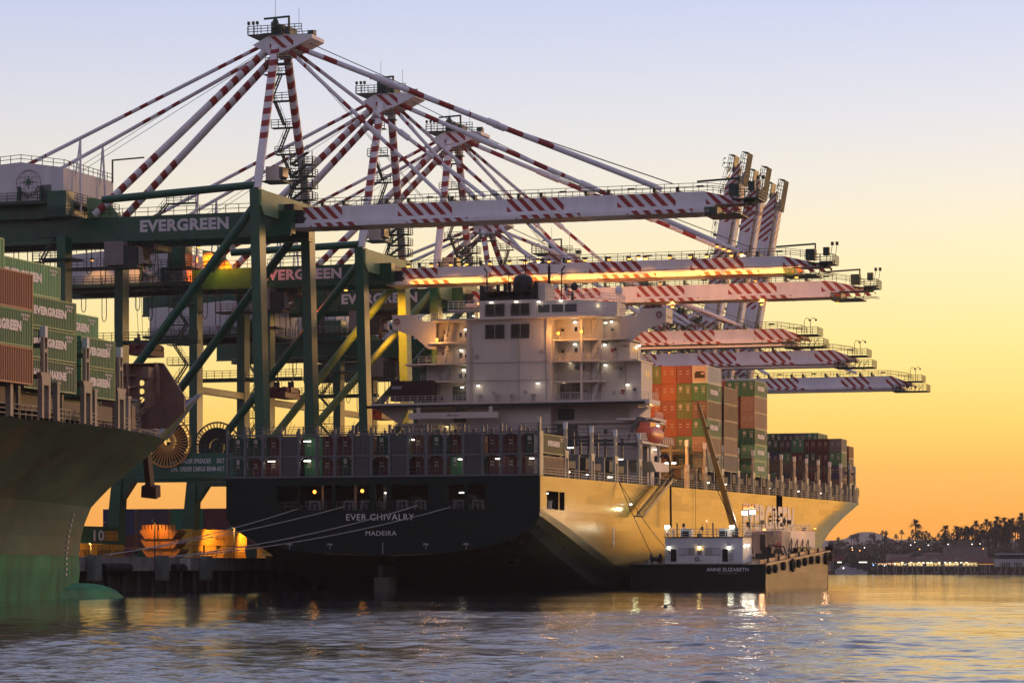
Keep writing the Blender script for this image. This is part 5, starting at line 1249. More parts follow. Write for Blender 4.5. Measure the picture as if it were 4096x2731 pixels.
    tr_ = part(o, 'trolley', mb, [mat('cab_grey', (.20, .17, .16), .5), DARK])
    mb = MB(); mb.prism([(cx + 1.81, g0 - 4.0), (cx + 2.9, g0 - 3.7), (cx + 2.4, g0 - 1.4), (cx + 1.81, g0 - 1.4)], 'y', yc - 6.0, yc - 3.6); part(tr_, 'cab_window', mb, mat('cab_glass', (.10, .07, .05), .06, spec=1.0))
    for k in range(10 if style == 'A' else 6):
        mb = MB(); x = -76 + k * 2.9 + (.7 if k % 2 else 0); d = 2.6 + 1.6 * ((k * 7) % 3)
        mb.path([(x - .38, yc - 4.6, g0 - .2), (x - .38, yc - 4.6, g0 - d), (x - .25, yc - 4.6, g0 - d - .6), (x, yc - 4.6, g0 - d - .8), (x + .25, yc - 4.6, g0 - d - .6), (x + .38, yc - 4.6, g0 - d), (x + .38, yc - 4.6, g0 - .2)], .07, 5); part(o, 'festoon_cable', mb, BLACK)
    for k in range(4):
        mb = MB(); x = cx + 3 + k * 2.1; mb.path([(x - 1, yc - 4.6, g0 - .2), (x - .7, yc - 4.6, g0 - 5.4), (x, yc - 4.6, g0 - 7.6), (x + .7, yc - 4.6, g0 - 5.4), (x + 1, yc - 4.6, g0 - .2)], .06, 5); part(o, 'festoon_cable', mb, BLACK)
    mb = MB(); x0 = xl - 2.6
    for q in range(9):
        za, zb_ = 19 + (g0 - 19) * q / 9, 19 + (g0 - 19) * (q + 1) / 9; s = 1 if q % 2 == 0 else -1
        mb.stair((x0 - s * 1.1, yn, za), (x0 + s * 1.1, yn, zb_), .9, (0, 1, 0)); mb.box(x0 - 2, x0 + 2, yn - .7, yn + .7, zb_ - .12, zb_); mb.rail([(x0 - 2, yn - .7, zb_), (x0 + 2, yn - .7, zb_)], 1.1, 1.0, .04, wires=3); mb.beam((x0 + 1.6, yn, zb_), (xl - .6, yn, zb_ - .2), .15, .3)
    part(o, 'stair_tower', mb, RAIL); mb = MB()
    for k in range(20): mb.box(xl - 1.5, xl - 1.0, yn - .03, yn + .03, 9 + k * .33, 9.05 + k * .33)
    mb.box(xl - 1.55, xl - 1.48, yn - .04, yn + .04, 9, 15.6); mb.box(xl - 1.02, xl - .96, yn - .04, yn + .04, 9, 15.6)
    part(o, 'ladder', mb, RAIL)
    if style == 'A':
        mb = MB(); q = C.get('walk', g0 - 14); mb.box(-62, -44, yf - .6, yf + .6, q, q + .6); mb.rail([(-62, yf - .6, q + .6), (-44, yf - .6, q + .6)], 1.2, 1.4, .04, wires=3); part(o, 'service_walkway', mb, RAIL)
    return o, mh, bo, gd
def reel(o, x, y, z, r=3.6, face=-1.3, m=None):
    mb = MB(); yy = y + face
    n = 40
    for k in range(n):
        a = 2 * math.pi * k / n; c, s = math.cos(a), math.sin(a); mb.beam((x + c * .5, yy, z + s * .5), (x + c * r, yy, z + s * r), .09, .14)
    for rr in (r, r * .97): mb.path([(x + rr * math.cos(2 * math.pi * k / 32), yy, z + rr * math.sin(2 * math.pi * k / 32)) for k in range(33)], .07, 5)
    mb.lathe((x, yy + .25 if m is None else yy - .2, z), [(1.3, 0), (2.9, 0), (2.9, .25), (1.3, .25)], 28, 1, 'y')
    mb.beam((x - .5, yy + .6, z - 2.2), (x, yy + .6, z), .3, .3, 1); mb.beam((x + .5, yy + .6, z - 2.2), (x, yy + .6, z), .3, .3, 1)
    return part(o, 'cable_reel', mb, [m or mat('reel_orange', (.5, .22, .05), .45), BLACK])  # orange glow on the near reel's spokes is put into their colour
def spreader(x, y, z, zt, label, org=None):
    o = thing('container_spreader', label, 'spreader', (x, y, z), 'container spreaders hanging from the cranes')
    mb = MB(); mb.box(x - 1.3, x + 1.3, y - 3.2, y + 3.2, z, z + .9); mb.lathe((x - .9, y, z + 1.2), [(.0001, -3), (.55, -2.9), (.55, 2.9), (.0001, 3)], 10, 0, 'y'); mb.lathe((x + .9, y, z + 1.2), [(.0001, -3), (.55, -2.9), (.55, 2.9), (.0001, 3)], 10, 0, 'y')
    mb.box(x - 2.0, x + 1.6, y - 1.5, y + 1.5, z + .9, z + 1.7); part(o, 'beam', mb, mat('spreader_red', (.10, .016, .014), .5))
    mb = MB()
    for dx in (-1.2, 1.2): mb.box(x + dx - .12, x + dx + .12, y - .12, y + .12, z + 1.7, z + 3.2); mb.box(x + dx - .5, x + dx + .5, y - .6, y - .5, z + 1.7, z + 2.6)
    for dx in (-1.2, -.6, .6, 1.2): mb.beam((x + dx, y, z + 2), (x + dx * 1.6, y, zt), .05, .05)
    part(o, 'hoist_ropes', mb, DARK)
    return o
BL = [(-23.3, -17.3), (-9.0, -1.0), (7.0, 15.2), (22.8, 31.0), (35.2, 40.0)]
C1 = dict(girder=(50.0, 53.2), leg=55.6, apex=77.2, boom=(53.85, 52.0, 50.9), tip=40.4, blocks=BL, n='10', cab=-48.5)
C2 = dict(xl=-54.4, girder=(47.1, 50.0), leg=51.8, apex=75.4, boom=(49.35, 47.55, 46.7), tip=42.4, blocks=BL[:4] + [(37.0, 42.0)], n='9', cab=-43, ax=-26.4, tx=-45.6, tw=13.4, hz=47.8)
C3 = dict(girder=(46.4, 49.5), leg=50.8, apex=74.6, boom=(49.0, 47.2, 46.3), tip=42.6, blocks=[(-23.3, -16.5), (-9, -1), (5.2, 13.2), (20.5, 28.5), (35.8, 42.2)], n='8', cab=-40, ax=-27.0, tx=-45.5, tw=13.5, hz=42.5)
cr1, mh1, bo1, gd1 = crane(33.5, C1, 'nearest and tallest green quay crane, its white mast head the highest point')
cr2, mh2, bo2, gd2 = crane(75.0, C2, 'green quay crane with a row of lit orange lamps along its striped boom')
cr3, mh3, bo3, gd3 = crane(110.0, C3, 'green quay crane whose orange-glowing striped boom passes just behind the radome')
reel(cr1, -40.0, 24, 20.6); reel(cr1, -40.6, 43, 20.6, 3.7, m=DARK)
C4 = dict(girder=(41.0, 43.8), leg=45.5, apex=63.5, boom=(44.3, 42.3, 41.2), tip=26.7, blocks=[(-20, -13), (-6, 2), (5, 10.5), (17.5, 26.2)], ax=-31.5, pyl=.1, hw=8.5)
C5 = dict(C4, boom=(43.7, 41.5, 40.5), girder=(40.2, 43), tip=27.4, blocks=[(-18, -11), (-3, 4.5), (9, 15), (19.5, 27)], apex=62.5)
C6 = dict(C4, boom=(43.0, 40.8, 39.9), girder=(39.6, 42.4), tip=27.0, blocks=[(-4, 3), (12, 18), (21.5, 26.6)], apex=62)
crane(142, C4, 'smaller crane with the uppermost of three slim lowered booms over the containers', 'B')
crane(185, C5, 'smaller crane with the middle one of three slim lowered booms', 'B')
crane(250, C6, 'farthest crane with a lowered boom, the lowest of three slim ones', 'B')
for yc, l, rr, ll in ((272, 'crane with raised boom, the tallest and leftmost of the three standing booms', 80, 26.5), (292, 'crane with raised boom, the middle one of the three standing booms', 80, 26), (311, 'crane with raised boom and red beacon, the rightmost of the three standing booms', 80, 25.5)):
    crane(yc, dict(C4, boom=(44.5, 42.0, 40.6), tip=ll, blocks=[(-18, -8), (-2, 8), (14, 27)], apex=60, **{'raise': rr}, ax=-34, hw=8), l, 'B')
spreader(-46.5, 30, 33.2, 46.5, 'dark red spreader hanging beside the left diagonal brace of the nearest crane')
spreader(-42.5, 73, 29.5, 43.5, 'dark red spreader hanging behind the near seaward leg of the nearest crane')
spreader(-40.0, 110, 28.0, 42.5, 'dark red spreader hanging left of the lamplit yellow crane leg')
# lamps on the cranes
def spotlamp(par, p, to, power, col=SOD, m=None, name='floodlight', ang=110, sz=.42):
    b = MB(); x, y, z = p; b.box(x - sz / 2 - .05, x + sz / 2 + .05, y - .2, y + .2, z + .01, z + .35, 1); b.box(x - sz / 2, x + sz / 2, y - .18, y + .18, z - .16, z, 0); q = part(par, name, b, [m or LS, GREY])
    if power: light(q, (x, y, z - .35), power, col, .2, 'SPOT', to, ang)
for k in range(17):
    x = -21.5 + k * 3.15 + (.6 if k % 3 else 0)
    spotlamp(bo2, (x, 75.0 - 3.4, 49.5), (x, 75 - 2.5, 46.0), 150 if k % 2 == 0 else 0)
spotlamp(bo2, (27.4, 71.3, 50.9), (28, 73.5, 48), 120); spotlamp(bo2, (28.4, 71.3, 50.5), (28, 73.5, 48), 0); spotlamp(bo2, (29.2, 71.3, 50.2), (29, 73, 48), 0)
for x in (-18, -2, 14, 30): spotlamp(bo2, (x, 76.2, 50.2), (x + 4, 108, 47.0), 15000, (1, .40, .12), ang=75)
for x in (-12, 8, 24): spotlamp(bo3, (x, 112.8, 49.8), (x + 2, 141, 43), 9000, (1, .40, .12), ang=75)
for k in range(5):                                                            # added lamp strips that brighten the trolley flange, in place of a lamp row
    x = -15.5 + k * 12.4; b = MB(); b.box(x - 5.8, x + 5.8, 70.6, 70.75, 47.5, 47.62)
    for d in (-5, 0, 5): b.beam((x + d, 70.7, 47.6), (x + d, 73.3, 47.9), .07, .07)
    q = part(bo2, 'flange_lamp', b, [GREY]); l_ = light(q, (x, 70.75, 47.3), 190, (1, .46, .05), .15, 'AREA'); l_.data.shape = 'RECTANGLE'; l_.data.size = 11.4; l_.data.size_y = .14
    l_.data.spread = R(64); l_.rotation_euler = (R(76), 0, 0)
for x in (-20, -5, 10, 25): spotlamp(bo3, (x, 112.9, 46.0), (x, 110, 46.6), 420, (1, .5, .12), ang=160)
spotlamp(bo3, (38.5, 107.8, 45.4), (38.5, 108, 40), 200); spotlamp(bo2, (39.5, 71, 45.9), (39.5, 72, 40), 200)
spotlamp(gd2, (-55.2, 68.4, 53.2), (-54.6, 69.8, 50.4), 9000, (1, .13, .004)); spotlamp(gd2, (-52.6, 68.6, 52.0), (-50, 69.3, 48), 9000, (1, .11, .002), ang=130)
spotlamp(gd2, (-49.0, 68.3, 52.4), (-49, 69.5, 50.5), 3000, (1, .13, .004))
for x in (-71.5, -65.5): spotlamp(mh2, (x, 64.0, 51.2), (x, 65.5, 48), 700)
for x, y, p in ((-30.5, 88, 2600), (-24, 70, 0)): pass
spotlamp(gd2, (-31, 69.5, 45.9), (-27, 84.5, 36), 42000, (1, .36, .012), ang=75); spotlamp(gd3, (-36, 95, 44.5), (-30, 100.5, 30), 30000, (1, .3, .015), ang=80)
for k, (x, y, z) in enumerate(((-34, 112, 31.5), (-33, 112, 31.5), (-37.5, 112, 31.2))): spotlamp(gd3, (x, y, z), (x, y, 20), 0)
# ------------------------------------------------------------------ barge alongside (port frame, 22.5 < x < 40.5, 44.5 < y < 94)
bx0, bx1, by0, by1 = 21.3, 40.5, 44.6, 94.0
def bz(y): return 3.45 + .046 * (y - by0)
barge = thing('bunker_barge', 'black bunker barge with white stern house and yellow crane boom, beside the big ship', 'barge', (31, 60, 0))
BARGEB = hull_mat('barge_black', (.008, .009, .009), .3, .05, plates=False, rough=.55)
BARGES = hull_mat('barge_side_brown', (.13, .105, .075), .35, .22, plates=True, rough=.5, spec=.15)
mb = MB()
mb.prism([(bx0, bz(by0)), (bx1, bz(by0)), (bx1, 1.6), (bx1 - .3, -1), (bx0, -1)], 'y', by0 - .02, by0 + .3, 0)
mb.box(bx0 + .1, bx1 - .1, by0 - .1, by0 - .03, bz(by0) - .25, bz(by0) - .1, 0)
ys = [by0, 55, 66, 77, 86, 91, 94]
for a, b in zip(ys, ys[1:]):
    xa = bx1 - (0 if a < 90 else (a - 90) * .45); xb = bx1 - (0 if b < 90 else (b - 90) * .45)
    ra, rb = (1.0, 1.0) if b <= 91 else (1.0, .9)
    mb.face([(xa + .0, a + (2.6 if a == by0 else 0), -1), (xb, b - (2.2 if b > 93 else .6 if b > 90 else 0), -1), (xb, b, bz(b)), (xa, a, bz(a))], 1)
    mb.face([(bx0, a, -1), (bx0, a, bz(a)), (bx0, b, bz(b)), (bx0, b, -1)], 0)
    mb.face([(bx0, a, bz(a) - .02), (xa, a, bz(a) - .02), (xb, b, bz(b) - .02), (bx0, b, bz(b) - .02)], 2)
mb.face([(bx1, by0, bz(by0)), (bx1, by0, -1), (bx1, by0 + 2.6, -1)], 0)
mb.face([(bx0, by1 - 2, -1), (bx0, by1, bz(by1)), (bx1 - 1.8, by1, bz(by1)), (bx1 - 1.8, by1 - 2.2, -1)], 1)
part(barge, 'hull', mb, [BARGEB, BARGES, mat('barge_deck', (.10, .065, .045), .7, rust=.3)])
mb = MB(); letters(mb, 'ANNE ELIZABETH', '-y', (32.2, by0 - .06, 2.5), 5.9, .5, .025); part(barge, 'barge_name', mb, LETTER)
mb = MB(); letters(mb, 'PORTLAND, OR', '-y', (33.9, by0 - .06, 2.1), 2.6, .25, .01); part(barge, 'home_port', mb, mat('dim_lettering', (.28, .26, .25), .6))
mb = MB(); mb.box(bx1 - .25, bx1 + .12, by0, 90, 0, .18); mb.v = [(x, y, z + bz(y) - .1) for x, y, z in mb.v]
mb.prism([(by0, bz(by0)), (90, bz(90)), (90, bz(90) + .55), (by0, bz(by0) + .55)], 'x', bx1 - .9, bx1 - .75, 0)
part(barge, 'gunwale', mb, mat('gunwale_rust', (.36, .18, .10), .5, rust=.3))
for k, (y, z) in enumerate(((45.9, 2.7), (49.9, 2.85), (55.4, 3.2), (61.5, 3.35), (65.8, 3.6), (70.3, 3.85), (75, 4.1), (80, 4.2), (86.2, 4.4), (90.4, 4.65), (92.8, 5.7), (90.8, 6.0))):
    r = .95 if k in (3, 8) else .62; w = .42 if k < 10 else .6
    b = MB(); x = bx1 + .04 - (0 if y < 90 else (y - 90) * .45)
    b.lathe((x, y, z), [(r * .55, .02), (r * .9, 0), (r, w * .3), (r, w * .7), (r * .9, w), (r * .55, w * .95), (r * .5, w * .5), (r * .55, .02)], 16, 0, 'x')
    part(barge, 'tyre_fender', b, RUBBER)
yh = by0 + 3.0; hz0 = bz(yh)
mb = MB(); mb.prism([(25.5, hz0), (36.6, hz0), (36.6, 7.2), (35.4, 7.25), (25.5, 7.15)], 'y', yh, yh + 5.5); mb.box(25.3, 36.8, yh - .15, yh + 5.6, 7.2, 7.3, 1)
house = part(barge, 'stern_house', mb, [mat('barge_house_white', (.62, .62, .66), .45, var=.1, rust=.06, rustcol=(.3, .2, .12), streak=True), mat('roof_rust', (.12, .08, .06), .7)])
for x in (26.35, 33.7):
    b = MB(); b.prism([(x, hz0 + .25), (x + .8, hz0 + .25), (x + .8, 5.45), (x + .65, 5.6), (x + .15, 5.6), (x, 5.45)], 'y', yh - .04, yh - .01, 0); part(house, 'doorway', b, BLACK)
for x in (25.6, 34.6):
    b = MB(); b.box(x, x + .72, yh - .12, yh - .05, hz0 + .3, 5.6, 0)
    for k in range(4): b.box(x + .12, x + .6, yh - .15, yh - .121, hz0 + .55 + k * .4, hz0 + .61 + k * .4, 1)
    part(house, 'door', b, [mat('door_white', (.5, .5, .52), .5), GREY])
for x, op in ((27.5, 1), (28.75, 0), (31.2, 0), (32.4, 1)):
    b = MB(); b.box(x, x + 1.05, yh - .06, yh - .01, 4.75, 5.75, 0); b.box(x + .08, x + .97, yh - .075, yh - .061, 4.83, 5.67, 1 if op else 0); part(house, 'window_shutter', b, [mat('shutter_grey', (.30, .30, .31), .5), mat('shutter_white', (.5, .5, .52), .5)])
b = MB(); b.box(30.2, 30.75, yh - .1, yh, 4.8, 5.4); b.box(29.9, 31.0, yh - .04, yh, 4.0, 4.05); b.lathe((30.1, yh - .06, 4.2), [(.2, -.05), (.32, -.05), (.32, .05), (.2, .05)], 12, 0, 'y'); part(house, 'wall_box', b, GREY)
for x in (26.1, 30.45, 34.65): lamp(house, (x, yh - .12, 5.95), (.22, .18, .2), LW if x != 30.45 else emit('lamp_amber', (1, .72, .25), 18), 14, WHT if x != 30.45 else (1, .6, .15), off=(0, -.15, -.05), rad=.1)
for y in (yh + 1.2, yh + 3.4):
    q = lamp(house, (36.68, y, 6.2), (.22, .18, .2), LW, 0); light(q, (37.0, y, 6.0), 14, WHT, .1)
mb = MB(); mb.rail([(25.5, yh, 7.3), (36.6, yh, 7.3), (36.6, yh + 5.5, 7.3)], 1.05, 1.2, .04, wires=3); mb.rail([(25.5, yh + 5.5, 7.3), (25.5, yh, 7.3)], 1.05, 1.2, .04, wires=3); part(house, 'roof_rail', mb, mat('rail_white', (.55, .52, .5), .5))
for x in (27.35, 32.85):
    b = MB(); b.prism([(x, 7.3), (x + 1.4, 7.3), (x + 1.4, 8.4), (x + .2, 8.5), (x, 8.2)], 'y', yh + 1.5, yh + 3.4, 0); b.box(x + .1, x + 1.2, yh + 1.46, yh + 1.499, 7.4, 8.15, 1); part(house, 'vent_cowl', b, [mat('barge_house_white', (.6, .6, .63), .5), BLACK])
b = MB()
for x, h in ((26.75, 1.9), (31.9, 1.95)): b.path([(x, yh + 2, 7.3), (x, yh + 2, 7.3 + h - .3), (x - .08, yh + 2, 7.3 + h)], .1, 8)
b.beam((30.35, yh + 2, 7.3), (30.35, yh + 2, 9.2), .06, .06); b.box(30.15, 30.55, yh + 1.9, yh + 2.1, 8.2, 8.7); b.box(29.7, 30.3, yh + 1.6, yh + 2.2, 7.3, 7.8); b.beam((27.2, yh + 4, 7.3), (27.2, yh + 4, 9.0), .07, .07); b.box(27.0, 27.4, yh + 3.9, yh + 4.1, 8.7, 9.2)
b.beam((36.2, yh + 5, 7.3), (36.2, yh + 5, 9.0), .07, .07); b.box(36.0, 36.5, yh + 4.9, yh + 5.1, 8.8, 9.4)
part(house, 'roof_pipes', b, DARK)
b = MB(); b.beam((30.95, yh + 2.2, 7.3), (30.95, yh + 2.2, 9.4), .05, .05, 1); b.ball((30.95, yh + 2.2, 9.5), .13, 8, 0); part(house, 'beacon', b, [LR, GREY])
for x in (25.75, 35.0):
    b = MB(); b.beam((x, yh + .6, 7.3), (x, yh + .6, 8.6), .09, .09, 1); b.box(x - .32, x + .32, yh + .2, yh + .5, 8.55, 8.85, 0); q = part(house, 'floodlight', b, [emit('flood_white', (.97, 1.0, .8), 16), GREY]); light(q, (x, yh - .1, 8.5), 90, (.95, 1, .75), .2)
# deck mast with big floodlights
mb = MB(); my = by0 + 14
mb.beam((35.1, my, 4), (35.1, my, 11.2), .16, .16); mb.beam((34.4, my, 4), (35.1, my, 7.5), .1, .1); mb.beam((35.8, my, 4), (35.1, my, 7.5), .1, .1); mb.box(34.3, 35.9, my - .1, my + .1, 11.0, 11.15); mb.beam((33.6, my, 8.4), (36.8, my, 9.3), .05, .05); mb.rail([(33.6, my, 8.4), (36.8, my, 8.4)], .95, 1.6, .03)
mast_ = part(barge, 'light_mast', mb, DARK)
for x, z, l in ((34.45, 10.75, 1), (35.6, 10.85, 1), (34.6, 11.6, 0), (35.5, 11.65, 0)):
    b = MB(); b.box(x - .33, x + .33, my - .45, my - .2, z - .25, z + .25, 0 if l else 2); b.box(x - .38, x + .38, my - .19, my + .15, z - .3, z + .3, 1); q = part(mast_, 'floodlight', b, [emit('flood_bright', (1.0, .98, .86), 30), GREY, mat('flood_orange', (.4, .12, .03), .5)])
    if l: light(q, (x, my - .8, z), 260, (1, .95, .75), .25)
mb = MB()                                                                    # pink-lit tank house forward
mb.prism([(32.6, 4.6), (38.2, 4.6), (38.2, 8.3), (32.6, 8.1)], 'y', 66, 72, 0); mb.prism([(66, 5.0), (96, 6.0), (96, 8.5), (66, 8.4)], 'x', 33, 38.2, 0); mb.v = [(x, min(y, 90.0), z) for x, y, z in mb.v]; mb.box(36.6, 37.2, 88, 88.6, 8.4, 9.1, 1)
th_ = part(barge, 'tank_house', mb, [mat('tank_house_cream', (.62, .50, .46), .5, var=.08, rust=.05), BLACK])
b = MB(); b.box(35.0, 35.75, 65.94, 65.99, 5.6, 7.8); part(th_, 'doorway', b, BLACK)
b = MB()
for k in range(8): b.box(36.2, 36.8, 65.9, 65.96, 5.4 + k * .34, 5.45 + k * .34)
b.box(36.17, 36.22, 65.9, 65.97, 5.2, 8.2); b.box(36.78, 36.83, 65.9, 65.97, 5.2, 8.2); part(th_, 'ladder', b, GREY)
b = MB(); b.lathe((37.7, 65.92, 6.2), [(.25, -.05), (.4, -.05), (.4, .06), (.25, .06)], 14, 0, 'y'); part(th_, 'life_ring', b, ORANGE)
b = MB()
for y in (70, 74, 78, 82): b.path([(38.3, y, 5.3), (38.6, y, 6.6), (38.6, y + .8, 7.2), (38.5, y + 1.5, 6.6), (38.4, y + 1.5, 5.3)], .08, 5)
for y in (72, 76, 79): b.box(38.5, 39.3, y, y + 1.6, 4.9, 5.9); b.rail([(39.2, y, 4.8), (39.2, y + 2.5, 4.9)], 1.2, .7, .05, wires=3)
b.lathe((37.8, 66.0, 5.2), [(.0001, -1.2), (.55, -1.1), (.55, 1.1), (.0001, 1.2)], 10, 0, 'y'); b.box(36.7, 39.6, 55, 60, 4.2, 5.0); b.box(37.2, 38.6, 57, 58.6, 5.0, 5.9)
for y in (56, 58.5, 61): b.path([(38, y, 5), (38.4, y, 6.2), (39.4, y + .6, 6.0), (39.7, y + 1, 4.8)], .11, 6)
for y in range(48, 90, 7): b.box(bx1 - .6, bx1 - .3, y, y + .4, bz(y) + .0, bz(y) + .75)
part(barge, 'deck_gear', b, mat('gear_dark', (.035, .03, .028), .6, rust=.2))
b = MB()
b.beam((37.8, my + 4, 6), (37.8, my + 4, 11.3), .1, .1)
for z, w in ((8.5, 1.8), (9.8, .9), (10.4, .8)): b.beam((37.8 - w, my + 4, z), (37.8 + w, my + 4, z), .08, .08)
for x, z in ((37.2, 9.7), (38.4, 9.7), (37.2, 10.3), (38.4, 10.3), (37.8, 11.3)): b.ball((x, my + 4, z), .2, 8)
for x in (36.1, 40.0): b.box(x - .3, x + .3, my + 3.7, my + 4.2, 9.2, 9.8)
b.prism([(39.3, 9.0), (39.55, 9.6), (39.3, 10.3), (39.05, 9.6)], 'y', my + 3.8, my + 4.2)
part(barge, 'signal_mast', b, DARK)
b = MB(); b.rail([(33, 68, 8.3), (38, 68, 8.3), (38, 88, 8.5)], 1.0, 1.5, .04, wires=3); part(th_, 'roof_rail', b, mat('rail_white', (.55, .52, .5), .5))
q = lamp(barge, (36.5, 62, 8.5), (.4, .3, .15), LS, 0); light(q, (36.5, 60.5, 8.6), 420, (1, .50, .25), .3)
q = lamp(barge, (40.2, 80, 8.9), (.3, .3, .15), LS, 0); light(q, (41.8, 80, 8.6), 220, (1, .50, .25), .3)
b = MB(); b.beam((34.3, by0 + 8, 8.4), (29.05, by0 + 8, 26.1), .85, .95, 0, .4, .45); b.tube((34.4, by0 + 8, 4), (34.4, by0 + 8, 8.6), .5, 10, 1); b.beam((34.9, by0 + 8, 6.5), (33.2, by0 + 8, 12.3), .3, .3, 1)
for t in (.3, .55, .8): q = Vector((34.3, by0 + 8, 8.4)).lerp(Vector((29.05, by0 + 8, 26.1)), t); b.box(q.x + .2, q.x + .6, q.y - .15, q.y + .15, q.z - .1, q.z + .2, 1)
b.path([(34.3, by0 + 7.4, 9.5), (32.7, by0 + 7.4, 12.2), (30.6, by0 + 7.4, 17), (30.4, by0 + 7.4, 19.5)], .06, 5, 1)
part(barge, 'crane_boom', b, [mat('boom_yellow', (.36, .17, .02), .5, rust=.06), DARK])
b = MB(); b.lathe((23.7, by0 + .8, 3.4), [(.3, 0), (.3, .7), (.38, .75)], 10); b.lathe((24.6, by0 + .8, 3.4), [(.25, 0), (.25, .5), (.33, .55)], 10); b.box(23.2, 25, by0 + .3, by0 + 1.3, 3.35, 3.45); part(barge, 'bollard', b, mat('bollard_grey', (.3, .28, .26), .5))
b = MB(); b.lathe((23.9, by0 + 4, 4.2), [(.8, -.7), (.8, -.6), (.35, -.55), (.35, .55), (.8, .6), (.8, .7)], 12, 0, 'x'); part(barge, 'winch', b, DARK)
barge.location = P2W(31 + 1.35, 60 - 5.45, 0)
# ropes
def rope(name, pts, r, label, mat_=ROPE):
    b = MB(); b.path(pts, r, 5); return solo(name, b, mat_, label, 'rope', pts[-1])
def sag(a, b, d, n=12): a, b = Vector(a), Vector(b); return [a.lerp(b, k / n) - Vector((0, 0, d * 4 * (k / n) * (1 - k / n))) for k in range(n + 1)]
rope('mooring_rope', sag((-11.3, -.1, 10.6), (-24, -30, 4.5), .5), .055, 'upper left of the mooring ropes, leaving the first stern opening')
rope('mooring_rope', sag((-5.0, -.1, 10.8), (-24, -31.5, 4.5), .5), .055, 'mooring rope from the fairlead under the second orange lamp')
rope('mooring_rope', sag((5.1, -.1, 10.9), (-24, -12, 4.4), .8), .065, 'mooring rope crossing above the ship name on the transom')
rope('mooring_rope', sag((9.6, -.1, 10.7), (-24, -10, 4.4), .9), .065, 'lowest mooring rope on the transom, from the far right opening')
rope('mooring_rope', sag((21.6, 37, 14.9), (25.6, by0 - 4, 4.3), .3), .05, 'steeper of two dark ropes from the ship rail to the barge', DARK)
rope('mooring_rope', sag((21.6, 37, 14.9), (28.3, by0 - 3, 4.4), .6), .05, 'longer slanting dark rope passing behind the gangway foot to the barge', DARK)
rope('pilot_rope', [(21.62, 81.5, 15.1), (21.62, 81.5, 6.0)], .03, 'thin rope hanging down the hull behind the yellow barge boom', DARK)

# ------------------------------------------------------------------ quay and yard
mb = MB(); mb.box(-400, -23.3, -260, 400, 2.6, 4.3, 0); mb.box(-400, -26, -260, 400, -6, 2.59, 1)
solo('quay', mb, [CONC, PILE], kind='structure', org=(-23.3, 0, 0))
for k in range(22):
    y = -52 + k * 4.3
    b = MB(); b.tube((-23.9, y, -3), (-23.9, y, 2.58), .32, 10); solo('quay_pile', b, PILE, 'dark round concrete pile under the edge of the quay', 'pile', (-23.9, y, 0), 'round piles under the quay edge')
FP = mat('fender_panel_grey', (.10, .115, .10), .7, rust=.2)
for k, (y, l) in enumerate(((-36.5, 'grey fender panel on the quay beside the left ship\'s stem'), (-17.2, 'grey fender panel on the quay left of the white notice'), (-3.5, 'grey fender panel on the quay right of the white notice, half lost in shadow'))):
    b = MB(); b.box(-23.2, -22.3, y - 1.1, y + 1.1, 1.4, 4.5); b.box(-22.29, -22.2, y - .9, y + .9, 1.6, 4.3); solo('fender_panel', b, FP, l, 'fender', (-23, y, 1.4), 'fender panels on the quay')
for k, (y, n) in enumerate(((-30, 7), (-11.5, 3))):
    b = MB()
    b.tube((-22.9, y - n * .55, 2.95), (-22.9, y + n * .55, 2.95), .42, 10)
    for q in range(n): b.lathe((-22.9, y - n * .5 + q * 1.1, 2.95), [(.42, -.4), (.58, -.3), (.58, .3), (.42, .4)], 12, 0, 'y')
    solo('tube_fender', b, RUBBER, ['long black rubber fender hanging on the quay left of the middle panel', 'short black rubber fender on the quay beside the white notice'][k], 'fender', (-22.9, y, 2.5))
b = MB(); b.box(-23.28, -23.2, -10.5, -7.4, 2.75, 4.15, 0)
for z in (3.85, 3.6, 3.35): b.box(-23.199, -23.19, -10.2, -8.6, z, z + .1, 1)
b.lathe((-23.19, -8.0, 3.3), [(.28, 0), (.34, 0), (.34, .01)], 14, 1, 'x'); solo('notice_board', b, [mat('notice_white', (.42, .42, .42), .6), GREY], 'small white notice board with grey lines on the quay wall', 'sign', (-23.2, -9, 2.75))
b = MB(); b.box(-28.5, -27.3, -33.3, -31.6, 4.3, 6.9, 0); b.box(-27.29, -27.25, -33.0, -32.3, 5.0, 6.5, 1); b.box(-27.29, -27.25, -32.1, -31.8, 5.4, 6.3, 1); solo('quay_kiosk', b, [mat('kiosk_grey', (.28, .27, .27), .6), DARK], 'small pale grey kiosk on the quay beside the bow', 'kiosk', (-28, -32, 4.3))
b = MB(); b.lathe((-24.6, -21, 4.3), [(.35, 0), (.28, .4), (.45, .6), (.45, .75), (.0001, .8)], 12); solo('quay_bollard', b, DARK, 'dark mooring bollard on the quay edge', 'bollard', (-24.6, -21, 4.3))
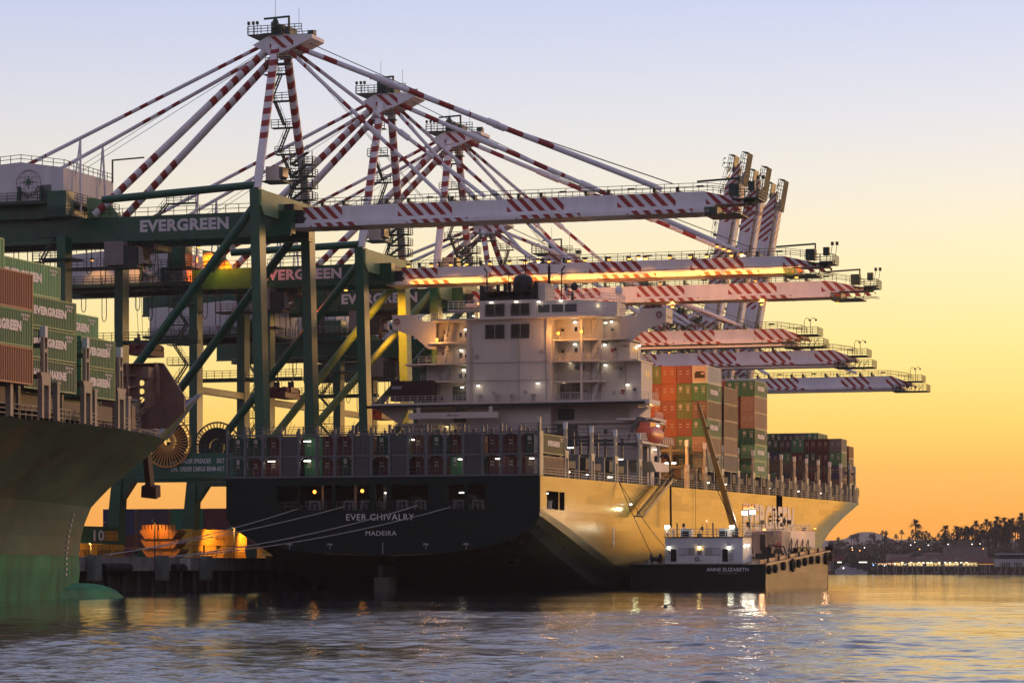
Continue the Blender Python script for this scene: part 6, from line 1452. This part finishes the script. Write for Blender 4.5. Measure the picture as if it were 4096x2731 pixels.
# yellow cargo beams stacked on the quay under the nearest crane
YB = mat('cargo_beam_orange', (.42, .17, .02), .5, rust=.15)
for k, (z, l) in enumerate(((4.33, 'bottom orange-yellow cargo beam of the pile on the quay'), (5.58, 'middle orange-yellow cargo beam of the pile on the quay'), (6.85, 'top cargo beam of the pile, with upright flaps'))):
    b = MB(); y = 8 - k * .4; x0, x1 = -37.0, -31.6
    b.prism([(x0 + .7, z), (x1 - .7, z), (x1, z + .9), (x1, z + 1.2), (x0, z + 1.2), (x0, z + .9)], 'y', y, y + 3)
    for q in range(3): b.box(x0 + 1.2 + q * 1.4, x0 + 1.4 + q * 1.4, y - .1, y, z + .1, z + 1.0)
    if k == 2:
        for q in range(10): b.prism([(x0 + .3 + q * .5, z + 1.2), (x0 + .65 + q * .5, z + 1.2), (x0 + .6 + q * .5, z + 1.9), (x0 + .25 + q * .5, z + 1.9)], 'y', y, y + .2)
    solo('cargo_beam', b, YB, l, 'cargo beam', ((x0 + x1) / 2, y, z))
    if k == 1:
        q = MB(); q.ball((-34.4, 5.6, 9.3), .2, 8); lo = thing('quay_lamp', 'small orange lamp above the pile of cargo beams', 'lamp', (-34.4, 5.6, 4.3)); part(lo, 'bulb', q, GREY); p_ = MB(); p_.beam((-34.4, 6.2, 4.3), (-34.4, 6.2, 9.5), .14, .14); p_.beam((-34.4, 6.2, 9.5), (-34.4, 5.6, 9.5), .1, .1); part(lo, 'pole', p_, DARK); light(lo, (-34.4, 4.8, 9.0), 900, (1, .42, .06), .2, 'SPOT', (-35, 9, 4.5), 110)  # lamp added to brighten the cargo beams, source itself unseen
for k, (x, y, pw) in enumerate(((-52.5, 24, 900), (-50, 70, 1800), (-52, 84, 1200))):  # lamps added to brighten bogies and sill beam, sources unseen
    lo = thing('quay_lamp', ['orange lamp glowing over the yellow bogies near the left bow', 'orange lamp lighting the yellow sill beam from the left', 'orange lamp lighting the yellow sill beam from behind the transom'][k], 'lamp', (x, y, 4.3))
    q = MB(); q.box(x - .12, x + .12, y - .1, y + .1, 6.3 + 3 * (k > 0), 6.5 + 3 * (k > 0)); part(lo, 'lens', q, GREY); p_ = MB(); p_.beam((x, y + .3, 4.3), (x, y + .3, 6.5 + 3 * (k > 0)), .12, .12); part(lo, 'pole', p_, DARK); light(lo, (x + .3, y - .5, 6.1 + 3 * (k > 0)), pw * 2.5, SOD, .2, 'SPOT', (x - 5, y + 3, 5), 120)
# yard containers behind the cranes
GY = 'containers in the yard behind the cranes'
def yard(x, y, zt, c, L, word=None, lab=None, rot=-90): container(x, y, zt - 2.45, c, lab, L, 2.42, doors=False, word=word, group=GY, rot=R(-90) if rot else 0, wf=.6)
row = [(-110, 'blue', 6.5), (-103, 'purple', 6.5), (-96, 'teal green', 6.5), (-89.2, 'maroon', 5.6), (-83.2, 'maroon', 6.0), (-76.8, 'brown', 10.3), (-66.0, 'green', 9.0)]
for x, c, L in row:
    for k in range(4):
        cc = c if k < 2 else rnd.choice(['maroon', 'dark red', 'dark green'])
        if (x, k) == (-66.0, 1): cc = 'dark green'
        w = 'EVERGREEN' if (x == -66.0 and k == 0) else None
        o = container(x, 150, 14.1 - 2.45 * (k + 1), cc, f"{cc} container, {ordn(k, 4)} of the yard pile {'beside the leg marked with a nine' if x > -70 else 'of the big brown container' if x > -80 else 'just left of the brown container' if x > -86 else 'right of the leg marked ten' if x > -92 else 'behind the leg marked ten' if x > -100 else 'next to the bow edge' if x > -105 else 'nearest the left bow'}", L, 2.42, doors=False, group=GY)
        o.rotation_euler = (0, 0, -TH - R(90))
        if w:
            t = MB(); t = letters(t, w, '+x', (CW / 2 + .02, .9, .9), 6, .9, .03); mpart(o, 'lettering', mesh_of('yard_lettering', t, LETTER))
b = MB(); b.box(-60, -48, 118, 121, 4.3, 13.3); 
for k in range(9): b.box(-59.6 + k * 1.4, -59.0 + k * 1.4, 117.96, 118, 4.5, 13.0)
solo('yard_wall', b, mat('yard_dark', (.03, .02, .03), .7), 'long dark purple stack wall right of the leg marked with a nine', 'wall', (-54, 118, 4.3))

# ------------------------------------------------------------------ gull
gu = thing('seagull', 'dark gull gliding low over the water with drooping wings', 'bird', (6.15, 115, 1.35), frame='world')
b = MB(); gx, gy, gz = 6.15, 115.0, 1.38
b.lathe((gx, gy, gz), [(.0005, -.28), (.05, -.22), (.085, -.08), (.09, .05), (.06, .16), (.03, .22), (.0005, .27)], 10, 0, 'y'); b.add([(gx - .05, gy - .24, gz), (gx + .05, gy - .24, gz), (gx + .08, gy - .42, gz), (gx - .08, gy - .42, gz)], [(0, 1, 2, 3)])
for sg in (-1, 1):
    pr = None
    for t, z, c, yo in ((0, .05, .12, 0), (.09, .075, .13, .01), (.19, .09, .12, .03), (.29, .05, .10, .02), (.38, -.03, .08, -.02), (.46, -.13, .05, -.06), (.5, -.2, .01, -.1)):
        zz = gz + z * (1 if sg < 0 else .9); x = gx + sg * t * (1 if sg < 0 else 1.06)
        cur = [(x, gy + yo + c / 2, zz), (x, gy + yo - c / 2, zz - .01), (x, gy + yo, zz + .018)]
        if pr: b.add(pr + cur, [(0, 3, 5, 2), (2, 5, 4, 1), (0, 1, 4, 3)])
        pr = cur
b.tube((gx, gy + .25, gz), (gx, gy + .34, gz - .01), .018, 5, 1, r1=.004)
part(gu, 'body', b, [mat('gull_dark', (.035, .030, .030), .7), mat('beak', (.2, .1, .03), .5)])

# ------------------------------------------------------------------ far shore (world frame)
YS = 1450.0; K = YS / 11500.0
def fx(px, Y=YS): return (px - 2048) / 11500 * Y
def fz(py, Y=YS): return 2.9 + (2272 - py) / 11500 * Y
# land: low strip rising to a wooded slope on the right
nx, ny = 60, 26; v = []; f = []
def ground(x, y):
    t = max(0, min(1, (y - YS - 35) / 420)); r = max(0, min(1, (x - 195) / 85))
    return 1.8 + t * (7.5 + 11 * r * min(1, (y - YS) / 160)) + .6 * math.sin(x * .13) * t
for j in range(ny):
    y = YS + 2 + (j / (ny - 1)) ** 1.8 * 1700
    for i in range(nx): x = -900 + 2000 * i / (nx - 1) if j > 18 else 60 + 420 * i / (nx - 1); v.append((x, y, ground(x, y)))
for j in range(ny - 1):
    for i in range(nx - 1): f.append((j * nx + i, j * nx + i + 1, (j + 1) * nx + i + 1, (j + 1) * nx + i))
mb = MB(); mb.add(v, f); mb.box(60, 480, YS - 1, YS + 2.2, -2, 1.7)
solo('shore_ground', mb, mat('shore_soil', (.06, .05, .04), .9), org=(200, YS, 0), frame='world', kind='structure')
mb = MB(); hp = [(3120, 2162), (3345, 2160), (3385, 2152), (3402, 2140), (3425, 2134), (3438, 2128), (3455, 2126.5), (3490, 2126.5), (3505, 2131), (3527, 2137), (3545, 2146), (3580, 2158), (3640, 2156), (3760, 2159), (4200, 2157), (4500, 2165)]
HY = 3800.0
ptop = [(fx(a, HY), fz(b, HY)) for a, b in hp]
for (a, z0), (b_, z1) in zip(ptop, ptop[1:]):
    for k in range(4):
        s0, s1 = k / 4, (k + 1) / 4
        mb.face([(a, HY - 700 * s0 if False else HY - 700 + 700 * s0, z0 * s0), (b_, HY - 700 + 700 * s0, z1 * s0), (b_, HY - 700 + 700 * s1, z1 * s1), (a, HY - 700 + 700 * s1, z0 * s1)])
    mb.face([(a, HY, z0), (b_, HY, z1), (b_, HY + 400, z1 * .3), (a, HY + 400, z0 * .3)])
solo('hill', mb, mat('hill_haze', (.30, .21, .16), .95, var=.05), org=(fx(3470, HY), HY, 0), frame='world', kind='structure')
# woods
def clump(mb, c, r, n, s):
    for _ in range(n):
        a, b_ = rnd.random() * 2 * math.pi, math.acos(rnd.uniform(-.35, 1)); q = r * rnd.uniform(.6, 1.05)
        p = Vector((c[0] + q * math.sin(b_) * math.cos(a), c[1] + q * math.sin(b_) * math.sin(a), c[2] + q * .85 * math.cos(b_)))
        u = Vector((rnd.uniform(-1, 1), rnd.uniform(-1, 1), rnd.uniform(-1, 1))).normalized() * s * rnd.uniform(.6, 1.3); w = u.cross(Vector((rnd.uniform(-1, 1), rnd.uniform(-1, 1), rnd.uniform(-1, 1)))).normalized() * s * .8
        mb.face([p - u, p + w, p + u, p - w], rnd.choice((0, 0, 1)))
WD = [mat('foliage_dusk', (.115, .092, .066), .9, var=.35), mat('foliage_dusk_dark', (.075, .062, .048), .9, var=.3)]
sky_line = [(3330, 2168), (3400, 2166), (3450, 2160), (3490, 2165), (3530, 2148), (3560, 2155), (3580, 2164), (3640, 2160), (3680, 2152), (3740, 2152), (3790, 2150), (3830, 2150), (3880, 2160), (3930, 2140), (3960, 2125), (3985, 2112), (4010, 2112), (4035, 2112), (4060, 2108), (4096, 2100), (4200, 2095)]
mb = MB()
for _ in range(330):
    px = rnd.uniform(3320, 4200); s = lerp_tab(sky_line, px); Y = rnd.uniform(YS + 60, YS + 420)
    t = rnd.random(); py = s + 9 + t * (2246 - s) * (1.0 - .0)
    Yd = YS + 60 + (1 - t) * 330
    r = rnd.uniform(1.6, 3.4); clump(mb, (fx(px, Yd), Yd, fz(py, Yd)), r, 46, .75)
for _ in range(150):
    px = rnd.uniform(3320, 4200); py = rnd.uniform(2200, 2252); Yd = YS + 70 + rnd.uniform(0, 60); clump(mb, (fx(px, Yd), Yd, fz(py, Yd)), rnd.uniform(1.8, 3.2), 44, .8)
solo('shore_woods', mb, WD, 'dusky wooded slope behind the waterfront buildings', 'woods', (260, YS + 100, 4), frame='world', kind='stuff')
# palms
def palm_meshes(kind):
    mb = MB(); n = 30
    for k in range(n):
        a = 2 * math.pi * rnd.random(); e = rnd.uniform(-.75, 1.25) if kind == 0 else rnd.uniform(-.4, 1.3)
        L = rnd.uniform(.75, 1.1); d = Vector((math.cos(a) * math.cos(e), math.sin(a) * math.cos(e), math.sin(e))); s = d.cross(Vector((0, 0, 1))).normalized()
        p1 = d * L * .45; p2 = d * L + Vector((0, 0, -.22 - .2 * rnd.random()))
        mb.face([Vector((0, 0, 0)), p1 + s * .17, p1, p1 - s * .02]); mb.face([Vector((0, 0, 0)), p1 + s * .02, p1, p1 - s * .17])
        for q in (-.26, -.09, .09, .26): mb.face([p1 + s * (q * .5 - .05), p1 + s * (q * .5 + .05), p2 + s * q * 1.1 + Vector((0, 0, -abs(q) * .3))])
    if kind == 0:
        for k in range(16):
            a = 2 * math.pi * rnd.random(); d = Vector((math.cos(a), math.sin(a), 0)); s = Vector((-d.y, d.x, 0)); z = rnd.uniform(-1.5, -.3)
            mb.face([d * .12 + Vector((0, 0, z + .5)), d * .5 + s * .16 + Vector((0, 0, z)), d * .22 + Vector((0, 0, z - .45)), d * .5 - s * .16 + Vector((0, 0, z))])
    return mesh_of('crown', mb, mat('palm_dusk', (.040, .032, .022), .9, var=.3))
PM = [palm_meshes(0), palm_meshes(1), palm_meshes(0)]
tb = MB(); tb.tube((0, 0, 0), (0, 0, 1), 1.0, 7, r1=.7); PT = mesh_of('trunk', tb, mat('palm_trunk', (.05, .036, .026), .9))
def palm(px, py, r, Y, label, grp, low):
    x, z = fx(px, Y), fz(py, Y); g = min(ground(x, Y), z - 3) if not low else z - low
    o = thing('palm_tree', label, 'palm tree', (x, Y, g), grp, frame='world')
    mpart(o, 'trunk', PT, (0, 0, 0), sc=(.03 + .10 * r, .03 + .10 * r, z - g)); mpart(o, 'crown', PM[rnd.randrange(3)], (0, 0, z - g), rot=rnd.random() * 6, sc=(r, r, r * 1.05))
Z3 = lambda a, b_: (3300 + a / 5.227, 2030 + b_ / 5.227); Z4 = lambda a, b_: (3650 + a / 5.227, 2030 + b_ / 5.227)
sm = [Z3(*p) for p in ((553, 610), (610, 590), (677, 565), (957, 590), (1027, 575), (1203, 520), (1267, 518), (1488, 600), (1603, 510), (1838, 495), (1930, 500), (1975, 512), (2043, 525), (2110, 525), (2180, 572), (280, 660), (1770, 640))] + [Z4(*p) for p in ((550, 575), (625, 605), (728, 570), (822, 572))]
for p in sm: palm(p[0], p[1], 3.3, 2300.0, 'small distant fan palm sticking up above the hazy ridge line', 'small distant palms on the ridge', 24)
big = [(Z3(1895, 340), 4.6, 'lone tall fan palm with a thick skirt of dead fronds in front of the ridge'), (Z4(693, 460), 4.6, 'shaggy fan palm with a double crown left of the palm grove'), (Z4(925, 470), 4.6, 'fan palm at the left end of the dense palm grove'), (Z4(1325, 345), 3.6, 'tall slim palm rising above the middle of the grove'), (Z4(1450, 395), 2.9, 'slim palm with a narrow pointed crown right of the tall one'),
       (Z4(1550, 310), 3.6, 'left palm of the close pair of slim palms'), (Z4(1620, 335), 3.2, 'right palm of the close pair of slim palms'), (Z4(1920, 290), 4.4, 'umbrella-shaped palm standing free before the tallest group'), (Z4(2100, 272), 3.0, 'slim palm right of the umbrella-shaped one'), (Z4(2283, 190), 4.0, 'highest palm at the right picture edge')]
for p, r, l in big: palm(p[0], p[1], r, YS + 110, l, 'palms on the shore', 27 if r > 3.5 else 22)
gv = [(1000, 500), (1085, 495), (1140, 480), (1180, 510), (1250, 490), (1290, 520), (1350, 530), (1430, 540), (1500, 545), (1590, 560), (1765, 272), (1735, 355), (1720, 420), (1680, 520), (1830, 430), (1880, 480), (1960, 470), (2030, 330), (2065, 360), (1990, 410), (2200, 395), (2255, 270), (2300, 430), (2150, 460), (2330, 330)]
for p in gv: q = Z4(*p); palm(q[0], q[1], rnd.uniform(3.6, 4.8), YS + 130 + rnd.uniform(0, 40), 'dark shaggy palm in the dense grove on the wooded slope', 'palms of the dense grove', 18)
# waterfront
SW = mat('stucco_dusk', (.24, .19, .17), .8, var=.1); SR = mat('roof_tile_dusk', (.10, .035, .03), .8); SD = mat('shore_dark', (.035, .03, .028), .85); LIT = emit('window_glow', (1.0, .70, .22), .5); STRING = emit('string_light', (1.0, .45, .12), 2.2); FAR = emit('far_lamp', (1.0, .95, .75), 3.5); FARO = emit('far_lamp_orange', (1.0, .35, .08), 5)
def building(name, px0, px1, pyt, pyb, label, Y=YS + 22, dep=14, roof=None, wmat=SW, wins=()):
    o = thing(name, label, 'building', (fx((px0 + px1) / 2, Y), Y, fz(pyb, Y)), 'waterfront buildings', frame='world')
    mb = MB(); x0, x1, z0, z1 = fx(px0, Y), fx(px1, Y), fz(pyb, Y), fz(pyt, Y); mb.box(x0, x1, Y, Y + dep, min(z0, 1.5), z1); part(o, 'wall', mb, wmat)
    if roof:
        zr = fz(roof, Y); mb = MB(); c = (x0 + x1) / 2
        mb.add([(x0 - .4, Y - .5, z1), (x1 + .4, Y - .5, z1), (x1 + .4, Y + dep, z1), (x0 - .4, Y + dep, z1), (x0 + dep * .15, Y + dep / 2, zr), (x1 - dep * .15, Y + dep / 2, zr)], [(0, 1, 5, 4), (1, 2, 5), (2, 3, 4, 5), (3, 0, 4), (3, 2, 1, 0)]); part(o, 'roof', mb, SR)
    for a, b_, c, d, m in wins:
        mb = MB(); mb.box(fx(a, Y), fx(b_, Y), Y - .12, Y - .02, fz(d, Y), fz(c, Y)); part(o, 'window', mb, m)
    return o
rst = building('restaurant', 3560, 3915, 2243, 2266, 'long waterfront restaurant with a row of glowing yellow windows and red roofs', roof=2226, wins=[(3575 + k * 14.6, 3587 + k * 14.6, 2249, 2262, LIT if k % 5 != 3 else SD) for k in range(23)])
mb = MB()
for px in (3632, 3668, 3700, 3718, 3735, 3750, 3782, 3806, 3826, 3850, 3872, 3893): mb.box(fx(px - 4), fx(px + 3), YS + 20.9, YS + 21.2, fz(2249) , fz(2247))
for k in range(46): px = 3512 + k * 9.1 + rnd.uniform(-3, 3); py = rnd.choice((2252, 2254, 2257)); mb.ball((fx(px), YS + 20.5, fz(py)), rnd.uniform(.08, .18), 5)
part(rst, 'lamps', mb, FAR)
for k, (px0, px1, a, b_) in enumerate(((3690, 3730, 2222, 2240), (3742, 3800, 2232, 2246), (3846, 3880, 2226, 2240))):
    mb = MB(); c = (fx(px0) + fx(px1)) / 2; mb.prism([(fx(px0), fz(b_)), (fx(px1), fz(b_)), (fx(px1), fz(a) - 1), (c, fz(a)), (fx(px0), fz(a) - 1)], 'y', YS + 21, YS + 24); part(rst, 'gable', mb, SW)
building('shop_building', 3558, 3640, 2215, 2266, 'flat-roofed pale two-storey block left of the restaurant roof', Y=YS + 38)
building('shop_building', 3705, 3775, 2217, 2245, 'pale upper storey with a red roof above the restaurant', Y=YS + 46, roof=2207)
building('hillside_house', 3788, 3950, 2187, 2210, 'long low grey building on the slope beneath the palms', Y=YS + 70, wmat=mat('stucco_grey', (.17, .14, .135), .8))
building('hillside_house', 3834, 3900, 2158, 2188, 'dim house with a dark flat roof among the grove', Y=YS + 100, wmat=mat('stucco_dim', (.14, .11, .09), .8), roof=2156)
building('shed', 3335, 3500, 2243, 2266, 'long dark shed with fluorescent strips behind the moored boats', Y=YS + 30, wmat=SD, wins=[(3350, 3366, 2246, 2249, FAR), (3436, 3468, 2246, 2249, FAR)])
building('pink_building', 3334, 3373, 2219, 2243, 'magenta-pink building peeking out from behind the barge bow', Y=YS + 42, wmat=mat('stucco_pink', (.17, .045, .07), .8))
building('cafe_terrace', 3502, 3600, 2252, 2266, 'dark terrace with a string of small orange lamps', wmat=SD, wins=[(3514 + k * 7.5, 3518 + k * 7.5, 2252, 2254.4, STRING) for k in range(11)])
building('cafe_terrace', 3915, 3998, 2250, 2268, 'dark terrace between restaurant and white hall under fairy lights', wmat=SD, roof=2228, wins=[(3916 + k * 5.2, 3918 + k * 5.2, 2254, 2256, STRING) for k in range(15)])
wh = building('white_hall', 3995, 4180, 2234, 2275, 'white two-storey waterfront hall with an awninged upper deck', Y=YS + 8, wmat=mat('hall_white', (.34, .32, .34), .7), wins=[(4007 + k * 9 + (k // 4) * 12, 4013 + k * 9 + (k // 4) * 12, 2249, 2267, GLASS) for k in range(16)])
mb = MB(); mb.box(fx(4000, YS + 8), fx(4180, YS + 8), YS + 8.5, YS + 20, fz(2234, YS + 8), fz(2217, YS + 8), 0); mb.box(fx(3995, YS + 8), fx(4180, YS + 8), YS + 7, YS + 21, fz(2217, YS + 8), fz(2212, YS + 8), 1); part(wh, 'upper_deck', mb, [SD, mat('awning_lilac', (.36, .33, .40), .7)])
pier = thing('wooden_pier', 'long dark timber pier with pale pilings along the far waterline', 'pier', (fx(3780), YS - 6, 0), frame='world')
mb = MB(); mb.box(fx(3490), fx(4200), YS - 6, YS + 6, 1.2, fz(2266)); mb.box(fx(3330), fx(4200), YS - 9, YS - 4, .2, .65); part(pier, 'deck', mb, mat('pier_timber', (.055, .045, .038), .85, var=.3))
for px in (3503, 3527, 3540, 3567, 3577, 3605, 3619, 3643, 3660, 3684, 3729, 3745, 3768, 3810, 3824, 3855, 3873, 3889, 3917, 3927, 3935, 3949, 3994, 4016, 4049, 4070, 4088):
    b = MB(); b.tube((fx(px), YS - 7, -1), (fx(px), YS - 7, fz(2262 - rnd.uniform(0, 4))), .34, 7); b.lathe((fx(px), YS - 7, fz(2262)), [(.36, 0), (.0001, .9)], 7); part(pier, 'piling', b, mat('piling_pale', (.20, .17, .15), .8))
b = MB()
for k in range(22): px = 3520 + k * 27 + rnd.uniform(-6, 6); b.box(fx(px), fx(px + rnd.uniform(5, 14)), YS - 9.2, YS - 8.6, .5, 1.1)
part(pier, 'float_boxes', b, mat('float_pale', (.22, .20, .19), .8))
yt = thing('motor_yacht', 'white motor yacht with a flying bridge, moored beyond the barge bow', 'boat', (fx(3375), YS - 12, 0), frame='world')
mb = MB(); Yy = YS - 14
mb.prism([(fx(3332), 0), (fx(3418), 0), (fx(3424), fz(2279)), (fx(3400), fz(2276)), (fx(3332), fz(2276))], 'y', Yy, Yy + 4); part(yt, 'hull', mb, mat('boat_white', (.30, .28, .31), .5))
mb = MB(); mb.prism([(fx(3340), fz(2277)), (fx(3420), fz(2277)), (fx(3410), fz(2270)), (fx(3386), fz(2268)), (fx(3378), fz(2262)), (fx(3354), fz(2261)), (fx(3352), fz(2268)), (fx(3340), fz(2270))], 'y', Yy + .5, Yy + 3.5); mb.rail([(fx(3365), Yy + 1, fz(2262)), (fx(3390), Yy + 1, fz(2263))], 1.2, 1.2, .06); part(yt, 'cabin', mb, mat('boat_lilac', (.30, .27, .34), .5))
mb = MB(); mb.box(fx(3388), fx(3402), Yy + .4, Yy + .49, fz(2276), fz(2274)); mb.ball((fx(3361), Yy, fz(2271)), .3, 6, 1); part(yt, 'window', mb, [GLASS, FAR])
yt = thing('motor_boat', 'smaller pale motor boat right of the moored yacht', 'boat', (fx(3440), YS - 12, 0), frame='world')
mb = MB(); mb.prism([(fx(3422), 0), (fx(3455), 0), (fx(3458), fz(2284)), (fx(3422), fz(2281))], 'y', Yy, Yy + 3, 0); mb.prism([(fx(3424), fz(2282)), (fx(3440), fz(2282)), (fx(3438), fz(2275)), (fx(3425), fz(2275))], 'y', Yy + .5, Yy + 2.5, 0); part(yt, 'hull', mb, mat('boat_white', (.3, .28, .3), .5))
mb = MB(); mb.beam((fx(3425), Yy, fz(2282)), (fx(3425), Yy, fz(2262)), .12, .12); mb.beam((fx(3437), Yy, fz(2282)), (fx(3437), Yy, fz(2262)), .12, .12); part(yt, 'mast', mb, GREY)
for k, (p, m, l) in enumerate(((Z3(1390, 1000), FAR, 'white street lamp beside the flat-roofed shop block'), (Z3(822, 832), FAR, 'white street lamp on the slope above the shed'), (Z3(562, 830), FAR, 'faint white street lamp at the left end of the slope'), (Z3(1788, 778), FAR, 'white street lamp left of the lone tall palm'), (Z3(2157, 780), FAR, 'white street lamp right of the lone tall palm'), (Z4(742, 762), FAR, 'white street lamp below the shaggy double-crowned palm'), (Z4(1240, 760), FAR, 'bright white street lamp under the middle of the grove'), (Z4(1410, 752), FAR, 'small white street lamp right of the bright one'), (Z3(1878, 718), FAR, 'tiny yellow lamp high beside the lone palm'),
                    (Z3(725, 895), FARO, 'orange double street lamp among the dark trees'), (Z3(572, 880), FARO, 'orange street lamp at the left of the dark trees'), (Z3(1975, 865), FARO, 'orange street lamp below the lone tall palm'), (Z4(1478, 855), FARO, 'orange street lamp by the long grey building'), (Z3(1462, 1165), FAR, 'white lamp at the terrace with the orange string'), (Z3(1240, 1205), FAR, 'low white lamp at the left end of the pier'), (Z3(1008, 1195), emit('far_blue', (.15, .3, 1), 7), 'blue lamp beside the pier end'))):
    Y = YS + (50 if k < 13 else 12); x, z = fx(p[0], Y), fz(p[1], Y)
    o = thing('street_lamp', l, 'street lamp', (x, Y, z - 5), 'street lamps on the far shore', frame='world')
    b = MB(); b.ball((x, Y - .6, z), .27 if k not in (2, 7, 8) else .22, 7); part(o, 'lamp_head', b, m); b = MB(); b.beam((x, Y, z - 5 if k < 13 else 1.5), (x, Y, z), .14, .14); part(o, 'pole', b, SD)
for k, (px, pyt, l) in enumerate(((3448, 2165, 'dark utility pole with crossarms on the slope left of the shop block'), (3539, 2155, 'plain dark utility pole above the shed'), (3743, 2145, 'dark utility pole left of the shaggy palm'))):
    Y = YS + 60; x = fx(px, Y); b = MB(); b.beam((x, Y, 3), (x, Y, fz(pyt, Y)), .35, .35); b.box(x - 1.6, x + 1.6, Y - .15, Y + .15, fz(pyt + 6, Y), fz(pyt + 4, Y)); solo('utility_pole', b, SD, l, 'pole', (x, Y, 3), 'utility poles on the far shore', 'world')

# ------------------------------------------------------------------ water: one sheet, real waves near the camera
rs = np.random.RandomState(3)
Yr = np.concatenate([np.linspace(-60, 58, 14), 1 / np.linspace(1 / 62.0, 1 / 640.0, 860), np.linspace(660, 7000, 30)])
U = np.concatenate([np.linspace(-1, -.22, 14)[:-1], np.linspace(-.22, .22, 480), np.linspace(.22, 1, 14)[1:]])
YY = np.repeat(Yr[:, None], len(U), 1); half = np.maximum(YY, 60) * 1.0
XX = U[None, :] * half
ZZ = np.zeros_like(XX)
edge = np.clip((YY - 40) / 22, 0, 1) * np.clip((640 - YY) / 300, 0, 1) * np.clip((.25 - np.abs(U[None, :])) / .03, 0, 1)
# wind-ruffled water in front, a smoother slick near the ships: its rim wanders
rim = np.interp(U, [-.20, -.14, -.10, -.07, 0, .07, .12, .2], [118, 124, 150, 185, 192, 200, 235, 260])[None, :] + 9 * np.sin(XX * .11) + 6 * np.sin(XX * .29 + YY * .05)
ruf = np.clip((rim - YY) / 26 + .5, 0, 1); ruf = ruf * ruf * (3 - 2 * ruf)
ruf = .36 + .64 * ruf
patch = .72 + .34 * np.sin(XX * .16 + YY * .045 + 1.3) * np.sin(YY * .071 - XX * .05) + .2 * np.sin(XX * .05 - YY * .022)
for k in range(90):
    lam = .45 * (5.0 / .45) ** rs.rand(); th = rs.normal(math.radians(84), math.radians(42)); kk = 2 * math.pi / lam
    st_ = .031 * (1.0 if lam < 2.2 else (2.2 / lam) ** .7); a = st_ * lam / (2 * math.pi); ph = rs.rand() * 6.28
    fade = np.clip(lam / (np.maximum(YY * YY / 33350 * .8, YY * .0011) * 3.2) - .45, 0, 1)
    ZZ += a * fade * rs.uniform(.6, 1.3) * np.sin(kk * (XX * math.cos(th) + YY * math.sin(th)) + ph)
for k in range(7):                                                           # long low swell and wakes
    lam = rs.uniform(7, 16); th = rs.normal(math.radians(60), math.radians(25)); kk = 2 * math.pi / lam
    ZZ += .011 * lam / 6.28 * np.sin(kk * (XX * math.cos(th) + YY * math.sin(th)) + rs.rand() * 6.28)
ZZ *= edge * ruf * patch
nr, nc = XX.shape
co = np.stack([XX, YY, ZZ], -1).reshape(-1, 3)
idx = np.arange(nr * nc).reshape(nr, nc)
fa = np.stack([idx[:-1, :-1], idx[:-1, 1:], idx[1:, 1:], idx[1:, :-1]], -1).reshape(-1, 4)
me = bpy.data.meshes.new('water')
me.vertices.add(len(co)); me.vertices.foreach_set('co', co.ravel())
me.loops.add(fa.size); me.loops.foreach_set('vertex_index', fa.ravel())
me.polygons.add(len(fa)); me.polygons.foreach_set('loop_start', np.arange(0, fa.size, 4)); me.polygons.foreach_set('use_smooth', np.ones(len(fa), bool))
me.update(calc_edges=True)
at_ = me.attributes.new('ruffle', 'FLOAT', 'POINT'); at_.data.foreach_set('value', (ruf * patch).ravel().astype(np.float32))
wm = bpy.data.materials.new('harbour_water'); wm.use_nodes = True
t = wm.node_tree; b = t.nodes['Principled BSDF']
b.inputs['Base Color'].default_value = (.010, .016, .020, 1); b.inputs['Roughness'].default_value = .06; b.inputs['IOR'].default_value = 1.33
tcn = t.nodes.new('ShaderNodeTexCoord'); last = None
at_n = t.nodes.new('ShaderNodeAttribute'); at_n.attribute_name = 'ruffle'
for scx, scy, sc, dist in ((1.0, 1.5, 1.1, .075), (1.0, 1.6, 3.4, .035), (.5, 1.0, .22, .04)):
    mp = t.nodes.new('ShaderNodeMapping'); mp.inputs['Scale'].default_value = (scx, scy, 1); mp.inputs['Rotation'].default_value = (0, 0, .2)
    t.links.new(tcn.outputs['Object'], mp.inputs[0])
    nz = t.nodes.new('ShaderNodeTexNoise'); nz.inputs['Scale'].default_value = sc; nz.inputs['Detail'].default_value = 3
    t.links.new(mp.outputs[0], nz.inputs['Vector'])
    bp = t.nodes.new('ShaderNodeBump'); bp.inputs['Distance'].default_value = dist; t.links.new(at_n.outputs['Fac'], bp.inputs['Strength'])
    t.links.new(nz.outputs[0], bp.inputs['Height'])
    if last: t.links.new(last, bp.inputs['Normal'])
    last = bp.outputs[0]
t.links.new(last, b.inputs['Normal'])
me.materials.append(wm)
wo_ = bpy.data.objects.new('water', me); COL.objects.link(wo_); wo_['kind'] = 'structure'

# ------------------------------------------------------------------ evening haze
mb = MB(); mb.box(-1500, 2000, -40, 4300, -8, 130)
hz_ = solo('haze', mb, [], org=(0, 0, 0), frame='world', kind='stuff')
hm = bpy.data.materials.new('haze'); hm.use_nodes = True; hm.node_tree.nodes.clear()
pv = hm.node_tree.nodes.new('ShaderNodeVolumePrincipled'); pv.inputs['Color'].default_value = (.95, .86, .80, 1); pv.inputs['Density'].default_value = .00006; pv.inputs['Anisotropy'].default_value = .2
ho = hm.node_tree.nodes.new('ShaderNodeOutputMaterial'); hm.node_tree.links.new(pv.outputs[0], ho.inputs['Volume'])
hz_.data.materials.append(hm)
